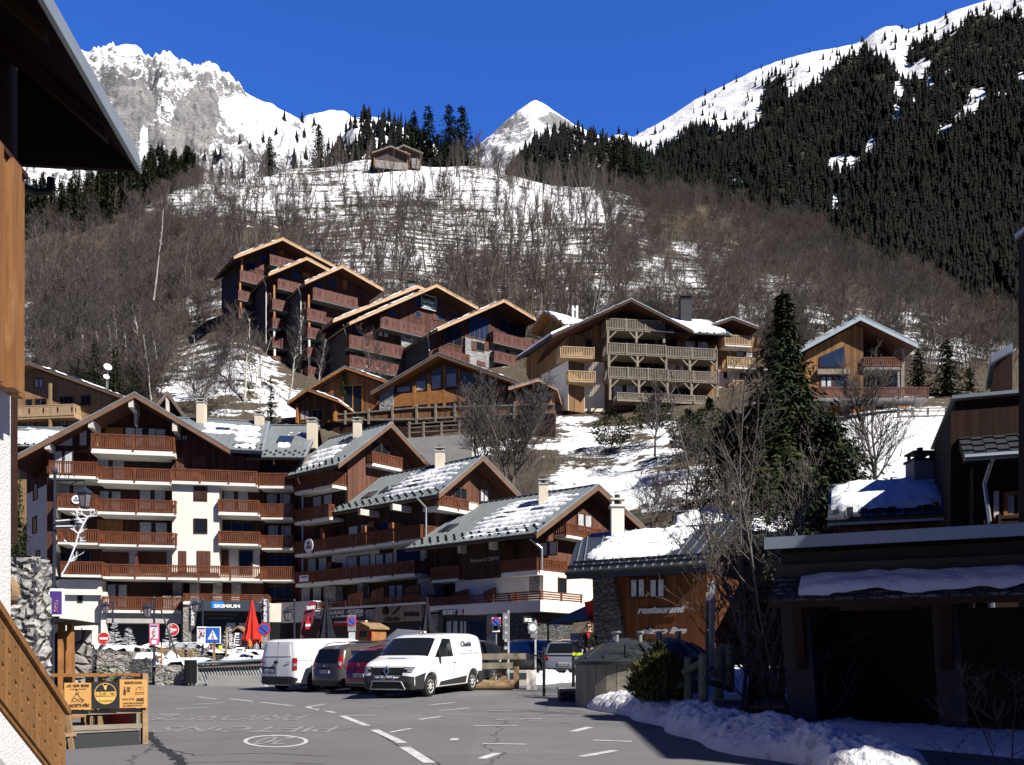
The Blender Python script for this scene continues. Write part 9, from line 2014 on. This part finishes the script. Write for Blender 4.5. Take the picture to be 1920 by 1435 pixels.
B3_=thing('spruce_low_tree','low dark spruce at the right foot of the very tall one','tree',(0,0,0));m3_=conifer(9,9.5,4.2,42,22,.46,droop=.5,power=.6,gap=.2,base=.04,irregular=.5);p=P(1555,1040,44);split_mat(m3_,(p.x,44,4.2),(('trunk',(0,)),('crown',(1,2))),B3_)
def shrub(label,u,v0,v1,wpx,y,seed,m=('spruce','spruce_sun_tone'),n=1500,leaf=.3,name='evergreen_shrub',upright=.0):
 c=P(u,v1,y);h=P(u,v0,y).z-c.z;w_=wpx/2/FOC*y;rnd=random.Random(seed);V,F,mm=[],[],[]
 t=thing(name,label,'shrub',c)
 for k in range(n):
  a=rnd.uniform(0,6.28);f=rnd.random();r_=rnd.random()**.45;prof=math.sin(min(1.,f*1.05+.12)*math.pi)**.5;lump=1+.45*mnoise.noise(Vector((math.cos(a)*1.5,math.sin(a)*1.5,f*3+seed)))
  p=Vector((math.cos(a)*w_*r_*prof*lump,math.sin(a)*w_*r_*prof*lump,h*f*(.85+.15*lump)));d=(Vector((math.cos(a),math.sin(a),rnd.uniform(-.3,.6)+upright*3)).normalized()+Vector((rnd.gauss(0,.3),rnd.gauss(0,.3),rnd.gauss(0,.2))))*leaf*rnd.uniform(.6,1.3);s_=d.cross(Vector((rnd.gauss(0,1),rnd.gauss(0,1),rnd.gauss(0,1)))).normalized()*leaf*(.28 if not upright else .16)
  b=len(V);V.extend([tuple(c+p-s_),tuple(c+p+d*.5-s_*.8),tuple(c+p+d),tuple(c+p+d*.5+s_)]);F.append((b,b+1,b+2,b+3));mm.append(0 if rnd.random()<.6 else 1)
 Vc=np.array(V);me=mesh_np('foliage',Vc-np.array(c),F,[M[x]for x in m],mm);link('foliage',me,(0,0,0),0,1,t)
 mb=MB()
 for k in range(5):a=1.3*k;mb.tube(c-Vector((0,0,.3)),c+Vector((math.cos(a)*w_*.5,math.sin(a)*w_*.5,h*.7)),.05,.02,5)
 mb.build('stem',M['trunk'],t);return t
shrub('round dark evergreen shrub in the snow below the timber annex',1147,768,832,72,90,1);shrub('dark evergreen shrub with a bare tree beside it below the beige chalet',1222,745,800,80,88,2);shrub('dark evergreen shrub left of the very tall spruce',1330,750,850,110,76,3,n=2200);shrub('low dark evergreen shrub below the right corner of the beige chalet',1290,770,840,80,82,4)
M['pine_y']=foliage('pine_yellow',(.055,.055,.016),(.13,.115,.035));M['pine_g']=foliage('pine_green',(.03,.04,.015),(.07,.075,.025))
shrub('dwarf pine shrub with upright yellow-green shoots beside the waste containers',1234,1216,1318,108,18.6,9,('pine_y','pine_g'),3800,.15,'dwarf_pine',.55)
M['ash_bark']=mat('ash_bark',(.15,.135,.12),.85,var=.3,vs=5);M['ash_twig']=mat('ash_twigs',(.10,.085,.075),.85,var=.3,vs=6);M['keys']=mat('ash_keys',(.16,.12,.085),.85,var=.4,vs=9)
def near_tree(label,u,v,y,seeds,tw=.009,keys=0,name='bare_ash_tree',z=None,mats=('ash_bark','ash_twig'),**kw):
 p=P(u,v,y);z=p.z if z is None else z;t=thing(name,label,'tree',(p.x,y,z));segs=bare(seeds,tw=tw,**kw)
 for nm_,ids in(('trunk',(0,)),('branches',(1,))):
  S=[s_ for s_ in segs if s_[4]in ids];V,F,m=seg_arrays(S,5 if nm_=='trunk' else 3);link(nm_,mesh_np(nm_,V,F,M[mats[0]if nm_=='trunk' else mats[1]],None,smooth=True),(0,0,0),0,1,t)
 if keys:
  rnd=random.Random(seeds);V,F=[],[];ends=[s_ for s_ in segs if s_[4]==1 and s_[1][2]>kw['h']*.3]
  for k in range(keys):
   e=Vector(rnd.choice(ends)[1])
   for q in range(rnd.randint(4,9)):o=e+Vector((rnd.gauss(0,.05),rnd.gauss(0,.05),rnd.uniform(-.06,.02)));d=Vector((rnd.gauss(0,.02),rnd.gauss(0,.02),-rnd.uniform(.05,.10)));w_=Vector((rnd.gauss(0,1),rnd.gauss(0,1),0)).normalized()*.012;b=len(V);V.extend([tuple(o-w_*.3),tuple(o+d*.6-w_),tuple(o+d),tuple(o+d*.6+w_)]);F.append((b,b+1,b+2,b+3))
  link('leaves_or_seeds',mesh_np('leaves_or_seeds',V,F,M['keys']),(0,0,0),0,1,t)  # hanging bunches of ash seeds; the tree itself is leafless
 return t
near_tree('leafless ash with hanging seed clusters, closest to the hut',1452,1390,19.0,201,keys=70,h=6.2,spread=.34,trunk=.0075,n1=11,n2=6,n3=2,low=.12,stems=3,up=1.1)
near_tree('leafless ash with hanging seed clusters over the russet wall lettering',1385,1330,21.5,215,keys=70,h=6.6,spread=.34,trunk=.0085,n1=11,n2=6,n3=2,low=.1,stems=3,up=1.0)
near_tree('tall leafless ash rising before the very tall spruce',1425,1290,25.,207,keys=50,h=9.2,spread=.28,trunk=.007,n1=12,n2=6,n3=2,low=.2,stems=3,up=1.3)
near_tree('thin leafless sapling close to the ski-shaped marker',1322,1290,22.5,209,keys=60,h=5.6,spread=.36,trunk=.008,n1=12,n2=6,n3=3,low=.3,up=.9)
near_tree('leafless sapling at the foot of the hut wall',1475,1400,17.6,210,h=3.2,spread=.4,trunk=.008,n1=12,n2=6,n3=2,low=.1,stems=2,up=.8)
near_tree('leafless tree standing in the snow field below the plank chalet',1645,925,62,211,tw=.022,h=9,spread=.42,trunk=.012,n1=14,n2=8,n3=3,low=.1,stems=3,up=1.)
near_tree('leafless bush-like tree at the left edge of the snow field',1585,960,58,212,tw=.022,h=7,spread=.4,trunk=.012,n1=14,n2=8,n3=3,low=.1,stems=3,up=1.)
near_tree('large leafless tree on the bank between the stepped roofs and the annex',955,915,78,213,tw=.026,mats=('bark','twig'),name='bare_tree',h=9.6,spread=.42,trunk=.012,n1=16,n2=9,n3=3,low=.08,stems=4,up=1.)
near_tree('leafless tree left of the large one on the bank behind the stepped roofs',905,885,82,214,tw=.026,mats=('bark','twig'),name='bare_tree',h=8,spread=.42,trunk=.012,n1=14,n2=8,n3=3,low=.1,stems=3,up=1.)
near_tree('leafless orchard tree beside the dark evergreen shrub on the bank',1228,850,82,216,tw=.026,mats=('bark','twig'),name='bare_tree',h=6,spread=.5,trunk=.018,n1=12,n2=8,n3=3,low=.2,up=.7)
near_tree('leafless tree on the bank above the snow-roofed house',1290,960,68,217,tw=.018,mats=('bark','twig'),name='bare_tree',h=6.5,spread=.42,trunk=.012,n1=11,n2=6,n3=2,low=.1,stems=3,up=1.)
near_tree('leafless thicket tree above the chimney of the restaurant roof',1225,985,62,218,tw=.018,mats=('bark','twig'),name='bare_tree',h=4.,spread=.5,trunk=.012,n1=10,n2=6,n3=2,low=.1,stems=4,up=.9)
near_tree('tall white-barked leafless tree with a broken top in the brown wood',288,560,142,219,tw=.028,mats=('bark_pale','twig'),name='bare_tree',h=16,spread=.16,trunk=.010,n1=12,n2=5,n3=3,low=.4,up=1.2)
near_tree('bent leafless tree arching over the snow patch left of the residence',365,735,112,220,tw=.03,mats=('bark_pale','twig'),name='bare_tree',h=8,spread=.3,trunk=.012,n1=8,n2=4,n3=2,low=.6,lean=.3,up=.3)
near_tree('thin white birch below the lowest balcony of the tower chalets, left stem',462,790,112,221,tw=.03,mats=('bark_pale','twig'),name='bare_tree',h=12,spread=.08,trunk=.008,n1=9,n2=3,n3=1,low=.4,up=1.5);near_tree('thin white birch below the lowest balcony of the tower chalets, right stem',476,790,111,222,tw=.03,mats=('bark_pale','twig'),name='bare_tree',h=12.5,spread=.08,trunk=.008,n1=9,n2=3,n3=1,low=.4,up=1.5)
near_tree('dark thorny shrub reaching in at the lower right corner',1905,1440,11,223,tw=.004,name='bare_shrub',z=.5,mats=('twig','twig_red'),h=1.5,spread=.5,trunk=.008,n1=10,n2=6,n3=2,low=.05,stems=3,up=.5)
def lowpoly(n_var=6):
 out=[]
 for s_ in range(n_var):
  rnd=random.Random(s_);V,F=[],[]
  for k in range(5):
   z0,z1=k*.18+.02,k*.18+.34;r=.22*(1-k*.18)*rnd.uniform(.85,1.15);n=7;b=len(V);ph=rnd.uniform(0,6)
   for i in range(n):a=ph+6.2832*i/n;q=r*rnd.uniform(.6,1.25);V.append((q*math.cos(a),q*math.sin(a),z0+rnd.uniform(-.04,.04)))
   V.append((rnd.gauss(0,.012),rnd.gauss(0,.012),min(1.02,z1+.02)))
   for i in range(n):F.append((b+i,b+(i+1)%n,b+n))
  out.append((np.array(V),np.array(F)))
 return out
LP=lowpoly();fV,fF,fn=[],[],[0]
def plant(x,y,z,h,rnd):
 V,F=rnd.choice(LP);a=rnd.uniform(0,6.28);c,s_=math.cos(a),math.sin(a);w_=h*rnd.uniform(.68,1.0)
 fV.append(np.stack([(V[:,0]*c-V[:,1]*s_)*w_+x,(V[:,0]*s_+V[:,1]*c)*w_+y,V[:,2]*h+z-.3],1));fF.append(F+fn[0]);fn[0]+=len(V)
def scatter(Vg,us,nrow,n,accept,hrange,seed):
 rnd=random.Random(seed);G=np.array(Vg).reshape(-1,len(us),3)[:nrow];vv=CY-(G[:,:,2]-CH)/G[:,:,1]*FOC;c=0;tries=0
 while c<n and tries<n*40:
  tries+=1;u=rnd.uniform(us[0],us[-1]);j=min(len(us)-2,max(0,int((u-us[0])/(us[1]-us[0]))));col=vv[:,j];v=rnd.uniform(col.min(),min(640,col.max()));f_=accept(u,v)
  if rnd.random()>f_:continue
  idx=np.where((col[:-1]>=v)&(col[1:]<v))[0]
  if not len(idx):continue
  i=idx[0];g=(col[i]-v)/(col[i]-col[i+1]+1e-9);g2=(u-us[j])/(us[1]-us[0]);p=(G[i,j]*(1-g)+G[i+1,j]*g)*(1-g2)+(G[i,j+1]*(1-g)+G[i+1,j+1]*g)*g2
  plant(p[0],p[1],p[2],rnd.uniform(*hrange),rnd);c+=1
def acc_r(u,v):
 if u>1960:return 0
 w_=wooded(u,v);n_=mnoise.noise(Vector((u*.02,v*.02,5)))
 if w_==-1.:return .03
 if w_>0:return 1.0
 return .05+.22*max(0,n_)if v>ridge_v(RIDGE_R,u)+5 else .07
scatter(VR,usr,220,14500,acc_r,(7,15),1)
scatter(VL,usl,40,700,lambda u,v:1. if mnoise.noise(Vector((u*.04,v*.04,2)))>-.35 else .15,(10,16),2)
scatter(VC,usc,40,900,lambda u,v:1.,(10,15),3)
mr=bpy.data.objects['mountain_rocky'].data;Vm=np.zeros(len(mr.vertices)*3,dtype=np.float32);mr.vertices.foreach_get('co',Vm);usm=np.linspace(-450,760,440)
def acc_m(u,v):
 if 520<u<660 and v>215:return .5
 if u<330 and v>240:return .5
 if v>265:return .7
 return .06 if u>230 else .12
scatter(Vm.reshape(-1,3),usm,NT_ROCK,420,acc_m,(12,26),4)
s=NT('forest');p=s.pos();f=s.noise(p,.02,4);f2=s.noise(p,.25,3);c=s.mix(s.ramp(f2,.3,.7),(.004,.006,.005),(.012,.0155,.0105));c=s.mix(s.ramp(f,.42,.62,0,.6),c,(.009,.011,.010));s.set(col=c,rough=.9,spec=.1)
tag(link('conifer_forest',mesh_np('conifer_forest',np.concatenate(fV),np.concatenate(fF),s.m)),kind='stuff')
